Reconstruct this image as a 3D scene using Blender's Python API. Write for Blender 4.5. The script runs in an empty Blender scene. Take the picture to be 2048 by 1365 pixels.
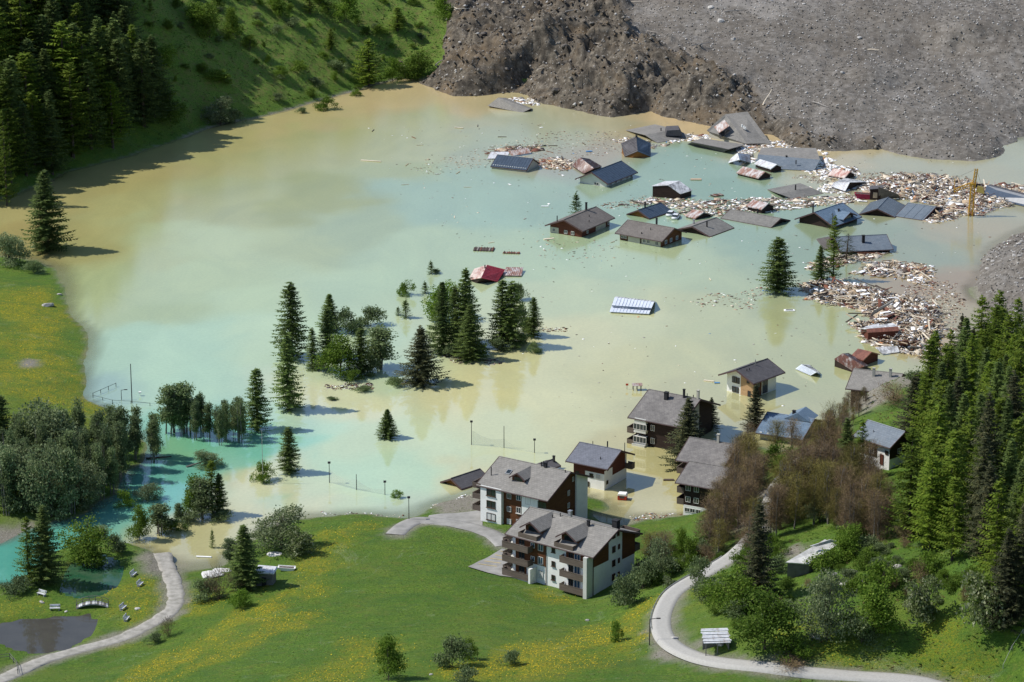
import bpy, bmesh, math, random
import numpy as np
from mathutils import Vector, Matrix
random.seed(7); RNG = np.random.default_rng(7)
S = bpy.context.scene
COL = S.collection

# ---------------------------------------------------------------- camera
CAM_H, PITCH, FPX = 210.0, math.radians(17.0), 6000.0
cam_d = bpy.data.cameras.new('camera'); cam = bpy.data.objects.new('camera', cam_d); COL.objects.link(cam)
cam.location = (0, 0, CAM_H); cam.rotation_euler = (math.radians(90) - PITCH, 0, 0)
cam_d.sensor_width = 36; cam_d.lens = 36 * FPX / 2048; cam_d.clip_start = 5; cam_d.clip_end = 9000
S.camera = cam

# ---------------------------------------------------------------- light
SUN_EL = math.radians(50)
SUN_DIR = Vector((-0.998 * math.cos(SUN_EL), 0.07 * math.cos(SUN_EL), math.sin(SUN_EL))).normalized()   # towards the sun
W = bpy.data.worlds.new('World'); S.world = W; W.use_nodes = True
wt = W.node_tree; bg = wt.nodes['Background']
sky = wt.nodes.new('ShaderNodeTexSky'); sky.sky_type = 'NISHITA'; sky.sun_disc = False
sky.sun_elevation = SUN_EL; sky.sun_rotation = math.atan2(SUN_DIR.x, SUN_DIR.y)
sky.altitude = 1500; sky.air_density = 1.0; sky.dust_density = 1.2
wt.links.new(sky.outputs[0], bg.inputs[0]); bg.inputs[1].default_value = 0.14
sl = bpy.data.lights.new('sun', 'SUN'); sun = bpy.data.objects.new('sun', sl); COL.objects.link(sun)
sl.energy = 4.7; sl.angle = math.radians(0.5); sl.color = (1.0, 0.955, 0.88)
sun.rotation_euler = SUN_DIR.to_track_quat('Z', 'Y').to_euler(); sun.location = (-300, 900, 400)
S.view_settings.view_transform = 'Standard'; S.view_settings.look = 'None'
S.view_settings.exposure = 0.0; S.view_settings.gamma = 1.0; S.view_settings.use_curve_mapping = False
S.cycles.max_bounces = 6; S.cycles.diffuse_bounces = 2; S.cycles.glossy_bounces = 2
S.cycles.transparent_max_bounces = 8; S.cycles.caustics_reflective = False; S.cycles.caustics_refractive = False

# ---------------------------------------------------------------- picture point -> world
CP, SP = math.cos(PITCH), math.sin(PITCH)
def ray(px, py):
    a = px - 1024.0; b = 682.5 - py
    return (a, FPX * CP + b * SP, -FPX * SP + b * CP)
def at(px, py, z=0.0):
    d = ray(px, py); t = (z - CAM_H) / d[2]
    return Vector((d[0] * t, d[1] * t, z))
def proj(p):
    x, y, z = p[0], p[1], p[2] - CAM_H
    f = y * CP - z * SP; u = y * SP + z * CP
    return (1024 + FPX * x / f, 682.5 - FPX * u / f)
def mpp(p):                                         # metres per photo pixel at a point
    return (p[1] * CP - (p[2] - CAM_H) * SP) / FPX

# ---------------------------------------------------------------- noise
def _hash(ix, iy, s):
    n = (ix.astype(np.int64) * 374761393 + iy.astype(np.int64) * 668265263 + s * 974634777) & 0x7fffffff
    n = (n ^ (n >> 13)) * 1274126177 & 0x7fffffff
    n = (n ^ (n >> 16)) & 0x7fffffff
    return n / 0x7fffffff
def vnoise(x, y, s=0):
    x = np.asarray(x, float); y = np.asarray(y, float)
    ix = np.floor(x); iy = np.floor(y); fx = x - ix; fy = y - iy
    fx = fx * fx * fx * (fx * (fx * 6 - 15) + 10); fy = fy * fy * fy * (fy * (fy * 6 - 15) + 10)
    a = _hash(ix, iy, s); b = _hash(ix + 1, iy, s); c = _hash(ix, iy + 1, s); d = _hash(ix + 1, iy + 1, s)
    return (a + (b - a) * fx) * (1 - fy) + (c + (d - c) * fx) * fy
def fbm(x, y, oct=4, s=0, gain=0.5):
    v = 0; a = 1; t = 0
    for i in range(oct):
        v = v + a * vnoise(x * 2 ** i + 17.3 * i, y * 2 ** i - 9.1 * i, s + i); t += a; a *= gain
    return v / t * 2 - 1
def ridged(x, y, oct=4, s=0, gain=0.55):
    v = 0; a = 1; t = 0
    for i in range(oct):
        v = v + a * (1 - np.abs(vnoise(x * 2 ** i + 3.3 * i, y * 2 ** i + 7.7 * i, s + i) * 2 - 1)); t += a; a *= gain
    return v / t
def sstep(a, b, x):
    t = np.clip((x - a) / (b - a), 0, 1); return t * t * (3 - 2 * t)

# ---------------------------------------------------------------- polygons in plan
def poly(pts, z=0.0):
    return np.array([at(p[0], p[1], p[2] if len(p) > 2 else z)[:2] for p in pts])
def sdist(P, x, y):                                 # signed distance, positive inside
    x = np.asarray(x, float); y = np.asarray(y, float)
    d = np.full(x.shape, 1e9); ins = np.zeros(x.shape, bool); n = len(P)
    for i in range(n):
        ax, ay = P[i]; bx, by = P[(i + 1) % n]
        ex, ey = bx - ax, by - ay; L = ex * ex + ey * ey + 1e-9
        t = np.clip(((x - ax) * ex + (y - ay) * ey) / L, 0, 1)
        d = np.minimum(d, np.hypot(x - ax - t * ex, y - ay - t * ey))
        c = ((ay > y) != (by > y)) & (x < (bx - ax) * (y - ay) / (by - ay + 1e-12) + ax); ins ^= c
    return np.where(ins, d, -d)
def ldist(P, x, y):                                 # distance to an open line
    x = np.asarray(x, float); y = np.asarray(y, float); d = np.full(x.shape, 1e9)
    for i in range(len(P) - 1):
        ax, ay = P[i]; bx, by = P[i + 1]; ex, ey = bx - ax, by - ay; L = ex * ex + ey * ey + 1e-9
        t = np.clip(((x - ax) * ex + (y - ay) * ey) / L, 0, 1)
        d = np.minimum(d, np.hypot(x - ax - t * ex, y - ay - t * ey))
    return d

# ---------------------------------------------------------------- terrain heights
SHORE = [  # top-left hillside
 (-140,420),(-60,408),(0,398),(60,376),(130,345),(200,326),(290,300),(345,282),(400,262),(450,247),(500,238),(560,224),(620,206),(680,190),(740,172),(800,158),
 # landslide front
 (850,170),(905,191),(960,191),(1000,186),(1050,190),(1080,205),(1120,215),(1170,222),(1225,234),(1300,224),(1350,238),(1410,250),(1480,262),(1545,272),(1600,296),(1660,300),(1720,300),(1790,306),(1850,317),(1950,322),(1998,314),(2012,292),(2048,270),(2110,255),
 # right gravel bank
 (2110,440),(2048,466),(1992,495),(1968,520),(1955,560),(1966,610),(1975,640),
 # wooded hill, far side and left side
 (1945,680),(1900,720),(1860,765),(1800,800),(1745,822),(1690,836),(1640,862),(1600,895),(1560,905),(1515,892),(1490,905),(1470,950),(1440,1000),(1400,1024),(1350,1034),(1290,1040),(1255,1052),(1215,1049),(1175,1030),
 # by the apartment houses
 (1110,980),(1045,968),(985,972),(940,988),(900,1000),(862,1014),(840,1030),(800,1037),(760,1031),(700,1027),(640,1032),(595,1035),(572,1028),(530,1060),(480,1098),(455,1128),(410,1142),(370,1140),(330,1125),(300,1100),(258,1092),(215,1115),(160,1150),(110,1176),(60,1178),(0,1168),(-80,1160),
 # left meadow
 (-80,1100),(0,1088),(45,1062),(100,1047),(180,1030),(240,985),(285,925),(300,890),(250,862),(205,856),(214,815),(172,768),(168,735),(178,690),(146,640),(130,580),(108,535),(70,522),(0,512),(-80,505)]
LAND = [  # px, py, h
 (2100,520,7),(2048,540,5),(2010,570,3),(2048,600,3),(2100,640,4),
 # left meadow
 (60,600,1.6),(0,560,1.4),(-80,600,3),(110,650,1.3),(60,720,2.2),(120,760,1.4),(-80,800,4),(60,820,2.2),(150,850,1.2),(60,920,1.8),(150,950,1.2),(-60,980,2.5),(230,900,.7),(60,1010,.9),
 # foreground flats
 (110,1215,1.2),(30,1210,1.0),(200,1290,1.4),(260,1180,1.3),(330,1200,1.6),(60,1330,1.6),(180,1330,1.9),(-60,1300,1.6),(300,1290,2.0),(420,1170,1.2),(400,1230,2.6),
 (560,1160,2.6),(560,1090,1.6),(500,1250,5.5),(400,1340,7.5),(250,1400,8.5),(600,1070,1.5),(680,1060,1.8),(700,1130,3.2),(700,1220,6),(600,1320,10),(700,1380,13),(850,1280,10.5),(850,1150,4),(820,1070,2.4),(940,1080,2.2),(1000,1040,1.8),(900,1040,1.6),(985,1140,2.6),(1000,1180,4),(1000,1260,9),(1000,1380,15.5),(1150,1250,7.5),(1160,1340,14),
 (1174,1197,2.6),(1060,1160,2.4),(1270,1130,2.6),(1240,1085,2.2),(1100,1060,2.0),(960,1050,1.6),(1050,1010,1.4),(1190,1005,.5),(1150,1000,.7),(1350,1060,1.6),
 (1250,1250,9),(1300,1180,9),(1320,1110,5),(1380,1080,4.5),
 # road and hill right
 (1305,1270,13),(1320,1310,14),(1360,1190,13),(1420,1155,13),(1470,1120,12.5),(1250,1370,16),(1400,1340,16),(1600,1355,17.5),(1800,1365,18),(2100,1385,19),(1500,1400,18.5),
 (1430,1290,17),(1520,1110,15),(1500,1040,12),(1540,980,11),(1590,930,10.5),(1640,890,9.5),(1450,1050,7),(1480,990,5.5),(1520,930,4.0),(1570,920,6),
 (1620,1130,19),(1650,1060,18),(1600,1010,14.5),(1650,950,13.5),(1700,900,12),(1690,850,8),(1730,790,9),(1790,760,11),(1840,770,12),(1760,930,16.5),(1780,960,17),(1860,880,17),(1900,800,14),(1950,740,11),(2040,720,6.5),(2020,690,3.2),(2110,760,14),
 (1700,1150,22),(1750,1250,21),(1600,1280,20),(1700,1320,18.6),(1850,1080,25),(1950,980,25),(2000,900,22),(2110,900,24),(2110,1050,32),(2000,1120,31),(1900,1190,25),(2000,1250,25),(2110,1280,25),(2000,1310,21),(1850,1300,20)]
WATERPTS = [(x, y, -3) for x, y in [(200,420),(100,470),(300,360),(500,290),(700,230),(860,215),(1000,240),(300,500),(260,620),(300,760),(250,800),(500,500),(500,700),(400,620),(800,400),(800,600),(1100,300),(1100,500),(1000,700),(1300,400),(1300,600),(1500,400),(1500,600),(1300,280),(1500,320),(1700,400),(1700,560),(1700,340),(1900,360),(1900,440),(2060,350),(2140,350),(1850,600),(1880,520),(1800,700),(1600,760),(1400,720),(1200,800),(900,850),(700,800),(600,930),(450,900),(350,960),(250,1040),(120,1110),(0,1125),(-80,1130),(-200,1130),(380,1080),(500,1000),(700,980),(850,930),(1000,880),(1200,900),(1300,980),(1400,900),(1450,860),(1560,830),(1700,750),(1880,640)]]
ctrl = [tuple(at(x, y, 0)) for x, y in SHORE] + [tuple(at(x, y, h)) for x, y, h in LAND] + [tuple(Vector(at(x, y, 0)[:2] + (0,))[:2]) + (h,) for x, y, h in WATERPTS]
for x, y, h in [(-420,900,30),(-420,1100,60),(-420,700,6),(-420,500,10),(-300,560,5),(-300,400,14),(-120,380,14),(0,400,20),(100,400,24),(200,430,30),(300,560,36),(420,600,48),(420,800,14),(420,1000,6),(420,1300,50),(0,1500,60),(-300,1500,75),(300,1500,65),(420,1500,65),(-420,1500,75),(-420,380,16),(420,380,40)]:
    ctrl.append((x, y, h))
_sh = [at(x, y, 0) for x, y in SHORE]
def _inland(i0, i1, prof):                          # slopes rising behind a stretch of shore
    for i in range(i0, i1):
        a, b = _sh[max(i - 2, 0)], _sh[min(i + 2, len(_sh) - 1)]; n = Vector((-(b.y - a.y), b.x - a.x)).normalized()
        for dd, hh in prof(i): ctrl.append((_sh[i].x + n.x * dd, _sh[i].y + n.y * dd, hh))
_inland(0, 15, lambda i: [(9, 7.0), (24, 20), (42, 34.5), (62, 45), (95, 53), (150, 60)] if i < 11 else [(9, 6.0), (24, 17), (42, 29), (62, 38), (95, 46), (150, 54)])
_inland(18, 27, lambda i: [(10, 4.5), (26, 8.5), (55, 13), (100, 19), (170, 27)])
_inland(27, 30, lambda i: [(10, 3.5), (26, 7), (55, 11), (100, 16), (170, 24)])
_inland(30, 38, lambda i: [(10, 1.6), (26, 3.2), (55, 6.5), (100, 11), (170, 19)])
ctrl = np.array(ctrl, float)
def _kern(d2): return np.sqrt(d2 + 9.0)
_A = _kern((ctrl[:, None, 0] - ctrl[None, :, 0]) ** 2 + (ctrl[:, None, 1] - ctrl[None, :, 1]) ** 2)
_n = len(ctrl); _M = np.zeros((_n + 1, _n + 1)); _M[:_n, :_n] = _A + np.eye(_n) * -0.35; _M[_n, :_n] = 1; _M[:_n, _n] = 1
_w = np.linalg.solve(_M, np.append(ctrl[:, 2], 0))
GX0, GX1, GY0, GY1, GS = -330.0, 330.0, 385.0, 1480.0, 1.5
gx = np.arange(GX0, GX1 + .1, GS); gy = np.arange(GY0, GY1 + .1, GS)
XX, YY = np.meshgrid(gx, gy)
HH = np.zeros(XX.shape)
for r in range(0, len(gy), 20):
    q = slice(r, r + 20); d2 = (XX[q, :, None] - ctrl[:, 0]) ** 2 + (YY[q, :, None] - ctrl[:, 1]) ** 2
    HH[q] = _kern(d2) @ _w[:_n] + _w[_n]

ROADS = {   # centre line (px, py, h guess) and half width in metres
 'road': ([(1960,1405),(1850,1366),(1700,1352),(1580,1342),(1480,1330),(1400,1318),(1355,1300),(1328,1272),(1324,1240),(1338,1205),(1368,1177),(1415,1150),(1462,1122),(1500,1085),(1530,1040),(1545,1000),(1565,965),(1600,930),(1640,898)], 1.75, 14),
 'gravel_path': ([(-60,1395),(0,1362),(80,1325),(160,1300),(240,1278),(300,1250),(340,1225),(352,1200),(348,1170),(338,1145),(330,1128),(322,1110)], 1.9, 1.6),
 'driveway': ([(1010,1092),(985,1070),(940,1055),(890,1046),(840,1044),(812,1052),(790,1070)], 1.7, 1.8),
}
def H(x, y):
    x = np.clip((np.asarray(x, float) - GX0) / GS, 0, len(gx) - 1.001); y = np.clip((np.asarray(y, float) - GY0) / GS, 0, len(gy) - 1.001)
    i = x.astype(int); j = y.astype(int); fx = x - i; fy = y - j
    return (HH[j, i] * (1 - fx) + HH[j, i + 1] * fx) * (1 - fy) + (HH[j + 1, i] * (1 - fx) + HH[j + 1, i + 1] * fx) * fy
def hgt(x, y): return float(H(x, y))
_T = np.linspace(GY0, GY1, 2800)
def ground(px, py, water=True):                      # where the line of sight meets the ground or the water
    d = ray(px, py); X = d[0] / d[1] * _T; Z = CAM_H + d[2] / d[1] * _T
    h = H(X, _T)
    if water: h = np.maximum(h, 0)
    k = np.argmax(Z < h)
    if Z[k] >= h[k]: k = len(_T) - 1
    if k > 0:
        a = Z[k - 1] - h[k - 1]; b = h[k] - Z[k]; t = a / (a + b + 1e-9); yy = _T[k - 1] + (_T[k] - _T[k - 1]) * t
    else: yy = _T[k]
    x = d[0] / d[1] * yy
    return Vector((x, yy, max(hgt(x, yy), 0) if water else hgt(x, yy)))
def smooth_line(P, n=6):
    out = []
    for i in range(len(P) - 1):
        p0 = P[max(i - 1, 0)]; p1 = P[i]; p2 = P[i + 1]; p3 = P[min(i + 2, len(P) - 1)]
        for k in range(n):
            t = k / n
            out.append(tuple(0.5 * (2 * p1[c] + (p2[c] - p0[c]) * t + (2 * p0[c] - 5 * p1[c] + 4 * p2[c] - p3[c]) * t * t + (3 * p1[c] - p0[c] - 3 * p2[c] + p3[c]) * t ** 3) for c in (0, 1)))
    out.append(tuple(P[-1][:2])); return out
ROADW = {}
for k, (pts, hw, h0) in ROADS.items():
    ROADW[k] = smooth_line([tuple(ground(*p)[:2]) for p in pts])
# detail relief, damped beside roads
RUBBLE = poly([(800,150),(850,172),(905,193),(960,193),(1000,188),(1040,184),(1060,196),(1085,207),(1120,216),(1170,224),(1225,236),(1262,228),(1300,224),(1330,232),(1360,241),(1410,252),(1480,264),(1545,272),(1575,290),(1600,298),(1660,302),(1720,301),(1765,299),(1800,308),(1850,319),(1950,324),(1998,316),(2014,292),(2048,272),(2160,250)]) 
RUBBLE = np.vstack([RUBBLE, [(480, 1150), (480, 1480), (-60, 1480)], [tuple(at(880,-100,36)[:2]), tuple(at(895,-10,22)[:2]), tuple(at(888,40,18)[:2]), tuple(at(868,85,12)[:2]), tuple(at(848,120,8)[:2])]])
GRAVEL = np.vstack([poly([(2170,420),(2048,464),(1992,493),(1966,520),(1953,560),(1962,605),(1975,645)]), [tuple(at(2060,650,4)[:2]), tuple(at(2200,640,6)[:2])]])
dR = sdist(RUBBLE, XX, YY); dG = sdist(GRAVEL, XX, YY)
road_d = np.minimum.reduce([ldist(P, XX, YY) for P in ROADW.values()])
damp = sstep(2.0, 7.0, road_d)
hill = sstep(900, 930, YY + (XX * -0.1)) * sstep(40, -40, XX - (YY - 1000) * 0.6)
rough = fbm(XX / 26, YY / 26, 4, 3) * (0.25 + 0.05 * np.clip(HH, 0, 12)) + fbm(XX / 5, YY / 5, 3, 11) * 0.22
rough += np.where(HH > 2, (fbm(XX / 9, YY / 9, 4, 21) * 0.9), 0) * hill * sstep(2, 8, HH)
rough += fbm(XX / 3.6, YY / 4.6, 3, 23) * .95 * hill * sstep(1, 5, HH)
right_hill = sstep(30, 60, XX) * sstep(8, 12, HH) * (YY < 800)
rough += fbm(XX / 6, YY / 6, 3, 31) * 0.5 * right_hill
HH = HH + rough * damp * sstep(-1.5, 1.0, HH)
# houses and yards keep a level pad
PADS = [((1055,1020,2.2),(1185,1120,2.6)),]
# ponds by the path
POND = poly([(0,1247),(40,1240),(100,1236),(150,1232),(178,1229),(200,1243),(192,1262),(165,1283),(140,1300),(100,1307),(60,1309),(25,1300),(5,1290),(-10,1270)], 0.75)
STREAM = poly([(122,1178),(135,1150),(150,1125),(200,1110),(240,1122),(243,1150),(232,1178),(205,1193),(185,1200),(160,1196),(130,1190)], 0.6)
for P, zz in ((POND, 0.75), (STREAM, 0.6)):
    d = sdist(P, XX, YY); HH = np.where(d > 0, np.minimum(HH, zz - 0.25 - np.minimum(d, 3) * .2), np.where(d > -7, np.maximum(zz + 0.12 + np.minimum(-d, 3) * 0.12, HH * sstep(-1, -7, d) * 0 + np.minimum(HH, zz + .35 + (-d) * .14)), HH))
HBASE = HH.copy()
HH = np.where(dR > 3, HH - 7.0 * sstep(3, 14, dR), HH)

_front = np.array([tuple(at(a, b)[:2]) for a, b in SHORE[16:38]]); dF = ldist(_front, XX, YY)
HH = np.where(dF < 9, np.minimum(HH, -0.5 - .2 * sstep(9, 3, dF)), HH)
_bank = np.array([tuple(at(a, b)[:2]) for a, b in SHORE[38:45]]); dB = ldist(_bank, XX, YY)
HH = np.where((dB < 7) & (dG > -8), np.minimum(HH, -0.4), HH)
# ---------------------------------------------------------------- mesh and material helpers
def tagp(o, label=None, cat=None, group=None, kind=None):
    if label: o['label'] = label
    if cat: o['category'] = cat
    if group: o['group'] = group
    if kind: o['kind'] = kind
    return o
def lin(c): return tuple(((v / 255) / 12.92 if v / 255 <= 0.04045 else ((v / 255 + 0.055) / 1.055) ** 2.4) for v in c) + (1.0,)
def mesh_np(name, V, F, mats, mi=None, smooth=False):
    me = bpy.data.meshes.new(name); V = np.asarray(V, np.float32); F = np.asarray(F, np.int32)
    n = F.shape[1]; me.vertices.add(len(V)); me.vertices.foreach_set('co', V.ravel())
    me.loops.add(F.size); me.loops.foreach_set('vertex_index', F.ravel())
    me.polygons.add(len(F)); me.polygons.foreach_set('loop_start', np.arange(len(F), dtype=np.int32) * n)
    me.polygons.foreach_set('loop_total', np.full(len(F), n, np.int32))
    if mi is not None: me.polygons.foreach_set('material_index', np.asarray(mi, np.int32))
    if smooth: me.polygons.foreach_set('use_smooth', np.ones(len(F), bool))
    for m in (mats if isinstance(mats, (list, tuple)) else [mats]): me.materials.append(m)
    me.update(calc_edges=True); return me
def link(name, me, parent=None):
    o = bpy.data.objects.new(name, me); COL.objects.link(o)
    if parent is not None: o.parent = parent
    return o
def empty(name, loc=(0, 0, 0), rz=0, scale=1):
    o = bpy.data.objects.new(name, None); COL.objects.link(o); o.location = loc; o.rotation_euler = (0, 0, rz)
    o.scale = (scale,) * 3 if isinstance(scale, (int, float)) else scale
    o.empty_display_size = 0.3; return o
def grid_mesh(name, X, Y, Z, mats, keep=None, mi=None):
    r, c = X.shape; idx = np.arange(r * c).reshape(r, c)
    F = np.stack([idx[:-1, :-1], idx[:-1, 1:], idx[1:, 1:], idx[1:, :-1]], -1).reshape(-1, 4)
    V = np.stack([X, Y, Z], -1).reshape(-1, 3)
    if keep is not None: F = F[keep.reshape(-1)]
    used = np.unique(F); m = np.full(len(V), -1); m[used] = np.arange(len(used))
    me = mesh_np(name, V[used], m[F], mats, mi, True)
    return me, used
class NT:
    def __init__(s, name):
        s.m = bpy.data.materials.new(name); s.m.use_nodes = True; s.t = s.m.node_tree; s.n = s.t.nodes; s.l = s.t.links
        s.b = s.n['Principled BSDF']; s.b.inputs['Roughness'].default_value = 0.8
        try: s.b.inputs['Specular IOR Level'].default_value = 0.25
        except Exception: pass
        s.co = None
    def coord(s, obj=False):
        if s.co is None:
            s.tc = s.n.new('ShaderNodeTexCoord'); s.geo = s.n.new('ShaderNodeNewGeometry'); s.co = True
        return s.tc.outputs['Object'] if obj else s.geo.outputs['Position']
    def noise(s, scale, detail=4, rough=0.55, obj=False, vec=None, dist=0):
        n = s.n.new('ShaderNodeTexNoise'); n.inputs['Scale'].default_value = scale; n.inputs['Detail'].default_value = detail
        n.inputs['Roughness'].default_value = rough; n.inputs['Distortion'].default_value = dist
        s.l.new(vec or s.coord(obj), n.inputs['Vector']); return n.outputs['Fac']
    def ramp(s, fac, stops, interp='LINEAR'):
        r = s.n.new('ShaderNodeValToRGB'); r.color_ramp.interpolation = interp; e = r.color_ramp.elements
        while len(e) < len(stops): e.new(0.5)
        for el, (p, c) in zip(e, stops):
            el.position = p; el.color = c if hasattr(c, '__len__') else (c, c, c, 1)
        s.l.new(fac, r.inputs['Fac']); return r.outputs['Color']
    def mix(s, fac, a, b, mode='MIX'):
        m = s.n.new('ShaderNodeMix'); m.data_type = 'RGBA'; m.blend_type = mode
        for i, v in ((0, fac), (6, a), (7, b)):
            if isinstance(v, bpy.types.NodeSocket): s.l.new(v, m.inputs[i])
            else: m.inputs[i].default_value = v
        return m.outputs[2]
    def bump(s, h, strength=0.5, dist=0.1):
        b = s.n.new('ShaderNodeBump'); b.inputs['Strength'].default_value = strength; b.inputs['Distance'].default_value = dist
        s.l.new(h, b.inputs['Height']); s.l.new(b.outputs[0], s.b.inputs['Normal'])
    def scale(s, vec, sc, rot=(0, 0, 0)):
        m = s.n.new('ShaderNodeMapping'); m.inputs['Scale'].default_value = sc; m.inputs['Rotation'].default_value = rot; s.l.new(vec, m.inputs[0]); return m.outputs[0]
    def attr(s, name):
        a = s.n.new('ShaderNodeAttribute'); a.attribute_name = name; return a
    def objrand(s):
        o = s.n.new('ShaderNodeObjectInfo'); return o.outputs['Random']
    def base(s, c):
        if isinstance(c, bpy.types.NodeSocket): s.l.new(c, s.b.inputs['Base Color'])
        else: s.b.inputs['Base Color'].default_value = c
        return s
    def rough(s, v): s.b.inputs['Roughness'].default_value = v; return s
def RGB(*c): return tuple(c) + (1.0,)
def simple(name, c1, c2=None, scale=1.0, rough=0.8, obj=True, bump=0, metal=0, vary=0.0):
    t = NT(name); c2 = c2 or tuple(min(v * 1.35, 1) for v in c1)
    f = t.noise(scale, 5, 0.6, obj)
    col = t.ramp(f, [(0.3, RGB(*c1)), (0.7, RGB(*c2))])
    if vary:
        v = t.ramp(t.objrand(), [(0, (1 - vary,) * 3 + (1,)), (1, (1 + vary,) * 3 + (1,))]); col = t.mix(1.0, col, v, 'MULTIPLY')
    t.base(col).rough(rough); t.b.inputs['Metallic'].default_value = metal
    if bump: t.bump(f, bump, 0.1)
    return t.m

# ---------------------------------------------------------------- ground
t = NT('meadow')
a_ = t.attr('kindmask'); sep = t.n.new('ShaderNodeSeparateColor'); t.l.new(a_.outputs['Color'], sep.inputs[0])
fine = t.noise(2.2, 8, 0.78); mid = t.noise(0.16, 5, 0.6); big = t.noise(0.035, 4, 0.6, dist=1.0); tiny = t.noise(6, 3, 0.6)
g = t.ramp(fine, [(0.37, RGB(.048, .098, .010)), (0.5, RGB(.098, .178, .015)), (0.63, RGB(.175, .255, .034))])
g = t.mix(t.ramp(mid, [(0.4, 0.0), (0.65, 0.65)]), g, RGB(.062, .145, .016))
g = t.mix(t.ramp(big, [(0.5, 0.0), (0.72, 0.45)]), g, RGB(.18, .21, .032))
g = t.mix(t.ramp(t.noise(0.5, 6, .75, dist=1.0), [(0.52, 0.0), (0.66, 0.55)]), g, RGB(.145, .145, .035))
g = t.mix(t.ramp(t.noise(0.09, 6, .7, vec=t.scale(t.coord(), (1, 2.6, 1), (0, 0, .5)), dist=1.5), [(0.50, 0.0), (0.62, 0.5)]), g, RGB(.055, .120, .022))
pale = t.mix(t.ramp(tiny, [(0.46, 0.0), (0.60, .9)]), g, RGB(.26, .32, .19))
g = t.mix(t.ramp(t.noise(0.075, 5, 0.7, dist=1.5), [(0.58, 0.0), (0.66, 0.75)]), g, pale)
flow = t.ramp(t.noise(3.0, 5, 0.8), [(0.44, 0.0), (0.60, .9)])
patch = t.ramp(t.noise(0.25, 5, 0.7, dist=0.8), [(0.36, 0.25), (0.56, 1.0)])
fm = t.mix(1.0, t.mix(1.0, flow, patch, 'MULTIPLY'), sep.outputs[0], 'MULTIPLY')
g = t.mix(fm, g, RGB(.50, .36, .006))
# slope: drier, browner
sl2 = t.mix(t.ramp(t.noise(0.45, 5, 0.75), [(0.46, 0.0), (0.70, 0.8)]), t.mix(t.ramp(fine, [(.36, 0.0), (.64, 1.0)]), RGB(.060, .125, .015), RGB(.180, .285, .042)), RGB(.200, .165, .060))
g = t.mix(sep.outputs[1], g, sl2)
# bare earth and gravel
dirt = t.ramp(t.noise(2.5, 6, 0.7), [(0.3, RGB(.16, .145, .11)), (0.6, RGB(.30, .28, .23)), (0.8, RGB(.45, .43, .38))])
dm = t.mix(1.0, sep.outputs[2], t.ramp(t.noise(0.9, 5, 0.7), [(0.3, 0.35), (0.6, 1.0)]), 'MULTIPLY')
g = t.mix(sep.outputs[2], g, dirt)
t.base(g).rough(0.9); t.bump(fine, 1.0, 0.45)
M_MEADOW = t.m
keep_far = np.ones((len(gy) - 1, len(gx) - 1), bool)
me, used = grid_mesh('ground', XX, YY, HH, M_MEADOW)
km = np.zeros((HH.size, 4), np.float32); km[:, 3] = 1
fx, fy = XX.ravel(), YY.ravel()
flo = np.ones(fx.size)
flo *= np.where((fy > 800), 0, 1)
flo *= 1 - 0.8 * sstep(30, 50, fx) * sstep(560, 600, fy)
yb = np.zeros(fx.size)
def _band(P, w, a=1.0):
    global yb
    L_ = np.array([tuple(at(*p)[:2]) for p in P]); d = ldist(L_, fx, fy) + fbm(fx / 7, fy / 9, 4, 141) * w * 1.5 + fbm(fx / 2.2, fy / 3, 2, 143) * 2; yb = np.maximum(yb, a * .85 * sstep(w * 1.5, w * .05, d))
_band([(1310,1205,12),(1240,1250,10.5),(1150,1290,11),(1020,1330,13),(960,1360,14)], 7); _band([(1290,1270,13),(1180,1310,13),(1100,1350,15)], 5, .8)
_band([(250,1370,7),(360,1310,5.5),(450,1260,4.5),(560,1200,3.2),(600,1170,3)], 4.5); _band([(320,1365,8),(480,1290,7),(600,1235,5.5)], 3, .8); _band([(620,1130,3),(650,1090,2.2),(690,1060,1.8)], 5, .7); _band([(600,1370,12),(700,1340,11),(760,1310,10)], 7, .8)
_band([(0,600,1.6),(60,700,2),(100,800,1.6),(60,860,1.6)], 16, .9); _band([(20,850,1.6),(170,810,1.2)], 8, .8); _band([(250,1180,1.2),(310,1200,1.4),(280,1250,1.5)], 6, .75); _band([(60,1210,1),(30,1220,1)], 4, .5); _band([(390,1190,2),(380,1230,2.4)], 5, .7); _band([(1080,1178,4),(1130,1200,4)], 2.2, .8)
_band([(1650,1320,18.5),(1900,1330,19)], 7, .5)
km[:, 0] = yb
km[:, 1] = (hill * sstep(1, 4, HH)).ravel()
earth = np.zeros(fx.size)
earth = np.maximum(earth, (sstep(-5, 0, dG) ).ravel())
for c, r_ in [((1505,1020,11),7),((1530,985,11),6),((1820,760,11),6),((1740,810,8),7),((1880,720,11),5),((1340,1310,14),4.5),((330,1122,.6),7),((560,1040,.3),3),((1590,1085,19),3),((60,730,2),3),((200,722,.6),3),((20,1085,.5),9),((1670,855,8),4),((900,1012,.7),5),((930,1003,.8),6),((1425,1275,17),2.5),((1580,1330,18),3),((1495,1050,11),5)]:
    p = at(*c); earth = np.maximum(earth, sstep(r_, r_ * .45, np.hypot(fx - p.x, (fy - p.y) * .6) + fbm(fx / 3, fy / 3, 3, 5) * r_ * .35))
rde = road_d.ravel(); earth = np.maximum(earth, .85 * sstep(3.6, 1.6, rde + fbm(fx / 2.5, fy / 3, 3, 19) * 1.6))
hz = HH.ravel()
earth = np.maximum(earth, .6 * sstep(.12, .0, hz + fbm(fx / 4, fy / 4, 3, 9) * .08) * (fy < 900))
earth = np.maximum(earth, sstep(.45, .1, hz) * (fy > 900))
km[:, 2] = earth
ca = me.color_attributes.new('kindmask', 'FLOAT_COLOR', 'POINT'); ca.data.foreach_set('color', km[used].ravel())
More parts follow.
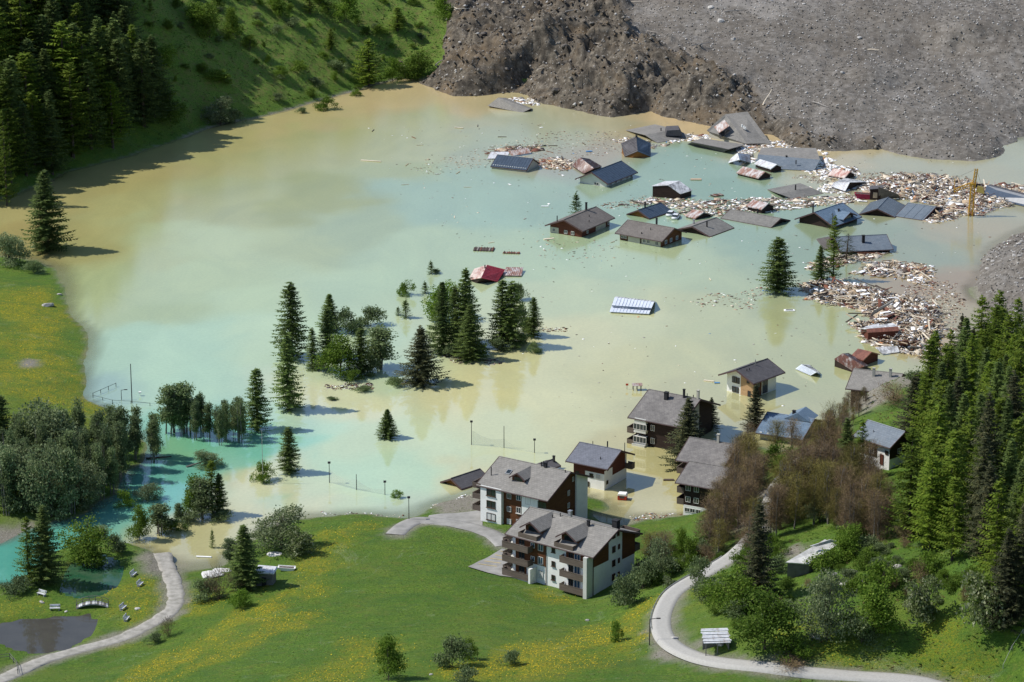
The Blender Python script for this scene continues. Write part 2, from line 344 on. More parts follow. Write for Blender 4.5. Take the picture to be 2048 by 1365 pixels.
tagp(link('ground', me), kind='structure')

# ---------------------------------------------------------------- landslide rubble
M_RUB = NT('landslide_mud')
t = M_RUB; rm = t.attr('kindmask'); sep = t.n.new('ShaderNodeSeparateColor'); t.l.new(rm.outputs['Color'], sep.inputs[0])
n1 = t.noise(0.45, 8, 0.7); n2 = t.noise(0.055, 5, 0.6, dist=1.2); n3 = t.noise(4.0, 3, 0.7)
dark = t.ramp(n1, [(0.36, RGB(.040, .034, .026)), (0.5, RGB(.092, .078, .060)), (0.64, RGB(.19, .165, .13))])
dark = t.mix(t.ramp(n2, [(0.5, 0.0), (0.66, 0.6)]), dark, RGB(.17, .122, .072))
grey = t.ramp(n1, [(0.36, RGB(.098, .088, .075)), (0.5, RGB(.165, .150, .130)), (0.64, RGB(.250, .232, .208))])
grey = t.mix(t.ramp(n2, [(0.45, 0.0), (0.75, 0.6)]), grey, RGB(.135, .120, .102))
st = t.noise(.05, 7, .72, vec=t.scale(t.coord(), (1, .3, 1), (0, 0, -.5)), dist=1.2); grey = t.mix(t.ramp(st, [(0.48, 0.0), (0.60, 0.55)]), grey, RGB(.115, .098, .078)); grey = t.mix(t.ramp(st, [(0.36, 0.5), (0.44, 0.0)]), grey, RGB(.27, .255, .235))
c = t.mix(sep.outputs[0], dark, grey)
vo = t.n.new('ShaderNodeTexVoronoi'); vo.inputs['Scale'].default_value = 0.9; t.l.new(t.coord(), vo.inputs['Vector'])
c = t.mix(t.ramp(vo.outputs['Distance'], [(0.10, 0.9), (0.17, 0.0)]), c, t.mix(n3, RGB(.14, .13, .12), RGB(.60, .58, .54)))
t.base(c).rough(0.85); t.bump(n1, 1.0, 0.5)
def rubble_patch(name, P, box, step, lobe, amp_dark, amp_grey):
    x = np.arange(box[0], box[1], step); y = np.arange(box[2], box[3], step * 1.15); X, Y = np.meshgrid(x, y)
    d = sdist(P, X, Y); dd = d + fbm(X / 7, Y / 7, 4, 41) * 2.2 + fbm(X / 1.7, Y / 1.7, 2, 43) * .6
    base = (lambda a, b: a)(None, None)
    i = np.clip((X - GX0) / GS, 0, len(gx) - 1.001); j = np.clip((Y - GY0) / GS, 0, len(gy) - 1.001)
    ii = i.astype(int); jj = j.astype(int); fx_ = i - ii; fy_ = j - jj
    Bz = (HBASE[jj, ii] * (1 - fx_) + HBASE[jj, ii + 1] * fx_) * (1 - fy_) + (HBASE[jj + 1, ii] * (1 - fx_) + HBASE[jj + 1, ii + 1] * fx_) * fy_
    Bz = np.maximum(Bz, -0.4)
    g_ = lobe(X, Y)                                   # 1 = smooth grey gravel, 0 = torn dark mud
    u = fbm(X / 14, Y / 14, 3, 51) * 6; v = fbm(X / 14, Y / 14, 3, 57) * 6
    rg = ridged((X * .8 + Y * .35 + u) / 9, (Y - X * .3 + v) / 17, 4, 61)
    lump = ridged((X + u) / 4.6, (Y + v) / 4.6, 3, 71); pit = ridged(X / 1.9 + u * .3, Y / 1.9, 3, 81)
    det = (rg - .55) * 9.0 + (lump - .55) * 3.6 + (pit - .5) * 1.7
    dg = fbm(X / 8, Y / 8, 4, 91) * 1.0 + fbm(X / 1.4, Y / 1.4, 3, 95) * .42
    face = np.clip(dd * .85, -1.2, 2.4) + sstep(0, 14, dd) * .6
    faceg = np.clip(dd * .35, -1.2, 1.2)
    Z = Bz + (face + det * sstep(-1, 9, dd) * amp_dark) * (1 - g_) + (faceg + dg * sstep(0, 5, dd) * amp_grey) * g_
    dc = ldist(np.array([tuple(at(*p)[:2]) for p in [(978,194,0),(1010,180,1.5),(1040,158,4),(1068,122,8)]]), X, Y); Z = Z - 4.2 * np.exp(-(dc / 2.6) ** 2) * sstep(-1, 4, dd) * (1 - g_)
    Z = np.where(dd < -0.5, np.minimum(Z, Bz - 0.6), Z)
    keep = (d[:-1, :-1] > -5)
    me, used = grid_mesh(name, X, Y, Z, M_RUB.m, keep)
    k4 = np.zeros((X.size, 4), np.float32); k4[:, 0] = g_.ravel(); k4[:, 3] = 1
    ca = me.color_attributes.new('kindmask', 'FLOAT_COLOR', 'POINT'); ca.data.foreach_set('color', k4[used].ravel())
    o = link(name, me); tagp(o, kind='structure'); return X, Y, Z, dd, g_
LOBE = [tuple(at(*p)[:2]) for p in [(1240,-40,32),(1330,15,27),(1420,50,25),(1500,90,24),(1560,135,20),(1605,180,17),(1660,225,13),(1715,258,9),(1762,298,1),(1775,330,0)]]
def lobe_main(X, Y):
    P = np.array([(1500, 700)] + [(-400, 700), (-400, 1600)] + [(LOBE[0][0], 1600)] + LOBE)
    d = sdist(np.array([(-400, 600), (-400, 1600), (LOBE[0][0] - 20, 1600)] + LOBE + [(LOBE[-1][0] + 2, 600)]), X, Y)
    return sstep(6, -9, d + fbm(X / 9, Y / 12, 4, 45) * 9)
RX, RY, RZ, RD, RG = rubble_patch('landslide', RUBBLE, (-60, 330, 870, 1470), 0.95, lobe_main, 1.25, 1.0)
GXr, GYr, GZr, GDr, _ = rubble_patch('gravel_bank', GRAVEL, (100, 250, 690, 860), 0.9, lambda X, Y: np.ones_like(X), 1, 1.2)
def rub_h(x, y, which=0):
    X, Y, Z = (RX, RY, RZ) if which == 0 else (GXr, GYr, GZr)
    j = int(np.clip(round((y - Y[0, 0]) / (Y[1, 0] - Y[0, 0])), 0, Y.shape[0] - 1)); i = int(np.clip(round((x - X[0, 0]) / (X[0, 1] - X[0, 0])), 0, X.shape[1] - 1))
    return float(Z[j, i])

# ---------------------------------------------------------------- lake
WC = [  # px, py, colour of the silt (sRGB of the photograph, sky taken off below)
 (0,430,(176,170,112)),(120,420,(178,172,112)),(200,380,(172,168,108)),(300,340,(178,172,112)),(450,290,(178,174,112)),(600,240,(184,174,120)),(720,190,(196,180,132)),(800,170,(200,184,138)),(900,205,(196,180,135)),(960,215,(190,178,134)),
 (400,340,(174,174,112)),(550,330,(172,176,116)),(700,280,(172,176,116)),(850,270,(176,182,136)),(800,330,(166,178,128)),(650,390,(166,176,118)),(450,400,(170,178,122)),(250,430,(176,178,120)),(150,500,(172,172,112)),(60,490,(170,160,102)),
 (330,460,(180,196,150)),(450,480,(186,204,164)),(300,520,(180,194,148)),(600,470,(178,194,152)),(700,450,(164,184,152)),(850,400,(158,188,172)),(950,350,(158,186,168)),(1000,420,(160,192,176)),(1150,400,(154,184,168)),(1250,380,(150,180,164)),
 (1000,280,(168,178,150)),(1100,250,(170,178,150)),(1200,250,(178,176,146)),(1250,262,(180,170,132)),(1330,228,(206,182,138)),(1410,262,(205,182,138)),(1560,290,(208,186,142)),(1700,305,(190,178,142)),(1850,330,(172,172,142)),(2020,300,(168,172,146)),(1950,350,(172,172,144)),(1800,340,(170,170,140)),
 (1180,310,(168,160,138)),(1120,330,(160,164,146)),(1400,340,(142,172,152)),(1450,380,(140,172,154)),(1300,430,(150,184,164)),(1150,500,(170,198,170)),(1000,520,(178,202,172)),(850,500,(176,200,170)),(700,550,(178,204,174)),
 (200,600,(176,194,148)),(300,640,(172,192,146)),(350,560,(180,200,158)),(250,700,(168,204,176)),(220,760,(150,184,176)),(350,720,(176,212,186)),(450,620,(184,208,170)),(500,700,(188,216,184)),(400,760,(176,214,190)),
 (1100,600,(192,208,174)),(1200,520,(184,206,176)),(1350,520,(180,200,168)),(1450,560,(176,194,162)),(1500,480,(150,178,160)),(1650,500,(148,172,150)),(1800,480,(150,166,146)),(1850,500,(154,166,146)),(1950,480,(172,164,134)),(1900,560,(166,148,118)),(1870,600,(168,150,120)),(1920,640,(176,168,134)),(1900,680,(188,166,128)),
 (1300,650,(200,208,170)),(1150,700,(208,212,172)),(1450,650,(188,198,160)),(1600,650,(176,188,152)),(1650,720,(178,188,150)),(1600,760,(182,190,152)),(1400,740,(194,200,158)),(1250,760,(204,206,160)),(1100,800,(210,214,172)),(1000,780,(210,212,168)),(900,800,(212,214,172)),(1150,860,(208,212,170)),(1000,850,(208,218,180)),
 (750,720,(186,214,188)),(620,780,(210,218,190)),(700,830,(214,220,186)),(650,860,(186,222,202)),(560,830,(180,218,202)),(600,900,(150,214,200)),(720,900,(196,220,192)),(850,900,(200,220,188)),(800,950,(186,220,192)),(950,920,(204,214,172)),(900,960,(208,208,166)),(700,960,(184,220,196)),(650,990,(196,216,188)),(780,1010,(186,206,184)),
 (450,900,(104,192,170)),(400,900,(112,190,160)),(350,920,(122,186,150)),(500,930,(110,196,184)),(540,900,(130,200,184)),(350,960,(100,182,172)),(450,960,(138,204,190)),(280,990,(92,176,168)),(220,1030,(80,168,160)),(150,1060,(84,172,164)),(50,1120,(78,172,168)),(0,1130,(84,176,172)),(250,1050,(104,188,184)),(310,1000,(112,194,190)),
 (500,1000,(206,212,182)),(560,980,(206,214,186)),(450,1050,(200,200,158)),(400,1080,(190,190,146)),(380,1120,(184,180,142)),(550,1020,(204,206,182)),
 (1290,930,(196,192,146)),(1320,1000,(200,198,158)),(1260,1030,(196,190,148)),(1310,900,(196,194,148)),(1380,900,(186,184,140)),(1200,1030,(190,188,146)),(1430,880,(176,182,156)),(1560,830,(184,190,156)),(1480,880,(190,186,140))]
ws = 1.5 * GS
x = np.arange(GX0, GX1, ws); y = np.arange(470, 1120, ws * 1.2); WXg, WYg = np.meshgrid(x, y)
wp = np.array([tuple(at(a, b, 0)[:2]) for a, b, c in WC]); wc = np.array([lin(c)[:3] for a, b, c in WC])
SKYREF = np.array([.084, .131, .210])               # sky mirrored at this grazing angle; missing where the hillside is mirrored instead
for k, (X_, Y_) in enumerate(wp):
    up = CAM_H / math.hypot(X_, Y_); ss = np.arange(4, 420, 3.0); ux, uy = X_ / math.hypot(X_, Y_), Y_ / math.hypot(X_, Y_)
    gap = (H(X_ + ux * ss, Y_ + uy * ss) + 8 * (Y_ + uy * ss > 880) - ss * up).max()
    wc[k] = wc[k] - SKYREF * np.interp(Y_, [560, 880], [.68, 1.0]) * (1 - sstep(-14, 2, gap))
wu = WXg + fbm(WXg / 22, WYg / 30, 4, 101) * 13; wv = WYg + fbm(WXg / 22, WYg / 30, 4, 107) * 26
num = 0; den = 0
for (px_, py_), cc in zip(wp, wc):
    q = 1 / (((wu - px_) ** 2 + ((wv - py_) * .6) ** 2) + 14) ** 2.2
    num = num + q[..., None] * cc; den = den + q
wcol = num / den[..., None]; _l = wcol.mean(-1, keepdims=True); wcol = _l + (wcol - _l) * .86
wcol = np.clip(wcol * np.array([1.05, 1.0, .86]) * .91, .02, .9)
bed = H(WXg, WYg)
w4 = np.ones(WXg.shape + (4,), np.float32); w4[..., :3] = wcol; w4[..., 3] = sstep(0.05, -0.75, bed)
t = NT('milky_water'); wa = t.attr('silt')
n = t.noise(0.05, 6, 0.6, vec=t.scale(t.coord(), (1, .45, 1), (0, 0, .4)), dist=1.5)
col = t.mix(1.0, wa.outputs['Color'], t.ramp(n, [(0.3, RGB(.93, .94, .95)), (0.7, RGB(1.07, 1.06, 1.04))]), 'MULTIPLY')
n = t.noise(1.3, 6, 0.8); col = t.mix(1.0, col, t.ramp(n, [(0.35, RGB(.93, .93, .94)), (0.65, RGB(1.06, 1.06, 1.05))]), 'MULTIPLY')
t.base(col); sy = t.n.new('ShaderNodeSeparateXYZ'); t.l.new(t.coord(), sy.inputs[0]); rr_ = t.n.new('ShaderNodeMapRange'); t.l.new(sy.outputs[1], rr_.inputs[0])
for i_, v_ in ((1, 640), (2, 860), (3, .05), (4, .20)): rr_.inputs[i_].default_value = v_
t.l.new(rr_.outputs[0], t.b.inputs['Roughness']); t.b.inputs['IOR'].default_value = 2.3
t.b.inputs['Specular IOR Level'].default_value = 0.5
t.bump(t.noise(0.9, 3, 0.5), 0.04, 0.05)
tr = t.n.new('ShaderNodeBsdfTransparent'); mx = t.n.new('ShaderNodeMixShader'); out = t.n['Material Output']
mr = t.n.new('ShaderNodeMapRange'); mr.inputs['To Min'].default_value = 0.30; t.l.new(wa.outputs['Alpha'], mr.inputs[0])
t.l.new(mr.outputs[0], mx.inputs[0]); t.l.new(tr.outputs[0], mx.inputs[1]); t.l.new(t.b.outputs[0], mx.inputs[2]); t.l.new(mx.outputs[0], out.inputs[0])
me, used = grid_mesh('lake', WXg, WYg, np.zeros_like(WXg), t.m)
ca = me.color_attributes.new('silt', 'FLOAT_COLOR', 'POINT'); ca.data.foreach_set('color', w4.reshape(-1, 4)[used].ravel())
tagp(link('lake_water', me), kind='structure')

# ponds
t = NT('pond_water'); t.base(t.ramp(t.noise(0.35, 4), [(0.3, RGB(.060, .058, .050)), (0.7, RGB(.075, .072, .062))])); t.b.inputs['Roughness'].default_value = 0.04
t.b.inputs['IOR'].default_value = 1.33; t.b.inputs['Specular IOR Level'].default_value = .5; M_POND = t.m
def flat_poly(name, P, z, m):
    me = bpy.data.meshes.new(name); me.from_pydata([(p[0], p[1], z) for p in P], [], [tuple(range(len(P)))]); me.materials.append(m)
    bm_ = bmesh.new(); bm_.from_mesh(me)
    bmesh.ops.recalc_face_normals(bm_, faces=bm_.faces)
    if bm_.faces[0].normal.z < 0: bmesh.ops.reverse_faces(bm_, faces=bm_.faces)
    bm_.to_mesh(me); bm_.free()
    return link(name, me)
def grow(P, d):
    c = P.mean(0); v = P - c; return c + v * (1 + d / np.linalg.norm(v, axis=1)[:, None])
tagp(flat_poly('pond_water', grow(POND, .9), 0.75, M_POND), kind='structure')
t = NT('stream_water'); t.base(t.ramp(t.noise(0.35, 4), [(0.35, RGB(.015, .075, .035)), (0.65, RGB(.05, .10, .055))])); t.b.inputs['Roughness'].default_value = 0.05
tagp(flat_poly('stream_water', grow(STREAM, .9), 0.6, t.m), kind='structure')

# ---------------------------------------------------------------- roads
M_ROAD = simple('road_concrete', (.36, .35, .325), (.44, .43, .40), 2.5, .9, False)
M_PATH = simple('path_gravel', (.24, .23, .20), (.42, .40, .36), 0.9, .95, False, .4)
M_ASPH = simple('driveway_asphalt', (.23, .225, .21), (.36, .35, .33), 0.4, .95, False)
def strip(name, line, hw, mat, lift=0.07, jit=0.0, cross=5):
    L = np.array(line); T = np.gradient(L, axis=0); T /= np.linalg.norm(T, axis=1)[:, None]; N = np.stack([-T[:, 1], T[:, 0]], 1)
    V = []; F = []; zc = H(L[:, 0], L[:, 1])
    k = np.ones(9) / 9; zs = np.convolve(np.pad(zc, 4, 'edge'), k, 'valid')
    for i in range(len(L)):
        h = hw * (1 + jit * (random.random() - .5)); p = [L[i] + N[i] * h * s for s in np.linspace(-1, 1, cross)]
        zz = max(zs[i], *[hgt(*q) for q in p])
        for q in p: V.append((q[0], q[1], max(zz, hgt(*q)) + lift))
    n_ = cross
    for i in range(len(L) - 1):
        for c_ in range(n_ - 1):
            a = i * n_ + c_; F.append((a, a + 1, a + n_ + 1, a + n_))
    # skirts
    b = len(V)
    for i in range(len(L)):
        for s in (0, n_ - 1):
            v = V[i * n_ + s]; V.append((v[0] + N[i][0] * (-.3 if s == 0 else .3), v[1] + N[i][1] * (-.3 if s == 0 else .3), v[2] - .6))
    for i in range(len(L) - 1):
        F.append((i * n_, (i + 1) * n_, b + 2 * i + 2, b + 2 * i)); F.append((i * n_ + n_ - 1, b + 2 * i + 1, b + 2 * i + 3, (i + 1) * n_ + n_ - 1))
    me = mesh_np(name, V, F, mat, None, True); me.validate(); o = link(name, me); tagp(o, kind='structure'); return V
RV = strip('road', ROADW['road'], 1.55, M_ROAD)
strip('gravel_path', ROADW['gravel_path'], 1.55, M_PATH, .03, .25)
strip('driveway', ROADW['driveway'], 1.9, M_ASPH, .05)

# ================================================================ buildings
def roofmat(name, c1, c2, row=0.35, rough=.75, spec=.3, blot=0.35):
    t = NT(name); o = t.coord(True)
    f = t.noise(1.1, 6, .65, True); g = t.noise(.22, 4, .6, True)
    col = t.ramp(f, [(.3, RGB(*c1)), (.7, RGB(*c2))])
    col = t.mix(t.ramp(g, [(.4, 0.0), (.75, blot)]), col, RGB(*[v * .62 for v in c1]))
    br = t.n.new('ShaderNodeTexBrick'); br.inputs['Scale'].default_value = 1.0; br.inputs['Brick Width'].default_value = row * 1.3; br.inputs['Row Height'].default_value = row
    br.inputs['Mortar Size'].default_value = .03; br.inputs['Color1'].default_value = RGB(1.06, 1.06, 1.06); br.inputs['Color2'].default_value = RGB(.92, .92, .93); br.inputs['Mortar'].default_value = RGB(.72, .72, .74)
    t.l.new(o, br.inputs['Vector']); col = t.mix(1.0, col, br.outputs['Color'], 'MULTIPLY')
    t.base(col).rough(rough); t.b.inputs['Specular IOR Level'].default_value = spec; t.bump(f, .25, .05); return t.m
def woodmat(name, c1, c2, pl=0.35, horiz=True):
    t = NT(name); o = t.coord(True)
    f = t.noise(1.0, 5, .7, vec=t.scale(o, (.5, .5, 5) if horiz else (4, 4, .5))); g = t.noise(.5, 4, .6, True)
    col = t.ramp(f, [(.25, RGB(*c1)), (.75, RGB(*c2))])
    w = t.n.new('ShaderNodeTexWave'); w.wave_type = 'BANDS'; w.bands_direction = 'Z' if horiz else 'X'; w.inputs['Scale'].default_value = 1 / pl / 2; w.inputs['Distortion'].default_value = .3
    t.l.new(o, w.inputs['Vector']); col = t.mix(1.0, col, t.ramp(w.outputs['Fac'], [(0, RGB(.6, .6, .6)), (.25, RGB(1, 1, 1))]), 'MULTIPLY')
    col = t.mix(t.ramp(g, [(.5, 0.0), (.8, .4)]), col, RGB(*[v * .55 for v in c1])); t.base(col).rough(.85); return t.m
def plaster(name, c):
    t = NT(name); f = t.noise(.6, 6, .65, True); t.base(t.ramp(f, [(.25, RGB(*[v * .87 for v in c])), (.6, RGB(*c))])).rough(.9); return t.m
def ribbed(name, c1, c2, rust=None, amt=.5, rough=.45, metal=0, rs=.35):
    t = NT(name); o = t.coord(True); f = t.noise(1.5, 5, .6, True)
    col = t.ramp(f, [(.3, RGB(*c1)), (.7, RGB(*c2))])
    if rust:
        m = t.ramp(t.noise(rs, 6, .75, vec=t.scale(o, (2.2, .8, .8))), [(.5 - amt * .25, 0.0), (.58 - amt * .25 + .06, 1.0)])
        col = t.mix(m, col, t.ramp(f, [(.3, RGB(*rust)), (.7, RGB(*[min(v * 1.7, 1) for v in rust]))]))
    t.base(col).rough(rough); t.b.inputs['Metallic'].default_value = metal; t.b.inputs['Specular IOR Level'].default_value = .4; return t.m
M = dict(
 slate=roofmat('grey_slate', (.21, .20, .18), (.295, .28, .255), .5), slate2=roofmat('blue_grey_slate', (.125, .135, .160), (.19, .20, .235), .45),
 old=roofmat('lichen_slate', (.150, .140, .135), (.26, .245, .225), .45, blot=.6), brown=roofmat('brown_grey_tiles', (.135, .120, .108), (.20, .18, .162), .45, blot=.5),
 dark=roofmat('dark_grey_tiles', (.085, .080, .085), (.130, .125, .130), .45), bluedk=roofmat('dark_blue_panel_roof', (.040, .062, .095), (.068, .095, .135), .9, .35, .5, .15),
 blue=roofmat('blue_sheet_roof', (.12, .18, .25), (.18, .25, .33), .6, .4, .5, .2), greymud=roofmat('silted_grey_roof', (.17, .165, .155), (.26, .25, .225), .5, blot=.5),
 bluegrey=roofmat('blue_grey_roof', (.13, .165, .20), (.19, .22, .25), .5, .5, .4, .3),
 rust=ribbed('rusted_sheet', (.42, .40, .38), (.55, .53, .52), (.11, .048, .035), .55, rs=.5), rustred=ribbed('red_brown_rust', (.19, .08, .055), (.30, .13, .085), (.12, .05, .035), .4), rustpale=ribbed('pale_rusty_sheet', (.46, .43, .42), (.62, .60, .59), (.21, .11, .08), .38),
 whitemetal=ribbed('bright_sheet', (.52, .54, .57), (.72, .73, .75), (.30, .27, .26), .1), greymetal=ribbed('dull_metal_sheet', (.20, .20, .20), (.34, .34, .34), (.50, .50, .50), .3), crimson=ribbed('crimson_sheet', (.26, .022, .035), (.36, .045, .06)), pink=ribbed('faded_red_sheet', (.38, .17, .14), (.52, .27, .22), (.5, .42, .38), .4),
 bluewhite=ribbed('blue_white_sheet', (.52, .58, .68), (.68, .72, .80)),
 wood=woodmat('stained_boards', (.085, .032, .014), (.17, .068, .026)), woodred=woodmat('red_brown_boards', (.085, .026, .016), (.15, .048, .03)), wooddk=woodmat('dark_old_timber', (.020, .012, .010), (.050, .032, .026)), woodlt=woodmat('light_larch_boards', (.40, .25, .13), (.58, .38, .21)), woodor=woodmat('orange_brown_boards', (.18, .075, .022), (.30, .13, .04)),
 rail=woodmat('weathered_railing', (.10, .078, .062), (.19, .15, .125), .22, True), white=plaster('white_render', (.84, .84, .81)), cream=plaster('grey_cream_render', (.46, .44, .37)), offwhite=plaster('grey_white_render', (.60, .60, .56)),
 conc=simple('concrete', (.30, .29, .27), (.42, .41, .39)), frame=simple('window_frame', (.55, .53, .50), (.65, .63, .6)), framedk=simple('dark_window_frame', (.05, .03, .02), (.08, .05, .03)), chim=simple('dark_flue', (.018, .018, .02), (.035, .035, .038)), zinc=simple('zinc', (.35, .36, .37), (.45, .46, .47), rough=.4, metal=.6), trim=simple('purple_brown_trim', (.075, .045, .045), (.11, .07, .068)), gravel=simple('grey_wood', (.12, .115, .105), (.2, .19, .175)))
t = NT('window_glass'); t.base(RGB(.018, .028, .032)).rough(.08); t.b.inputs['Specular IOR Level'].default_value = .8; M['glass'] = t.m
t = NT('blue_glass'); t.base(RGB(.03, .07, .12)).rough(.1); t.b.inputs['Specular IOR Level'].default_value = .8; M['glassblue'] = t.m
t = NT('white_blind'); t.base(RGB(.6, .6, .58)).rough(.6); M['blind'] = t.m

def bbox(bm, x0, x1, y0, y1, z0, z1, mi=0):
    v = [bm.verts.new(p) for p in [(x0, y0, z0), (x1, y0, z0), (x1, y1, z0), (x0, y1, z0), (x0, y0, z1), (x1, y0, z1), (x1, y1, z1), (x0, y1, z1)]]
    for f in [(3, 2, 1, 0), (4, 5, 6, 7), (0, 1, 5, 4), (1, 2, 6, 5), (2, 3, 7, 6), (3, 0, 4, 7)]:
        q = bm.faces.new([v[i] for i in f]); q.material_index = mi
def prism(bm, poly2, a0, a1, fn, mi=0):              # extrude a polygon; fn(p, a) -> 3D
    A = [bm.verts.new(fn(p, a0)) for p in poly2]; B = [bm.verts.new(fn(p, a1)) for p in poly2]; n = len(poly2)
    bm.faces.new(A[::-1]).material_index = mi; bm.faces.new(B).material_index = mi
    for i in range(n): bm.faces.new([A[i], A[(i + 1) % n], B[(i + 1) % n], B[i]]).material_index = mi
def fin(name, bm, mats, parent=None, smooth=False):
    bmesh.ops.recalc_face_normals(bm, faces=bm.faces); me = bpy.data.meshes.new(name); bm.to_mesh(me); bm.free()
    for m in (mats if isinstance(mats, (list, tuple)) else [mats]): me.materials.append(m)
    if smooth:
        for p in me.polygons: p.use_smooth = True
    return link(name, me, parent)
def tube(bm, a, b, r0, r1=None, n=6, mi=0):
    a, b = Vector(a), Vector(b); r1 = r0 if r1 is None else r1; d = (b - a).normalized(); u = d.orthogonal().normalized(); v = d.cross(u)
    A = [bm.verts.new(a + (u * math.cos(k * 2 * math.pi / n) + v * math.sin(k * 2 * math.pi / n)) * r0) for k in range(n)]
    B = [bm.verts.new(b + (u * math.cos(k * 2 * math.pi / n) + v * math.sin(k * 2 * math.pi / n)) * r1) for k in range(n)]
    for k in range(n): bm.faces.new([A[k], A[(k + 1) % n], B[(k + 1) % n], B[k]]).material_index = mi
    bm.faces.new(A[::-1]).material_index = mi; bm.faces.new(B).material_index = mi

def fit(R0, R1, E0, E1, ze, s0):
    a = at(*E0, ze); b = at(*E1, ze); m = (a + b) / 2; yaw = math.atan2(b.y - a.y, b.x - a.x); L = (b - a).length
    p = np.array([m.x, m.y, yaw, L, 5.5, math.radians(s0)])
    def res(p):
        u = (math.cos(p[2]), math.sin(p[2])); n = (-u[1], u[0]); o = []
        for (s, q, far) in ((-.5, E0, 0), (.5, E1, 0), (-.5, R0, 1), (.5, R1, 1)):
            X = (p[0] + u[0] * s * p[3] + n[0] * p[4] * far, p[1] + u[1] * s * p[3] + n[1] * p[4] * far, ze + far * p[4] * math.tan(p[5]))
            w = proj(X); o += [w[0] - q[0], w[1] - q[1]]
        o.append((p[5] - math.radians(s0)) * 57.3 / 2.0); o.append((p[4] - 5.5) * .25); return np.array(o)
    lam = 1e-3; r = res(p)
    for it in range(60):
        J = np.stack([(res(p + np.eye(6)[k] * 1e-4) - r) / 1e-4 for k in range(6)], 1)
        d = np.linalg.solve(J.T @ J + lam * np.diag(np.diag(J.T @ J) + 1e-9), -J.T @ r); rn = res(p + d)
        if rn @ rn < r @ r: p, r, lam = p + d, rn, lam * .4
        else: lam *= 5
    return p, np.abs(r[:8]).max()

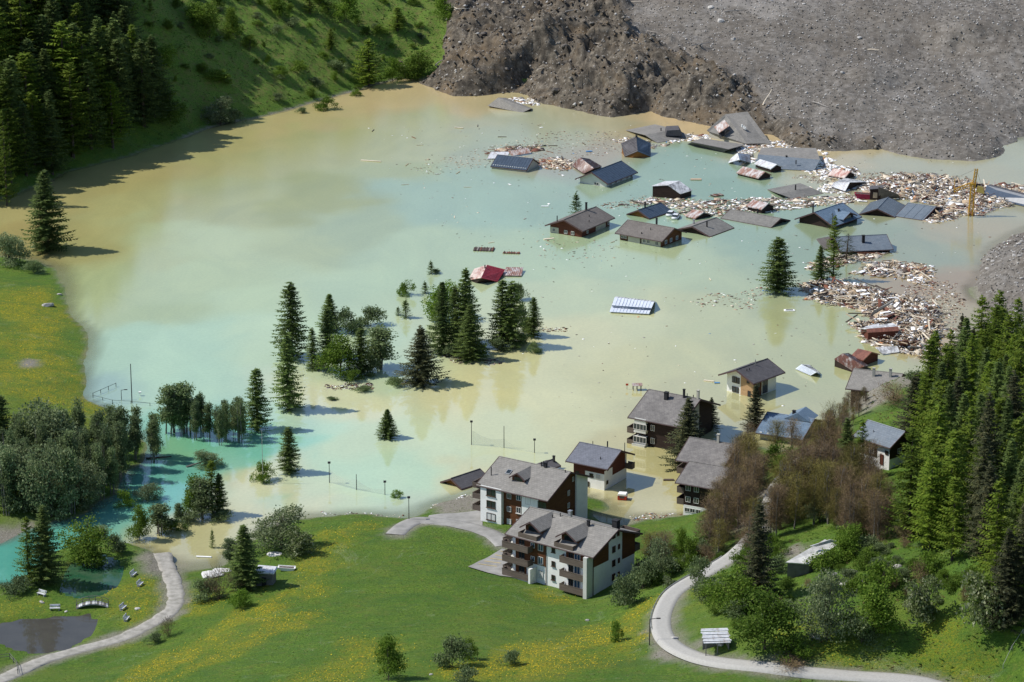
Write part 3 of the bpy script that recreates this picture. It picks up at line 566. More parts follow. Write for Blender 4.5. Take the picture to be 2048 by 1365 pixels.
class House:
    def __init__(s, name, label, cat, R0, R1, E0, E1, ze, zg=-1.5, slope=22, roof='slate', wall='white', oe=.9, og=.7, th=.28, trim='trim', group=None, walls=True, seams=None, roofname='roof'):
        p, err = fit(R0, R1, E0, E1, ze, slope)
        s.L, s.w, s.sl, s.ze, s.zg = p[3], p[4], p[5], ze - zg, zg
        if err > 5: print('FIT', name, label[:30], round(err, 1), 'L %.1f w %.1f slope %.0f' % (p[3], p[4], math.degrees(p[5])))
        n = Vector((-math.sin(p[2]), math.cos(p[2]), 0)); c = Vector((p[0], p[1], zg)) + n * s.w
        s.e = empty(name, c, p[2]); tagp(s.e, label, cat, group); s.tan = math.tan(s.sl); s.zr = s.ze + s.w * s.tan
        s.lx = s.L / 2 - og; s.wy = s.w - oe; s.th = th
        bm = bmesh.new(); w, h = s.w, s.L / 2
        prism(bm, [(-w, s.ze), (0, s.zr), (w, s.ze), (w, s.ze - th), (0, s.zr - th), (-w, s.ze - th)], -h, h, lambda q, a: (a, q[0], q[1]))
        s.roof = fin(roofname, bm, M[roof], s.e)
        if trim:
            for sx in (-1, 1):
                bm = bmesh.new(); e = .06
                prism(bm, [(-w - e, s.ze + .03), (0, s.zr + .05), (w + e, s.ze + .03), (w + e, s.ze - th - .08), (0, s.zr - th - .06), (-w - e, s.ze - th - .08)], sx * (h + .003), sx * (h + .11), lambda q, a: (a, q[0], q[1]))
                fin('barge_board', bm, M[trim], s.roof)
            for sy in (-1, 1):
                bm = bmesh.new(); tube(bm, (-h, sy * (w + .1), s.ze - th * .5), (h, sy * (w + .1), s.ze - th * .5), .09); fin('gutter', bm, M[trim], s.roof)
            bm = bmesh.new(); tube(bm, (-h, 0, s.zr + .03), (h, 0, s.zr + .03), .12); fin('ridge_cap', bm, M[roof], s.roof)
        if seams:
            bm = bmesh.new(); k = -h + seams
            while k < h:
                for sy in (-1, 1): prism(bm, [(0, s.zr + .002), (sy * w, s.ze + .002), (sy * w, s.ze + .07), (0, s.zr + .07)], k - .03, k + .03, lambda q, a: (a, q[0], q[1]))
                k += seams
            tagp(fin('standing_seams', bm, M[roof], s.roof), kind='stuff')
        if walls:
            zt = s.ze + (s.w - s.wy) * s.tan - th; zp = s.zr - th - .01
            bm = bmesh.new(); lx, wy = s.lx, s.wy
            prism(bm, [(-wy, 0), (wy, 0), (wy, zt), (0, zp), (-wy, zt)], -lx, lx, lambda q, a: (a, q[0], q[1]))
            s.wallo = fin('wall', bm, M[wall], s.e)
    def fr(s, f):
        lx, wy = s.lx, s.wy
        return dict(front=((-lx, -wy), (1, 0), (0, -1), 2 * lx), right=((lx, -wy), (0, 1), (1, 0), 2 * wy), left=((-lx, wy), (0, -1), (-1, 0), 2 * wy), back=((lx, wy), (-1, 0), (0, 1), 2 * lx))[f]
    def pt(s, f, a, z, d):
        o, u, n, W_ = s.fr(f); return (o[0] + u[0] * a + n[0] * d, o[1] + u[1] * a + n[1] * d, z)
    def top(s, f, a):
        if f in ('front', 'back'): return s.ze + (s.w - s.wy) * s.tan - s.th
        return s.zr - s.th - abs(a - s.wy) * s.tan
    def box(s, bm, f, a0, a1, z0, z1, d0, d1):
        prism(bm, [(a0, z0), (a1, z0), (a1, z1), (a0, z1)], d0, d1, lambda q, d: s.pt(f, q[0], q[1], d))
    def clad(s, f, a0, a1, z0, z1=99, mat='wood', d=.06, name='cladding'):
        W_ = s.fr(f)[3]; a0, a1 = a0 * W_, a1 * W_
        xs = [a0] + ([s.wy] if f in ('left', 'right') and a0 < s.wy < a1 else []) + [a1]
        P = [(a0, z0), (a1, z0)] + [(x, min(z1, s.top(f, x) - .02)) for x in xs[::-1]]
        bm = bmesh.new(); prism(bm, P, .004, d, lambda q, dd: s.pt(f, q[0], q[1], dd)); return fin(name, bm, M[mat], s.e)
    def win(s, f, a, z, w=1.1, h=1.2, d=.07, frame='frame', glass='glass', sill=False, bars=1, fr=None, name='window'):
        W_ = s.fr(f)[3]; a = a * W_ if fr is None else a; bm = bmesh.new(); t_ = .09; x0, x1 = a - w / 2, a + w / 2
        for q in ((x0, x1, z, z + t_), (x0, x1, z + h - t_, z + h), (x0, x0 + t_, z + t_, z + h - t_), (x1 - t_, x1, z + t_, z + h - t_)): s.box(bm, f, *q, d - .02, d + .06)
        for k in range(bars): xm = x0 + w * (k + 1) / (bars + 1); s.box(bm, f, xm - .04, xm + .04, z + t_, z + h - t_, d - .02, d + .05)
        if sill: s.box(bm, f, x0 - .1, x1 + .1, z - .1, z - .002, .004, d + .18)
        o = fin(name, bm, M[frame], s.e)
        bm = bmesh.new(); s.box(bm, f, x0 + .03, x1 - .03, z + .03, z + h - .03, .01, d - .005); fin('pane', bm, M[glass], o); return o
    def balcony(s, f, a0, a1, z, depth=1.4, rail='rail', rh=1.0, slab='offwhite', off=0):
        W_ = s.fr(f)[3]; a0, a1 = a0 * W_, a1 * W_; bm = bmesh.new(); s.box(bm, f, a0, a1, z - .18, z, .07, depth)
        b = fin('balcony', bm, M[slab], s.e); bm = bmesh.new()
        s.box(bm, f, a0, a1, z - .25, z + rh, depth + .003, depth + .08); s.box(bm, f, a0 - .07, a0 - .003, z - .25, z + rh, .07, depth + .08); s.box(bm, f, a1 + .003, a1 + .07, z - .25, z + rh, .07, depth + .08)
        s.box(bm, f, a0 - .1, a1 + .1, z + rh + .003, z + rh + .07, depth - .03, depth + .12)
        fin('railing', bm, M[rail], b); return b
    def chimney(s, u, v, h=1.4, w=.5, mat='chim', cap=True, name='chimney'):   # u along ridge 0..1, v -1 (near eave) .. 1 (far eave)
        x = -s.L / 2 + u * s.L; y = v * s.w; z = s.zr - abs(y) * s.tan; bm = bmesh.new()
        if w < .3: tube(bm, (x, y, z - .3), (x, y, z + h), w / 2, n=8)
        else: bbox(bm, x - w / 2, x + w / 2, y - w / 2, y + w / 2, z - .4, z + h)
        if cap and w >= .3: bbox(bm, x - w / 2 - .08, x + w / 2 + .08, y - w / 2 - .08, y + w / 2 + .08, z + h + .002, z + h + .1); 
        return fin(name, bm, M[mat], s.roof)
    def dormer(s, u, v0, v1, wd, rise=1.3, roof='slate', wall='wood', over=.8, balc=True, base=.9):
        # gabled dormer: front at v0 (towards near eave, -1..0), runs back to meet the slope
        x = -s.L / 2 + u * s.L; y0 = v0 * s.w; zb = s.zr - abs(y0) * s.tan; ze = zb + base; zr = ze + rise; hw = wd / 2
        yb = -(s.zr - zr) / s.tan; ye = -(s.zr - ze) / s.tan; root = None
        bm = bmesh.new(); prism(bm, [(x - hw + .35, zb - .4), (x + hw - .35, zb - .4), (x + hw - .35, ze), (x, zr - .35), (x - hw + .35, ze)], y0, ye + .2, lambda q, a: (q[0], a, q[1]))
        root = fin('dormer', bm, M[wall], s.roof)
        for sx in (-1, 1):
            bm = bmesh.new(); yf = y0 - over
            A = [(x, yf, zr), (x + sx * hw, yf, ze), (x + sx * hw, ye + .1, ze), (x, yb, zr)]
            v = [bm.verts.new(p) for p in A] + [bm.verts.new((p[0], p[1], p[2] - .2)) for p in A]
            for f in [(0, 1, 2, 3), (4, 7, 6, 5), (0, 4, 5, 1), (1, 5, 6, 2), (2, 6, 7, 3), (3, 7, 4, 0)]: bm.faces.new([v[i] for i in f])
            fin('dormer_roof', bm, M[roof], s.roof)
            bm = bmesh.new(); prism(bm, [(x, zr + .04), (x + sx * (hw + .05), ze + .04), (x + sx * (hw + .05), ze - .28), (x, zr - .26)], yf - .1, yf - .003, lambda q, a: (q[0], a, q[1])); fin('barge_board', bm, M['trim'], s.roof)
        bm = bmesh.new(); bbox(bm, x - hw * .55, x + hw * .55, y0 - .04, y0 - .004, zb + .1, ze + .15); fin('pane', bm, M['glass'], s.roof)
        return x, y0, zb

def slab(name, pts, mat, th=.12, ribs=0, parent=None, label=None, cat=None, group=None, ribmat=None, cor=False):
    """A sheet through four corners (ridge0, ridge1, eave1, eave0); ribs run from ridge to eave."""
    a, b, c, d = [Vector(p) for p in pts]; nrm = (b - a).cross(d - a).normalized(); nrm = -nrm if nrm.z < 0 else nrm
    org = (a + b + c + d) / 4 if parent is None else Vector((0, 0, 0)); bm = bmesh.new()
    K = 1
    if cor:                                          # corrugated
        n = max(8, int((b - a).length / .42)) * 2; V = []
        for k in range(n + 1):
            t_ = k / n; o = nrm * (.05 if k % 2 else -.05); p, q = a.lerp(b, t_), d.lerp(c, t_); V.append((bm.verts.new(p + o - org), bm.verts.new(q + o - org), bm.verts.new(p + o - nrm * .05 - org), bm.verts.new(q + o - nrm * .05 - org)))
        for k in range(n):
            A, B = V[k], V[k + 1]; bm.faces.new([A[0], A[1], B[1], B[0]]); bm.faces.new([A[2], B[2], B[3], A[3]]); bm.faces.new([A[0], B[0], B[2], A[2]]); bm.faces.new([A[1], A[3], B[3], B[1]])
        A = V[0]; bm.faces.new([A[0], A[2], A[3], A[1]]); A = V[-1]; bm.faces.new([A[0], A[1], A[3], A[2]])
    else:
        v = [bm.verts.new(p - org) for p in (a, b, c, d)] + [bm.verts.new(p - nrm * th - org) for p in (a, b, c, d)]
        for f in [(0, 1, 2, 3), (7, 6, 5, 4), (0, 4, 5, 1), (1, 5, 6, 2), (2, 6, 7, 3), (3, 7, 4, 0)]: bm.faces.new([v[i] for i in f])
    o = fin(name, bm, M[mat], parent); o.location = org
    if label: tagp(o, label, cat, group)
    if ribs:
        bm = bmesh.new(); n = int((b - a).length / ribs)
        for k in range(1, n):
            p, q = a.lerp(b, k / n) - org, d.lerp(c, k / n) - org; u = (b - a).normalized() * .035
            vv = [bm.verts.new(x_) for x_ in (p - u, p + u, q + u, q - u, p - u + nrm * .06, p + u + nrm * .06, q + u + nrm * .06, q - u + nrm * .06)]
            for f in [(4, 5, 6, 7), (0, 1, 5, 4), (1, 2, 6, 5), (2, 3, 7, 6), (3, 0, 4, 7)]: bm.faces.new([vv[i] for i in f])
        r = fin('standing_seams', bm, M[ribmat or mat], o); tagp(r, kind='stuff')
    return o
def W3(*pts): return [at(*p) for p in pts]

class Tilted:
    """A gabled hut or torn-off roof lying askew: ridge r0 r1, near eave e0 e1, far eave f0 f1, each (px, py, z)."""
    def __init__(s, name, label, cat, r0, r1, e0, e1, f0=None, f1=None, mats=('slate', 'slate'), wall=None, th=.16, cor=False, ribs=0, depth=3.0, group=None, inset=.5, g0=True, g1=True):
        r0, r1, e0, e1 = W3(r0, r1, e0, e1)
        hor = lambda v: Vector((v.x, v.y, 0))
        f0 = at(*f0) if f0 else r0 + (r0 - e0) * .98; f1 = at(*f1) if f1 else r1 + (r1 - e1) * .98
        if s is not None and True:
            pass
        s.P = dict(r0=r0, r1=r1, e0=e0, e1=e1, f0=f0, f1=f1)
        s.c = (e0 + e1 + f0 + f1) / 4; s.c.z = 0
        s.e = empty(name, s.c); tagp(s.e, label, cat, group)
        L = lambda p: p - s.c
        s.a = slab('roof_slope', [L(r0), L(r1), L(e1), L(e0)], mats[0], th, ribs, s.e, cor=cor)
        s.b = slab('roof_slope', [L(r0), L(r1), L(f1), L(f0)], mats[1], th, ribs, s.e, cor=cor)
        if wall:
            bm = bmesh.new(); ax = (r1 - r0).normalized() * inset; dn = Vector((0, 0, -.12))
            def inn(p, q, r): return p + (q - p) * .06 + (r - p).normalized() * inset
            T0 = [inn(e0, r0, e1), r0 + ax, inn(f0, r0, f1)]; T1 = [inn(e1, r1, e0), r1 - ax, inn(f1, r1, f0)]
            up = Vector((0, 0, 1)); vt0 = [bm.verts.new(L(p) + dn) for p in T0]; vt1 = [bm.verts.new(L(p) + dn) for p in T1]
            down = lambda p: Vector((L(p).x, L(p).y, -depth))
            vb0 = [bm.verts.new(down(T0[0])), bm.verts.new(down(T0[2]))]; vb1 = [bm.verts.new(down(T1[0])), bm.verts.new(down(T1[2]))]
            bm.faces.new([vt0[0], vt0[1], vt0[2], vb0[1], vb0[0]]); bm.faces.new([vt1[2], vt1[1], vt1[0], vb1[0], vb1[1]])
            bm.faces.new([vt0[0], vb0[0], vb1[0], vt1[0]]); bm.faces.new([vt0[2], vt1[2], vb1[1], vb0[1]])
            fin('wall', bm, M[wall], s.e)
    def flue(s, px, py, z, h=1.2, w=.22, mat='chim'):
        p = at(px, py, z) - s.c; bm = bmesh.new(); tube(bm, (p.x, p.y, p.z - .4), (p.x, p.y, p.z + h), w / 2 + .05, n=8); return fin('flue', bm, M[mat], s.e)

# ---- far houses in the flood
h = House('sunken_house', 'dark blue roof with a row of white snow guards, sunk to its eaves', 'house', (995,310),(1066,317),(982,332),(1052.6,342), .7, -4, 27, 'bluedk', 'cream', .2, .2, seams=.9)
for k in range(16):
    bm = bmesh.new(); x = -h.L / 2 + .6 + k * (h.L - 1.2) / 15; bbox(bm, x - .13, x + .13, -h.w + .5, -h.w + .75, h.ze + .62 * h.tan * 1 - .02, h.ze + .62 * h.tan + .12); fin('snow_guard', bm, M['white'], h.roof)
h = House('sunken_house', 'blue-black roofed house with pale gable, beside the striped rusty shed', 'house', (1184.4,344.3),(1243,321),(1214.9,369.5),(1274.8,345.5), 1.3, -4, 20, 'bluedk', 'offwhite', 1.0, 1.0, seams=1.2)
h.win('left', .62, 4.05, 1.6, .9); [h.win('front', a, 4.1, 1.0, .8, glass='glass') for a in (.15, .35, .55, .78, .93)]
h = House('sunken_house', 'brown timber house with pale corner and two flues, spruce top behind it', 'house', (1128.3,440.8),(1191.8,412.7),(1165.5,462),(1229.6,437), 2.1, -3, 21, 'brown', 'woodred', 1.0, 1.0)
h.clad('left', .0, .27, 0, 4.6, 'cream'); h.clad('front', .5, .85, 0, 4.7, 'cream', .08); [h.win('left', a, 3.3, 1.0, 1.0) for a in (.5, .72)]; [h.win('front', a, 3.4, .9, .9) for a in (.2, .6, .95)]
h.win('left', .12, 3.4, .9, .9); h.chimney(.72, .05, 2.2, .45); h.chimney(.05, .45, 1.6, .28); h.chimney(.55, -.4, .6, .2); h.chimney(.4, -.65, .5, .2)
h = House('sunken_house', 'long low house with grey-brown roof and cream front among the sunken houses', 'house', (1255.2,440),(1349.2,456.6),(1230.8,466.4),(1323.6,483.5), 1.9, -3, 21, 'brown', 'wood', 1.1, .8)
h.clad('front', .22, .5, 0, 9, 'cream', .5); h.clad('front', .53, .98, 0, 9, 'cream', .25); [h.win('front', a, 3.4, .9, 1.0, d=.28) for a in (.6, .7)]; h.win('front', .9, 3.3, 1.0, 1.1, d=.28); [h.win('front', a, 3.5, .9, .8) for a in (.06, .14)]
[h.win('right', a, 3.4, 1.1, 1.1, glass='glassblue') for a in (.2, .45, .75)]; h.chimney(.58, .15, 1.9, .4); h.chimney(.54, .3, 1.0, .28); h.chimney(.6, -.4, .7, .2); h.chimney(.5, -.75, .5, .25)
h = House('sunken_house', 'small blue roof with orange-brown gable just above water, behind the long low house', 'house', (1276,420.7),(1323.6,404),(1299,438),(1343,423.7), .3, -4, 21, 'bluedk', 'woodor', .7, .6, seams=1.0); h.chimney(.3, .0, 1.6, .35)
h = House('sunken_house', 'grey roof right of the long low house, its open gable full of timber', 'house', (1383.7,453.2),(1433.7,435),(1420.3,473.5),(1467,456), .2, -4, 17, 'greymud', 'wooddk', .6, .7); h.chimney(.35, -.35, 1.5, .3); h.chimney(.5, .6, 1.2, .4, 'zinc')
h = House('sunken_house', 'long flat grey-brown roof slope in the water, right of the open-gabled house', 'house', (1462,419),(1561,437),(1441,436.5),(1543,455), .15, -4, 18, 'greymud', 'wooddk', .6, .6); h.chimney(.52, .1, 1.4, .35, 'chim'); h.chimney(.45, .2, .9, .2)
h = House('sunken_house', 'big blue sheet roof with a front gable wing, dead spruce standing before it', 'house', (1632,427),(1683,403.2),(1664,452),(1726,436), 1.0, -4, 22, 'blue', 'wooddk', .9, .9, seams=.8); h.chimney(.05, .15, 1.8, .3); h.chimney(.55, -.45, 1.2, .4)
x_, y_, z_ = h.dormer(.58, -.85, 0, 6.5, 1.4, 'blue', 'wooddk', 1.0, False, .55)
h = House('sunken_house', 'blue-grey ridge roof with dark open gable near the crimson skip', 'house', (1754.6,417.4),(1776.5,395.5),(1790,435),(1811,411), .2, -4, 22, 'bluegrey', 'wooddk', .5, .8, seams=.9)
h = House('sunken_house', 'broad flat blue-grey roof slope with long seams by the white debris', 'house', (1816,407.6),(1873,413.4),(1791,433.6),(1845.5,439), .15, -4, 17, 'bluegrey', 'wooddk', .5, .5, seams=2.6)
h = House('sunken_house', 'plain blue-grey roof with one square chimney behind the leaning dead spruce', 'house', (1668,474.5),(1773.2,469.2),(1681,504),(1786,499), .9, -4, 20, 'bluegrey', 'wooddk', .8, .6); h.chimney(.5, -.45, 1.9, .7, 'chim')
h = House('old_barn', 'small dark barn with brown and white striped roof in the middle of the wreckage', 'barn', (1503.5,399),(1537.8,407),(1493.8,411.8),(1522,419.6), 1.3, -3, 24, 'rustpale', 'wooddk', .3, .3, trim=None)
h = House('old_barn', 'dark timber barn with pale metal roof against the big blue-grey roof', 'barn', (1518.2,317.9),(1555,328.7),(1510.4,327.7),(1540.7,338.4), 1.3, -3, 24, 'whitemetal', 'wooddk', .3, .3, trim=None)
h = House('old_barn', 'barn with rusty striped roof and grey back slope by the pale-roofed barn', 'barn', (1487,331),(1528,344.3),(1472,346.3),(1519,357), .8, -3, 24, 'rustpale', 'wooddk', .3, .3, trim=None)
h = House('old_barn', 'barn with orange rust on white roof, right of the white rubbish', 'barn', (1667,336.5),(1700,343.3),(1656,349.2),(1689.4,357), .8, -3, 24, 'pink', 'wooddk', .3, .3, trim=None)
h = House('old_barn', 'tiny barn with half white, half brown roof behind the two white cars', 'barn', (1386,419.6),(1408.7,424),(1369.6,431.4),(1390,436.6), .5, -3, 22, 'rustpale', 'wooddk', .3, .3, trim=None)
h = House('old_barn', 'dark red timber barn with red-brown rusty roof near the forest', 'barn', (1714,700.5),(1747,702.2),(1700.6,713.9),(1724.3,719.8), 1.6, -3, 24, 'rustred', 'woodred', .3, .3, trim=None)
h = House('sunken_house', 'dark grey roof with brown gable sunk beside the rear apartment house', 'house', (902.2,957),(961.6,936.5),(923.3,980),(979,959), .3, -4, 21, 'dark', 'woodor', .7, .9)
h = House('sunken_house', 'small grey roof peeping out behind the ridge of the rear apartment house', 'house', (1080,927.5),(1105.6,919.6),(1096,941),(1121,931), .8, -4, 21, 'dark', 'wooddk', .5, .5); h.chimney(.9, -.3, 1.2, .4)

# ---- torn and tilted roofs
T = Tilted('torn_roof', 'dark grey roof slope tipped in mud at the left foot of the landslide', 'roof', (996.4,195.4,3.2),(1061,218,.9),(975,212,.5),(1044,226,-.1),(1012,196,1.0),(1066,218,.0),('slate', 'slate'), 'wooddk')
T = Tilted('upended_hut', 'dark hut tipped towards the viewer, left slope brown-black, right slope blue', 'hut', (1272.3,272.5,5.0),(1275.3,302.8,2.3),(1241.8,287,2.9),(1249,313.8,.15),(1301.6,287,2.9),(1301.6,313.3,.15),('dark', 'bluedk'), 'woodor', ribs=.8, inset=.25); T.flue(1272, 274, 4.9, .7); T.flue(1274, 275, 4.9, .6)
T = Tilted('striped_shed', 'shed roof striped with rust and white between the two blue-black roofs', 'shed', (1160,315,2.4),(1188,337,2.2),(1144,331,.5),(1167,347.5,.3),(1178.5,318,.9),(1204,333,.6),('rust', 'rust'), 'wooddk', cor=True)
T = Tilted('leaning_barn', 'dark barn leaning right with grey and white metal roof, standing alone in open water', 'barn', (1335.8,370.4,3.9),(1359,362,3.9),(1361.4,388.3,1.6),(1385,381,1.6),(1302.8,372.2,3.2),(1330,362.6,3.2),('greymetal', 'whitemetal'), 'wooddk', inset=.15)
T = Tilted('upended_house', 'huge grey roof standing on end against the rubble, white panel on its left side', 'house', (1450.7,229,6.8),(1493.8,287.6,.9),(1494.7,223.6,7.4),(1541.7,287,.4),(1413.6,261,2.4),(1441,279,.2),('slate', 'greymud'), 'cream', .3, inset=.6)
for q in ((1484, 252, 4.8), (1488, 255, 4.4), (1491, 257, 4.2)): T.flue(*q, .4, .4, 'white')
o = slab('loft_panel', [p - T.c for p in W3((1449,240,6.1), (1459,252,4.9), (1438,266,2.9), (1428,254,4.1))], 'rustpale', .2, parent=T.e)
o = slab('torn_opening', [p - T.c for p in W3((1455,259,4.0), (1461,262,3.6), (1441,276,1.2), (1437,267,2.3))], 'chim', .1, parent=T.e)
T = Tilted('torn_roof', 'grey roof floating flat in front of the upended house, dark lower strip', 'roof', (1384,284,1.7),(1458,298.5,1.7),(1375.4,288,.15),(1446,304.3,.15),(1403,276.5,1.1),(1491,289.5,1.0),('dark', 'slate'))
T = Tilted('torn_roof', 'wide low grey roof behind the upended blue hut, broken dormer on top', 'roof', (1290,270,1.3),(1352,259,1.6),(1315,286,.1),(1383,273.5,.3),(1251.6,260.6,.3),(1310,249,.8),('greymud', 'slate')); T.flue(1322, 262, 1.4, .9)
p = at(1347, 264, 1.6) - T.c; bm = bmesh.new(); prism(bm, [(-2.6, 0), (2.6, 0), (1.6, 1.9), (-2.2, 1.7)], -3, 3, lambda q, a: (p.x + q[0], p.y + a, p.z + q[1] - .6)); fin('dormer', bm, M['dark'], T.e)
T = Tilted('torn_roof', 'largest buckled roof of the field, grey on top and blue-grey below', 'roof', (1516,309,2.6),(1640,320,2.6),(1512,336,.2),(1627.8,342,.2),(1524,295.4,2.1),(1632,296.4,2.4),('bluegrey', 'slate'), 'conc', .25); T.flue(1592, 326, 1.9, .8); T.flue(1573, 314, 2.6, .4, .5)
T = Tilted('metal_shed_roof', 'small bright white metal roof at the water edge, left of the rusty barn', 'roof', (1475.2,306.2,2.3),(1479,319.5,2.2),(1462,317,.4),(1456.6,326,.3),(1500,309,.5),(1500,325,.4),('whitemetal', 'whitemetal'), cor=True)
T = Tilted('torn_roof', 'broken white metal roof with dark holes, right of the sunken brown-grey roof', 'roof', (1667.8,364.8,1.8),(1700,364.8,2.4),(1661,373,.5),(1690.3,383,.3),(1690,356,.6),(1735,364,.5),('whitemetal', 'greymetal'), 'wooddk', cor=True)
T = Tilted('torn_roof', 'sunken grey-brown roof with a single flue, spread flat between two strips of wreckage', 'roof', (1560.3,388,1.2),(1622,375.6,1.2),(1586.7,398.5,.1),(1647.3,386.8,.1),(1534.8,379,.15),(1600,366.5,.3),('greymud', 'greymud')); T.flue(1591, 380, 1.2, 1.5, .3)
T = Tilted('torn_roof', 'long dark blue-black roof slab wedged in timber at the right edge, thin frame on it', 'roof', (1973.7,371,2.6),(2070,396,2.6),(1966,394,.2),(2062,416,.2),(1980,369,1.2),(2075,393,1.2),('bluedk', 'dark'), 'wooddk')
bm = bmesh.new(); a, b = at(2011, 384, 2.0) - T.c, at(2028, 380, 2.0) - T.c; tube(bm, a, a + Vector((0, 0, 2)), .1); tube(bm, a + Vector((0, 0, 2)), b + Vector((0, 0, 1.8)), .1); tube(bm, b, b + Vector((0, 0, 1.8)), .1); fin('pipe_frame', bm, M['bluedk'], T.e)
T = Tilted('red_roof_hut', 'crimson roof with faded pink left slope floating alone above the tree island', 'hut', (974,530,2.9),(962.5,555.7,2.0),(1010.5,539.3,1.3),(995.3,563.3,.15),(948.4,538,1.5),(936.3,560.3,.2),('crimson', 'pink'), 'wooddk', ribs=.9, inset=.3); T.flue(970, 537, 2.6, .9)
slab('roof_sheet', W3((1012,534.5,1.0), (1047,535,.9), (1043,552,.3), (1004,551,.4)), 'rustpale', .12, cor=True, label='white and rust sheet floating against the crimson roofed hut', cat='roof sheet')
T = Tilted('tilted_barn', 'brown and silver striped barn roof sliding sideways, next to the red timber barn', 'barn', (1684.7,707,3.2),(1729,733,2.0),(1667.6,718.5,1.8),(1704.5,742,.4),(1697,706,2.2),(1737,731,.8),('rust', 'rust'), 'wooddk', cor=True, inset=.15)
T = Tilted('metal_roof', 'small pale blue metal roof floating alone between white house and forest', 'roof', (1603,729,1.5),(1633,744.5,1.4),(1590.7,738,.2),(1621,751.5,.15),(1618.8,730,.6),(1642,747,.3),('bluewhite', 'greymetal'), ribs=.7)
T = Tilted('wrecked_house', 'maroon-walled wreck with pale buckled roof in the lower timber heap', 'house', (1733,658,3.0),(1796,653,3.5),(1734,666,2.3),(1799,662,2.7),(1719,657,1.2),(1786,646,2.8),('rustred', 'greymetal'), 'woodred', inset=.3)
T = Tilted('corrugated_roof', 'floating white-blue corrugated roof alone in open water, dark seam across it', 'roof', (1229.5,594.8,2.0),(1308,604.6,2.0),(1219,623.8,.35),(1298,628,.35),(1232,593,1.0),(1311,602.5,.3),('bluewhite', 'greymetal'), 'wooddk', cor=False, ribs=.85, inset=.3)
Lc = T.c; slab('seam_strip', [q - Lc for q in W3((1224,611,1.28), (1302.5,616.5,1.28), (1302.5,618.5,1.2), (1223.5,612.8,1.2))], 'bluedk', .06, parent=T.e)
slab('roof_panel', W3((1789.7,598,4.8), (1788,602,4.6), (1741,632,.6), (1748,621,2.0)), 'greymud', .2, label='brown-grey roof panel leaning on the middle timber heap', cat='roof panel')
slab('roof_panel', W3((1756.6,373.5,4.2), (1797,389,1.6), (1800,396,.2), (1757.5,398,.3)), 'brown', .2, label='brown-grey roof panel upright behind the crimson skip', cat='roof panel')
slab('roof_panel', W3((1750.6,695,1.2), (1794.6,692.4,1.2), (1799.5,704,.3), (1766,708.8,.3)), 'greymetal', .15, label='pale grey metal sheet resting behind the red timber barn', cat='roof panel')
slab('roof_panel', W3((982,304,1.2), (1020,304,1.2), (1012,316,.3), (974,318,.3)), 'whitemetal', .15, label='plain white metal sheet behind the roof with snow guards', cat='roof panel')
slab('roof_panel', W3((1016,303,1.4), (1056,296,1.5), (1063,306,.4), (1024,312,.4)), 'rustpale', .15, cor=True, label='corrugated pale sheet with dark edge behind the roof with snow guards', cat='roof panel')
slab('roof_panel', W3((1897,401,1.8), (1930,408,1.6), (1926,414,.4), (1889,412,.4)), 'greymetal', .2, label='grey broken roof panel left of the crane mast', cat='roof panel')
slab('roof_panel', W3((1633,478,1.8), (1664,472,1.8), (1668,497,.3), (1648,499,.3)), 'brown', .2, label='brown roof panel left of the two standing spruces', cat='roof panel')
slab('roof_panel', W3((1731,653,2.6), (1758,647,3.0), (1760,660,2.0), (1728,658,1.8)), 'whitemetal', .12, label='crumpled pale sheet on the left end of the maroon wreck', cat='roof panel')
slab('roof_panel', W3((1795,682,2.4), (1816,680,2.4), (1822,694,.4), (1800,692,.5)), 'rustred', .15, label='red-brown sheet behind the grey metal sheet, below the maroon wreck', cat='roof panel')
slab('roof_panel', W3((1432,442,.6), (1462,436,.6), (1466,442,.2), (1440,448,.2)), 'rustpale', .12, label='rusty pale sheet afloat behind the open-gabled grey roof', cat='roof panel') if False else None

# ---- modern white and timber house
h = House('flooded_house', 'white house with larch-boarded corner and dark roof, standing clear in the water', 'house', (1473,741),(1534.6,716.7),(1506.4,766.7),(1570.5,746), 4.0, -2, 24, 'dark', 'white', 1.2, 1.6)
h.clad('left', .52, 1.0, 0, 99, 'woodlt'); h.clad('front', 0, .35, 0, 99, 'wood', .06)
h.win('left', .28, 4.4, 1.2, 1.5, frame='framedk'); h.win('left', .42, 4.4, .9, 1.4, frame='framedk'); h.win('left', .33, 2.2, 1.9, 1.3, frame='framedk'); h.win('left', .85, 2.0, .9, 1.4, frame='framedk'); h.win('left', .8, 5.1, .8, .9, frame='framedk')
h.win('front', .2, 4.0, 1.2, 1.4, frame='framedk'); h.win('front', .5, 2.2, 1.8, 3.0, frame='framedk', bars=2); h.chimney(.55, -.1, 1.3, .22, 'zinc'); h.chimney(.2, -.25, .5, .18); h.chimney(.28, -.25, .5, .18)
# ---- big dark chalet
h = House('dark_chalet', 'large dark timber chalet with bay windows and two balconies over the water', 'chalet', (1297.4,778.7),(1401.3,798.7),(1256.4,834.6),(1360,855), 6.0, -1, 21, 'old', 'wooddk', 1.0, 1.4)
h.clad('front', .02, .30, 3.9, 99, 'offwhite', 1.0, 'bay'); h.clad('front', .02, .30, 1.0, 3.1, 'offwhite', 1.0, 'bay')
for z in (4.6, 1.7): h.win('front', .16, z, 3.2, 1.4, d=1.02, bars=3); h.win('front', .42, z, 1.0, 1.3)
h.clad('right', .30, .62, 0, 99, 'cream', .08); [h.win('right', .55, z, .8, 1.1, d=.1) for z in (1.6, 4.2, 6.2)]
h.balcony('left', .55, 1.05, 3.7, 1.6, 'rail'); h.balcony('left', .55, 1.05, 1.0, 1.6, 'rail'); h.balcony('front', 0, .30, .9, 1.5, 'offwhite', .5)
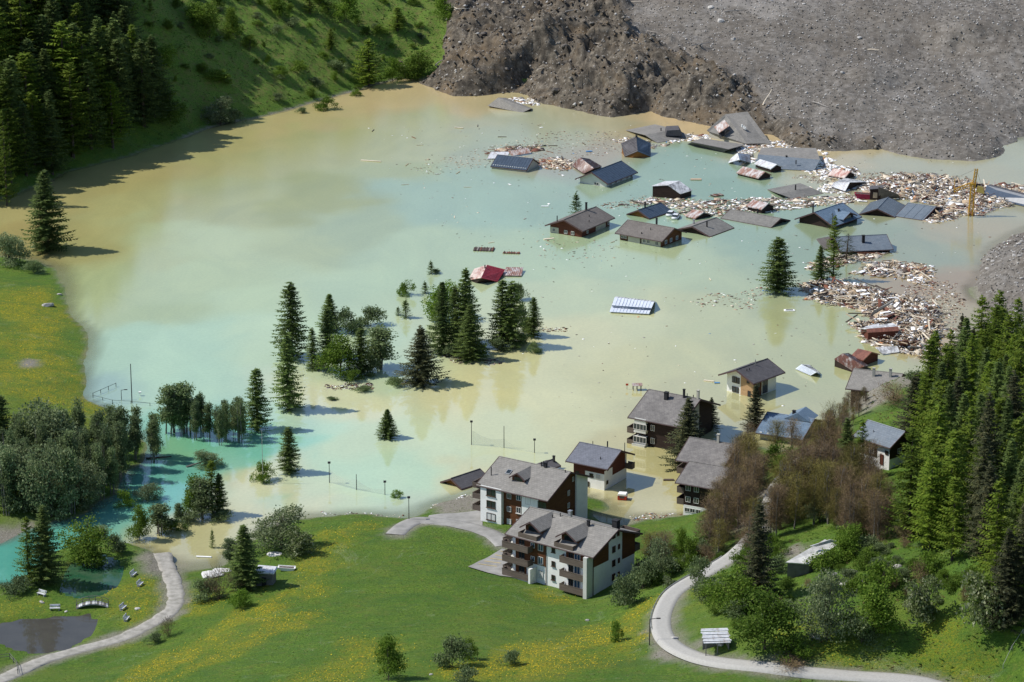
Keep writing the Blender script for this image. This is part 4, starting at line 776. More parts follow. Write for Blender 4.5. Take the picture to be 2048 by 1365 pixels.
h.chimney(.42, -.2, 1.5, .8); h.chimney(.70, -.05, 1.8, .4); h.chimney(.78, -.1, 1.4, .16); h.chimney(.95, .0, 1.8, .5, 'cream'); h.chimney(.38, -.15, .6, .2); h.chimney(.86, 0, .6, .2)
# ---- chalet, white plinth
h = House('flooded_chalet', 'chalet with slate-blue roof, red-brown boards and white base by the rear apartment house', 'chalet', (1159.5,883.7),(1242.6,902.2),(1131.8,923.3),(1214.9,937.8), 5.2, -.8, 24, 'slate2', 'white', 1.0, 1.3)
h.clad('front', 0, 1, 4.35, 99, 'woodred'); h.clad('front', 0, .37, 2.6, 4.35, 'woodred'); h.clad('right', .36, .92, 3.2, 99, 'woodred'); h.clad('right', 0, .36, 5.0, 99, 'woodred')
h.win('front', .58, 3.1, .9, .9, frame='framedk'); h.win('front', .80, 3.1, .9, .9, glass='blind'); h.win('front', .44, 1.0, 1.1, 1.1, frame='framedk'); h.win('front', .12, 2.9, .9, 1.0, frame='framedk'); h.win('right', .6, 7.0, .8, 1.2, glass='blind'); h.win('right', .12, 1.9, .7, .8, frame='framedk')
h.balcony('right', .93, 1.05, 3.4, 1.6, 'rail'); h.chimney(.66, .03, 1.4, .28); h.chimney(.3, .05, .8, .16); h.chimney(.97, .35, 1.9, .16); h.chimney(.7, -.6, .5, .18)
# ---- chalet pair
h = House('grey_roof_chalet', 'rear chalet of the pair, mottled grey roof with a pale chimney', 'chalet', (1379.5,874.4),(1473,889.7),(1351.3,919),(1449,938), 6.2, 0, 20, 'old', 'wooddk', 1.0, 1.4)
h.balcony('left', .5, 1.0, 3.3, 1.5, 'rail'); h.win('front', .15, 3.4, 1.0, 1.2); h.win('front', .3, 3.4, 1.0, 1.2); h.chimney(.61, -.02, 1.7, .5, 'cream'); h.win('right', .5, 5.5, 1.2, 1.6, frame='framedk')
h = House('grey_roof_chalet', 'front chalet of the pair, dark timber over a white basement, balconies on its left', 'chalet', (1380.8,923),(1462,937),(1348.7,964),(1440,981.5), 7.0, .3, 20, 'old', 'wooddk', 1.0, 1.5)
h.clad('front', 0, 1, -.5, 1.9, 'white', .1, 'basement'); h.clad('left', 0, 1, -.5, 1.9, 'white', .1, 'basement'); [h.win('front', a, .5, 1.1, .9, d=.12) for a in (.12, .3, .5)]
for z in (2.6, 5.0): h.win('front', .14, z, 1.1, 1.2, glass='glass'); h.win('front', .42, z, 1.1, 1.2); h.balcony('left', .3, 1.0, z - .5, 1.5, 'rail', 1.0, 'wooddk')
# ---- blue roofed house behind bare trees
h = House('blue_roof_house', 'house with plain light blue roof half hidden by bare brown trees, square chimney', 'house', (1535.9,824.4),(1628,838.7),(1509,865.4),(1606,880), 1.6, -1, 20, 'blue', 'cream', .8, .8); h.chimney(.56, .02, 1.2, .6); h.win('front', .5, 1.0, 1.2, 1.0)
bm = bmesh.new(); q = at(1603, 829, 4.4) - h.e.location; q.rotate(Matrix.Rotation(-h.e.rotation_euler.z, 3, 'Z')); prism(bm, [(-3, -.6), (3, -.6), (0, 1.0)], -2.6, 2.6, lambda p_, a: (q.x + p_[0], q.y + a, q.z + p_[1])); fin('dormer', bm, M['blue'], h.roof)
for k in range(6):
    bm = bmesh.new(); bbox(bm, -h.L / 2 + 1 + k * h.L / 6.5, -h.L / 2 + 1.5 + k * h.L / 6.5, -h.w + .06, -h.w + .3, h.ze + .03, h.ze + .26); fin('snow_guard', bm, M['white'], h.roof)
# ---- grey roof at the wooded point
h = House('lakeside_house', 'house with plain grey roof and two chimneys at the foot of the wooded hill', 'house', (1706.7,738.8),(1806,747),(1692,776.6),(1790,789), 4.6, -1, 20, 'slate', 'wooddk', .8, 1.0); h.chimney(.45, -.25, 1.8, .55, 'conc'); h.chimney(.78, -.2, 1.8, .55, 'conc'); h.win('front', .6, 3.2, 1.6, 1.6); h.balcony('front', .3, .9, 2.2, 1.2)
# ---- little house in the wood
q = ground(1778, 947, False); zq = q.z
h = House('hillside_house', 'small white house with red-brown door on the slope among conifers', 'house', (1732.8,839),(1811.7,864),(1709,872.6),(1778.3,897.5), zq + 4.9, zq - .2, 24, 'bluegrey', 'white', .7, .7)
h.clad('front', .0, .62, 2.0, 99, 'wooddk', .06); h.win('front', .77, .9, .9, 2.1, frame='woodred', glass='woodred', bars=0, name='door'); h.win('front', .92, 3.2, .8, .8, frame='framedk'); h.win('front', .2, 2.6, 1.2, 1.2); h.win('front', .45, 2.6, 1.2, 1.2)
h.clad('right', 0, 1, 2.4, 99, 'wooddk', .06); h.win('right', .4, 3.0, 1.0, 1.1); h.chimney(.35, -.5, .5, .2, 'zinc')
bm = bmesh.new(); h.box(bm, 'front', -.5, 6.5, -1.5, .12, .0, 2.0); fin('terrace', bm, M['conc'], h.e)
for k in range(5):
    bm = bmesh.new(); h.box(bm, 'front', 2.6, 4.4, -.28 - k * .32, -.08 - k * .32, 2.0 + k * .6, 2.62 + k * .6); fin('step', bm, M['conc'], h.e)
h = House('lakeside_house', 'grey roofed house cut by the right picture edge, at the gravel bank', 'house', (2004.5,641),(2070,652),(1992,664),(2040,675), 5.5, 1.5, 18, 'slate', 'wooddk', .8, .8); h.clad('front', .3, .8, 0, 99, 'offwhite'); h.win('front', .5, 2, 1.4, 1.4)

# ---- rear apartment house
h = House('apartment_house', 'rear white and timber apartment house with skylight and one dormer, at the water', 'apartment house', (998.5,912),(1142.3,945.8),(952,972),(1094.8,999.8), 8.9, 1.2, 25, 'slate', 'wood', 1.0, 1.0)
A1 = h
h.clad('front', 0, .33, -1, 99, 'white', .9, 'wing'); h.clad('front', .62, .88, -1, 99, 'white', .1, 'render_panel')
for z in (.9, 3.5, 6.0): h.win('front', .17, z, 2.1, 1.5, d=.93, glass='blind' if z < 1 else 'glass', sill=True, frame='framedk')
for z, b in ((.6, 'blind'), (3.2, 'glass'), (5.9, 'glass')): h.win('front', .42, z, 1.0, 1.1, glass=b); h.win('front', .57, z + .1, 1.1, 1.3, glass='glassblue' if z > 4 else 'glass', sill=z < 4)
h.win('front', .72, 5.6, 1.2, 1.8, bars=1); h.win('front', .72, 2.6, 1.2, 1.6); h.win('front', .94, 5.4, 2.0, 1.4, frame='framedk')
h.clad('right', .72, 1.0, -1, 99, 'white', .35, 'render_panel'); [h.win('right', .55, z, .8, 1.1) for z in (3.2, 5.8)]; h.win('right', .3, 8.4, .8, 1.0); h.win('right', .66, 8.3, .6, 1.0)
for z in (2.5, 5.0, 7.2): h.balcony('left', .55, 1.05, z, 1.9, 'rail', .85, 'white')
h.chimney(.60, -.02, .9, .22); h.chimney(.63, -.02, 1.2, .18); h.chimney(.66, -.02, .9, .5, name='vent_box'); h.chimney(.09, -.62, 1.8, .2); h.chimney(.94, -.05, .5, .2)
h.dormer(.47, -.62, 0, 3.6, 1.2, 'slate', 'wood', .5, False, .7)
x = -h.L / 2 + .27 * h.L; y = -.42 * h.w; z = h.zr - abs(y) * h.tan; bm = bmesh.new(); prism(bm, [(y - .6, z - .6 * h.tan + .02), (y + .6, z + .6 * h.tan + .02), (y + .6, z + .6 * h.tan + .2), (y - .6, z - .6 * h.tan + .2)], x - .55, x + .55, lambda p_, a: (a, p_[0], p_[1])); sk = fin('skylight', bm, M['zinc'], h.roof)
bm = bmesh.new(); prism(bm, [(y - .45, z - .45 * h.tan + .205), (y + .45, z + .45 * h.tan + .205), (y + .45, z + .45 * h.tan + .23), (y - .45, z - .45 * h.tan + .23)], x - .42, x + .42, lambda p_, a: (a, p_[0], p_[1])); fin('pane', bm, M['glass'], sk)
# ---- front apartment house
h = House('apartment_house', 'front apartment house with two gabled dormers and stacked wooden balconies', 'apartment house', (1060.5,1015.7),(1237.3,1059.2),(1010.4,1067),(1185.9,1115.4), 10.9, 2.2, 25, 'slate', 'white', 1.0, 1.0)
A2 = h; Z0 = .8
h.clad('front', .04, .42, Z0 + 3.0, 99, 'wood'); h.clad('front', .04, .18, Z0, Z0 + 3.0, 'wood')
for k in range(3):
    z = Z0 + .2 + k * 2.75
    h.balcony('front', -.06, .26, z, 1.7, 'rail'); h.balcony('front', .66, .955, z, 1.5, 'rail'); h.balcony('left', .45, 1.03, z, 1.9, 'rail')
    h.win('front', .12, z + .1, 1.4, 1.9, frame='framedk'); h.win('front', .82, z + .05, 1.4, 2.0, glass='glassblue'); h.win('front', .74, z + .05, 1.1, 2.0, frame='framedk'); h.win('front', .52, z + .6, .8, 1.0, frame='framedk', sill=True); h.win('front', .26, z + .4, .9, 1.1, glass='glassblue'); h.win('front', .36, z + .2, 1.2, 1.6, glass='blind' if k == 0 else 'glassblue')
    h.win('right', .50, z + .5, 1.0, 1.3, frame='woodred'); h.win('right', .62, z + .7, .6, 1.0, frame='woodred')
h.clad('front', .68, .94, Z0 + 5.6, 99, 'wood')
bm = bmesh.new(); h.box(bm, 'front', 2 * h.lx * .958, 2 * h.lx + .05, -.8, h.ze - .2, .02, 1.75); fin('corner_pier', bm, M['offwhite'], h.e)
bm = bmesh.new(); h.box(bm, 'front', 2 * h.lx * .285, 2 * h.lx * .31, -.5, 3.4, .07, 2.1); fin('screen_wall', bm, M['white'], h.e)
bm = bmesh.new(); h.box(bm, 'front', -1.0, 2 * h.lx * .27, -.8, .85, .07, 1.6); fin('plinth', bm, M['offwhite'], h.e)
h.clad('right', .03, .38, Z0 + 5.2, 99, 'wood'); h.clad('right', .70, 1.0, Z0 + 4.0, 99, 'wood'); h.win('right', .5, Z0 + 9.0, .9, 1.3, frame='woodred'); h.win('right', .6, Z0 + 9.1, .7, 1.3, frame='woodred')
bm = bmesh.new(); tube(bm, h.pt('front', 2 * h.lx * .43, -.5, .12), h.pt('front', 2 * h.lx * .43, h.ze, .12), .07); fin('downpipe', bm, M['framedk'], h.e)
bm = bmesh.new(); tube(bm, h.pt('right', .25, -.5, .12), h.pt('right', .25, h.ze, .12), .08); fin('downpipe', bm, M['framedk'], h.e)
for z in (Z0 + 4.5, Z0 + 7.2): h.balcony('back', 0, .2, z, 1.6, 'rail')
for u in (.25, .66):
    x, y0, zb = h.dormer(u, -.72, 0, 4.6, 1.5, 'slate', 'wood', 1.3, True, .9)
    bm = bmesh.new(); bbox(bm, x - 2.1, x + 2.1, y0 - 2.0, y0 - .005, zb - 1.05, zb - .85); b_ = fin('balcony', bm, M['offwhite'], h.e)
    bm = bmesh.new(); bbox(bm, x - 2.15, x + 2.15, y0 - 2.08, y0 - 2.003, zb - 1.15, zb + .1); bbox(bm, x - 2.17, x - 2.103, y0 - 2.0, y0 + .1, zb - 1.15, zb + .1); bbox(bm, x + 2.103, x + 2.17, y0 - 2.0, y0 + .1, zb - 1.15, zb + .1); fin('railing', bm, M['rail'], b_)
h.chimney(.70, -.12, 1.1, .45); h.chimney(.88, .35, 1.6, 1.1); h.chimney(.36, -.05, .7, .18); h.chimney(.30, -.15, .6, .18); h.chimney(.43, .1, 1.2, .6, 'zinc')

# ================================================================ vegetation
def leafmat(name, c1, c2, c3=None, var=.25, tr=.0):
    t = NT(name); f = t.noise(.9, 3, .6, True)
    g = t.n.new('ShaderNodeNewGeometry'); col = t.ramp(g.outputs['Random Per Island'], [(0.0, RGB(*c1)), (.6, RGB(*c2)), (1.0, RGB(*(c3 or c2)))])
    col = t.mix(t.ramp(f, [(.35, 0.0), (.7, .4)]), col, RGB(*[v * .6 for v in c1]))
    v = t.ramp(t.objrand(), [(0, (1 - var, 1 - var, 1 - var, 1)), (.5, (1, 1 - var * .2, .9, 1)), (1, (1 + var, 1 + var * .9, 1 + var * .4, 1))]); col = t.mix(1.0, col, v, 'MULTIPLY')
    t.base(col).rough(.7); t.b.inputs['Specular IOR Level'].default_value = .15
    if tr:
        d = t.n.new('ShaderNodeBsdfTranslucent'); t.l.new(col, d.inputs[0]); m = t.n.new('ShaderNodeMixShader'); m.inputs[0].default_value = tr
        t.l.new(t.b.outputs[0], m.inputs[1]); t.l.new(d.outputs[0], m.inputs[2]); t.l.new(m.outputs[0], t.n['Material Output'].inputs[0])
    return t.m
L_SPR = leafmat('spruce_needles', (.085, .130, .045), (.145, .220, .064), (.25, .33, .10), .25, .45)
L_DRK = leafmat('dark_spruce_needles', (.050, .060, .036), (.085, .100, .048), (.15, .15, .075), .25, .35)
L_LAR = leafmat('larch_needles', (.085, .145, .016), (.145, .225, .026), (.24, .31, .045), .3, .4)
L_ALD = leafmat('alder_leaves', (.110, .160, .070), (.180, .250, .110), (.30, .38, .20), .22, .45)
L_WIL = leafmat('willow_leaves', (.13, .18, .085), (.20, .26, .13), (.34, .40, .24), .2, .4)
L_GRN = leafmat('green_leaves', (.080, .155, .020), (.140, .240, .030), (.25, .36, .065), .28, .45)
L_BRN = leafmat('budding_twigs', (.155, .110, .072), (.22, .160, .105), (.27, .22, .09), .28, .1)
L_BRN2 = leafmat('olive_budding_twigs', (.14, .120, .042), (.20, .175, .055), (.25, .24, .06), .3, .1)
L_BLO = leafmat('blossoming_leaves', (.11, .16, .05), (.19, .25, .10), (.46, .50, .34), .2, .35)
BARK = simple('bark', (.055, .042, .034), (.11, .09, .075), 2.0); BARKG = simple('grey_bark', (.14, .125, .11), (.24, .22, .20), 2.0)

def tris(P, U, V_):                                   # one triangle per row: base P-U, P+U, tip P+V
    n = len(P); A = np.empty((n, 3, 3), np.float32); A[:, 0] = P - U; A[:, 1] = P + U; A[:, 2] = P + V_
    return A.reshape(-1, 3), np.arange(n * 3).reshape(-1, 3)
def quads(P, U, V_):
    n = len(P); A = np.empty((n, 4, 3), np.float32); A[:, 0] = P - U * .55 - V_ * .5; A[:, 1] = P + U * .55 - V_ * .35; A[:, 2] = P + U + V_ * .5; A[:, 3] = P - U + V_ * .4
    return A.reshape(-1, 3), np.arange(n * 4).reshape(-1, 4)
def trunk_mesh(segs, mat, name='trunk'):
    bm = bmesh.new()
    for a, b, r0, r1 in segs: tube(bm, a, b, r0, r1, 6)
    me = bpy.data.meshes.new(name); bm.to_mesh(me); bm.free(); me.materials.append(mat); return me
def spruce(h, R, mat, bottom=.06, dens=1.0, droop=.35, seed=1, sp=.62, power=.85, leaf=1.0, gaps=.1):
    r = np.random.default_rng(seed); P, U, V = [], [], []; z = bottom * h; segs = [((0, 0, -1.5), (0, 0, h * .55), h * .016, h * .010), ((0, 0, h * .55), (0, 0, h * .985), h * .010, .02)]
    while z < h * .985:
        f = 1 - z / h; L0 = R * (f ** power) * (1.0 if z > bottom * h * 1.8 + .4 else .8) + .12; nb = int(r.integers(7, 10))
        a0 = r.random() * 6.28
        for b in range(nb):
            if r.random() < gaps: continue
            a = a0 + b * 6.283 / nb + r.normal() * .18; L = L0 * r.uniform(.66, 1.18); d = np.array([math.cos(a), math.sin(a), 0]); s = np.array([-d[1], d[0], 0]); dz = r.normal() * .34
            n = max(3, int(L / .40 * dens)) 
            for k in range(n):
                q = (k + .6) / n; c = d * (L * q) + np.array([0, 0, z + dz + L * (-droop * q + .28 * q * q) + .12])
                wid = (.30 + .55 * (1 - q) ** .6 * min(1, L / 2)) * leaf
                for sg in (-1, 1):
                    v = s * sg * wid * r.uniform(.7, 1.2) + d * wid * .55 * r.uniform(.5, 1.2) + np.array([0, 0, -.22 * wid - abs(r.normal()) * .12])
                    P.append(c); U.append(d * .17 * leaf + np.array([0, 0, r.normal() * .05])); V.append(v)
                if r.random() < .75: P.append(c); U.append(d * .16 * leaf); V.append(np.array([r.normal() * .06, r.normal() * .06, -.32 * leaf * r.uniform(.6, 1.3)]))
            P.append(d * L + np.array([0, 0, z + dz + L * (-droop + .28) + .1])); U.append(s * .13); V.append(d * .42 + np.array([0, 0, .06]))
        z += sp * (0.55 + .5 * f) * r.uniform(.85, 1.15) / dens ** .5
    for k in range(10):
        a = r.random() * 6.28; P.append(np.array([0, 0, h * (.93 + .007 * k)])); U.append(np.array([.05, .05, 0])); V.append(np.array([math.cos(a) * .22, math.sin(a) * .22, .25]))
    P.append(np.array([0, 0, h * .96])); U.append(np.array([.06, 0, 0])); V.append(np.array([0, 0, h * .05])); P.append(np.array([0, 0, h * .96])); U.append(np.array([0, .06, 0])); V.append(np.array([0, 0, h * .05]))
    v, f = tris(np.array(P), np.array(U), np.array(V)); return mesh_np('crown', v, f, mat), trunk_mesh(segs, BARK), h
def leafy(h, R, mat, lobes=10, clumps=110, per=20, seed=1, z0=.3, leaf=.42, stems=1, spread=.5, top=1.0, bark=None, sig=.42, twig=False, flat=1.0):
    r = np.random.default_rng(seed); C = []; segs = []
    for k in range(lobes):
        a = r.random() * 6.28; q = r.random(); zz = h * (z0 + (1 - z0) * (.08 + .80 * (k + .5) / lobes)); prof = math.sin(math.pi * min(1, (.28 + .72 * (zz / h - z0) / (1 - z0)) ** .9)) ** .6
        rr = R * spread * prof * math.sqrt(q); C.append((rr * math.cos(a), rr * math.sin(a), zz, R * r.uniform(.36, .58) * (.6 + .4 * prof)))
    for s in range(stems):
        b = np.array([r.normal() * .3 * (stems > 1), r.normal() * .3 * (stems > 1), -1.2]); m = b + np.array([r.normal() * .3, r.normal() * .3, h * .5 + 1.2]); segs.append((tuple(b), tuple(m), h * .018 / stems ** .4, h * .011 / stems ** .4))
        segs.append((tuple(m), (m[0] + r.normal() * .3, m[1] + r.normal() * .3, h * .88), h * .011 / stems ** .4, .03))
    for c in C:
        zb = min(max(c[2] - c[3] * 1.2, h * z0 * .6), h * .7); segs.append(((0, 0, zb), (c[0] * .9, c[1] * .9, c[2] + c[3] * .2), h * .007, .025))
    P, U, V = [], [], []
    cc = np.array([c for c in C]); w = cc[:, 3] ** 2; idx = r.choice(len(C), clumps, p=w / w.sum())
    for i in idx:
        c = cc[i]; d = r.normal(size=3); d /= np.linalg.norm(d); rad = c[3] * r.uniform(.55, 1.05); o = c[:3] + d * rad * np.array([1, 1, .85 * flat]); 
        if o[2] < h * z0 * .55: o[2] = h * z0 * .55 + r.random() * .4
        pts = o + r.normal(size=(per, 3)) * sig * np.array([1, 1, .7]); n = len(pts)
        u = r.normal(size=(n, 3)); u /= np.linalg.norm(u, axis=1)[:, None]; v = np.cross(u, r.normal(size=(n, 3))); v /= np.linalg.norm(v, axis=1)[:, None]
        sc = leaf * r.uniform(.6, 1.25, (n, 1)) * .5
        if twig: v = d * .7 + r.normal(size=(n, 3)) * .35 + np.array([0, 0, .55]); v /= np.linalg.norm(v, axis=1)[:, None]; P.append(pts); U.append(u * .024); V.append(v * leaf * 2.2 * r.uniform(.5, 1.2, (n, 1)))
        else: P.append(pts); U.append(u * sc); V.append(v * sc * 1.5)
    P, U, V = map(np.concatenate, (P, U, V)); v, f = tris(P, U, V) if twig else quads(P, U, V)
    return mesh_np('crown', v, f, mat), trunk_mesh(segs, bark or BARK), h
def barespr(h, R, seed):                              # dead conifer: stubs of branches
    r = np.random.default_rng(seed); P, U, V = [], [], []; segs = [((0, 0, -1), (0, 0, h), h * .016, .03)]
    z = h * .12
    while z < h:
        for b in range(5):
            a = r.random() * 6.28; L = R * (1 - z / h) ** .8 * r.uniform(.4, 1.1) + .1; d = np.array([math.cos(a), math.sin(a), -.15])
            for k in range(3): P.append(d * L * k / 3 + np.array([0, 0, z])); U.append(np.array([0, 0, .07])); V.append(d * L * .55 + r.normal(size=3) * .1)
        z += .45
    v, f = tris(np.array(P), np.array(U), np.array(V)); return mesh_np('crown', v, f, L_DRK), trunk_mesh(segs, BARK), h

PROTO = {
 'spruce': [spruce(18, 3.7, L_SPR, .05, 1.15, .30, s, gaps=.16, sp=.50) for s in (1, 2, 3)],
 'tallspruce': [spruce(20, 3.1, L_SPR, .06, 1.1, .42, s, gaps=.26, power=.6, sp=.52) for s in (4, 5, 6)],
 'dark': [spruce(18, 4.3, L_DRK, .04, 1.1, .30, s, sp=.6) for s in (7, 8)],
 'larch': [spruce(18, 4.4, L_LAR, .08, .9, .18, s, sp=.60, leaf=1.05, gaps=.36, power=.62) for s in (9, 10, 11)],
 'small': [spruce(6, 1.5, L_SPR, .02, 1.2, .2, s, sp=.5, leaf=.6, gaps=.1) for s in (12,)],
 'alder': [leafy(12, 2.1, L_ALD, 14, 230, 18, s, .16, .30, 3, .55, bark=BARKG, sig=.42) for s in (20, 21, 22, 23)],
 'willow': [leafy(8, 4.2, L_WIL, 14, 260, 22, s, .06, .28, 3, .8, sig=.42) for s in (30, 31)],
 'broad': [leafy(8, 3.4, L_GRN, 13, 240, 22, s, .08, .28, 1, .75, sig=.42) for s in (40, 41, 42)],
 'brown': [leafy(12, 2.4, L_BRN, 16, 300, 14, s, .14, .40, 2, .55, sig=.5, twig=True, bark=BARKG) for s in (50, 51, 52)] + [leafy(12, 2.4, L_BRN2, 16, 300, 14, s, .12, .40, 2, .55, sig=.5, twig=True, bark=BARKG) for s in (53, 54)],
 'bush': [leafy(3.2, 2.6, L_GRN, 9, 110, 22, s, .02, .24, 2, .85, sig=.32, flat=.8) for s in (60, 61, 62)],
 'greybush': [leafy(3.2, 2.6, L_ALD, 9, 110, 22, s, .02, .24, 2, .85, sig=.32, flat=.8) for s in (63, 64)],
 'bloom': [leafy(5, 3.4, L_BLO, 10, 140, 22, s, .04, .34, 2, .8, sig=.36, flat=.9) for s in (70, 71)],
 'drybush': [leafy(3.0, 2.2, L_BRN, 8, 80, 16, s, .02, .3, 3, .8, sig=.35, twig=True) for s in (80,)],
 'dead': [barespr(12, 2.6, 90)],
}
NAMES = dict(spruce=('spruce_tree', 'spruce'), tallspruce=('spruce_tree', 'spruce'), dark=('dark_spruce_tree', 'spruce'), larch=('larch_tree', 'larch'), small=('young_spruce', 'spruce'), alder=('alder_tree', 'alder'),
 willow=('willow_tree', 'willow'), broad=('broadleaf_tree', 'tree'), brown=('budding_tree', 'bare tree'), bush=('green_bush', 'bush'), greybush=('grey_green_bush', 'bush'), bloom=('blossoming_bush', 'bush'), drybush=('leafless_bush', 'bush'), dead=('dead_spruce', 'dead tree'))
_tn = [0]; _cw = {}
def cwidth(cm):
    if cm.name not in _cw:
        a = np.empty(len(cm.vertices) * 3, np.float32); cm.vertices.foreach_get('co', a); a = a.reshape(-1, 3); _cw[cm.name] = float(np.percentile(a[:, 0], 98) - np.percentile(a[:, 0], 2)) * 1.15
    return _cw[cm.name]
def plant(kind, loc, h, label, group=None, wf=1.0, tilt=0):
    cm, tm, h0 = PROTO[kind][_tn[0] % len(PROTO[kind])]; _tn[0] += 1; nm, cat = NAMES[kind]
    s = h / h0; e = empty(nm, loc, random.random() * 6.28, (s * wf, s * wf, s)); 
    if tilt: e.rotation_euler = (0, tilt, e.rotation_euler.z)
    tagp(e, label, cat, group); c = link('crown', cm, e); t_ = link('trunk', tm, e); return e
def plant_px(kind, px, py, hpx, label, group=None, wpx=None, tilt=0, water=True):
    p = ground(px, py, water); h = hpx * mpp(p) / .96; cm, tm, h0 = PROTO[kind][_tn[0] % len(PROTO[kind])]
    wf = 1.0
    if wpx:
        w0 = cwidth(cm) * h / h0; wf = wpx * mpp(p) / w0
    p.z = hgt(p.x, p.y) if hgt(p.x, p.y) > 0 else -.1
    return plant(kind, p, h, label, group, wf, tilt)

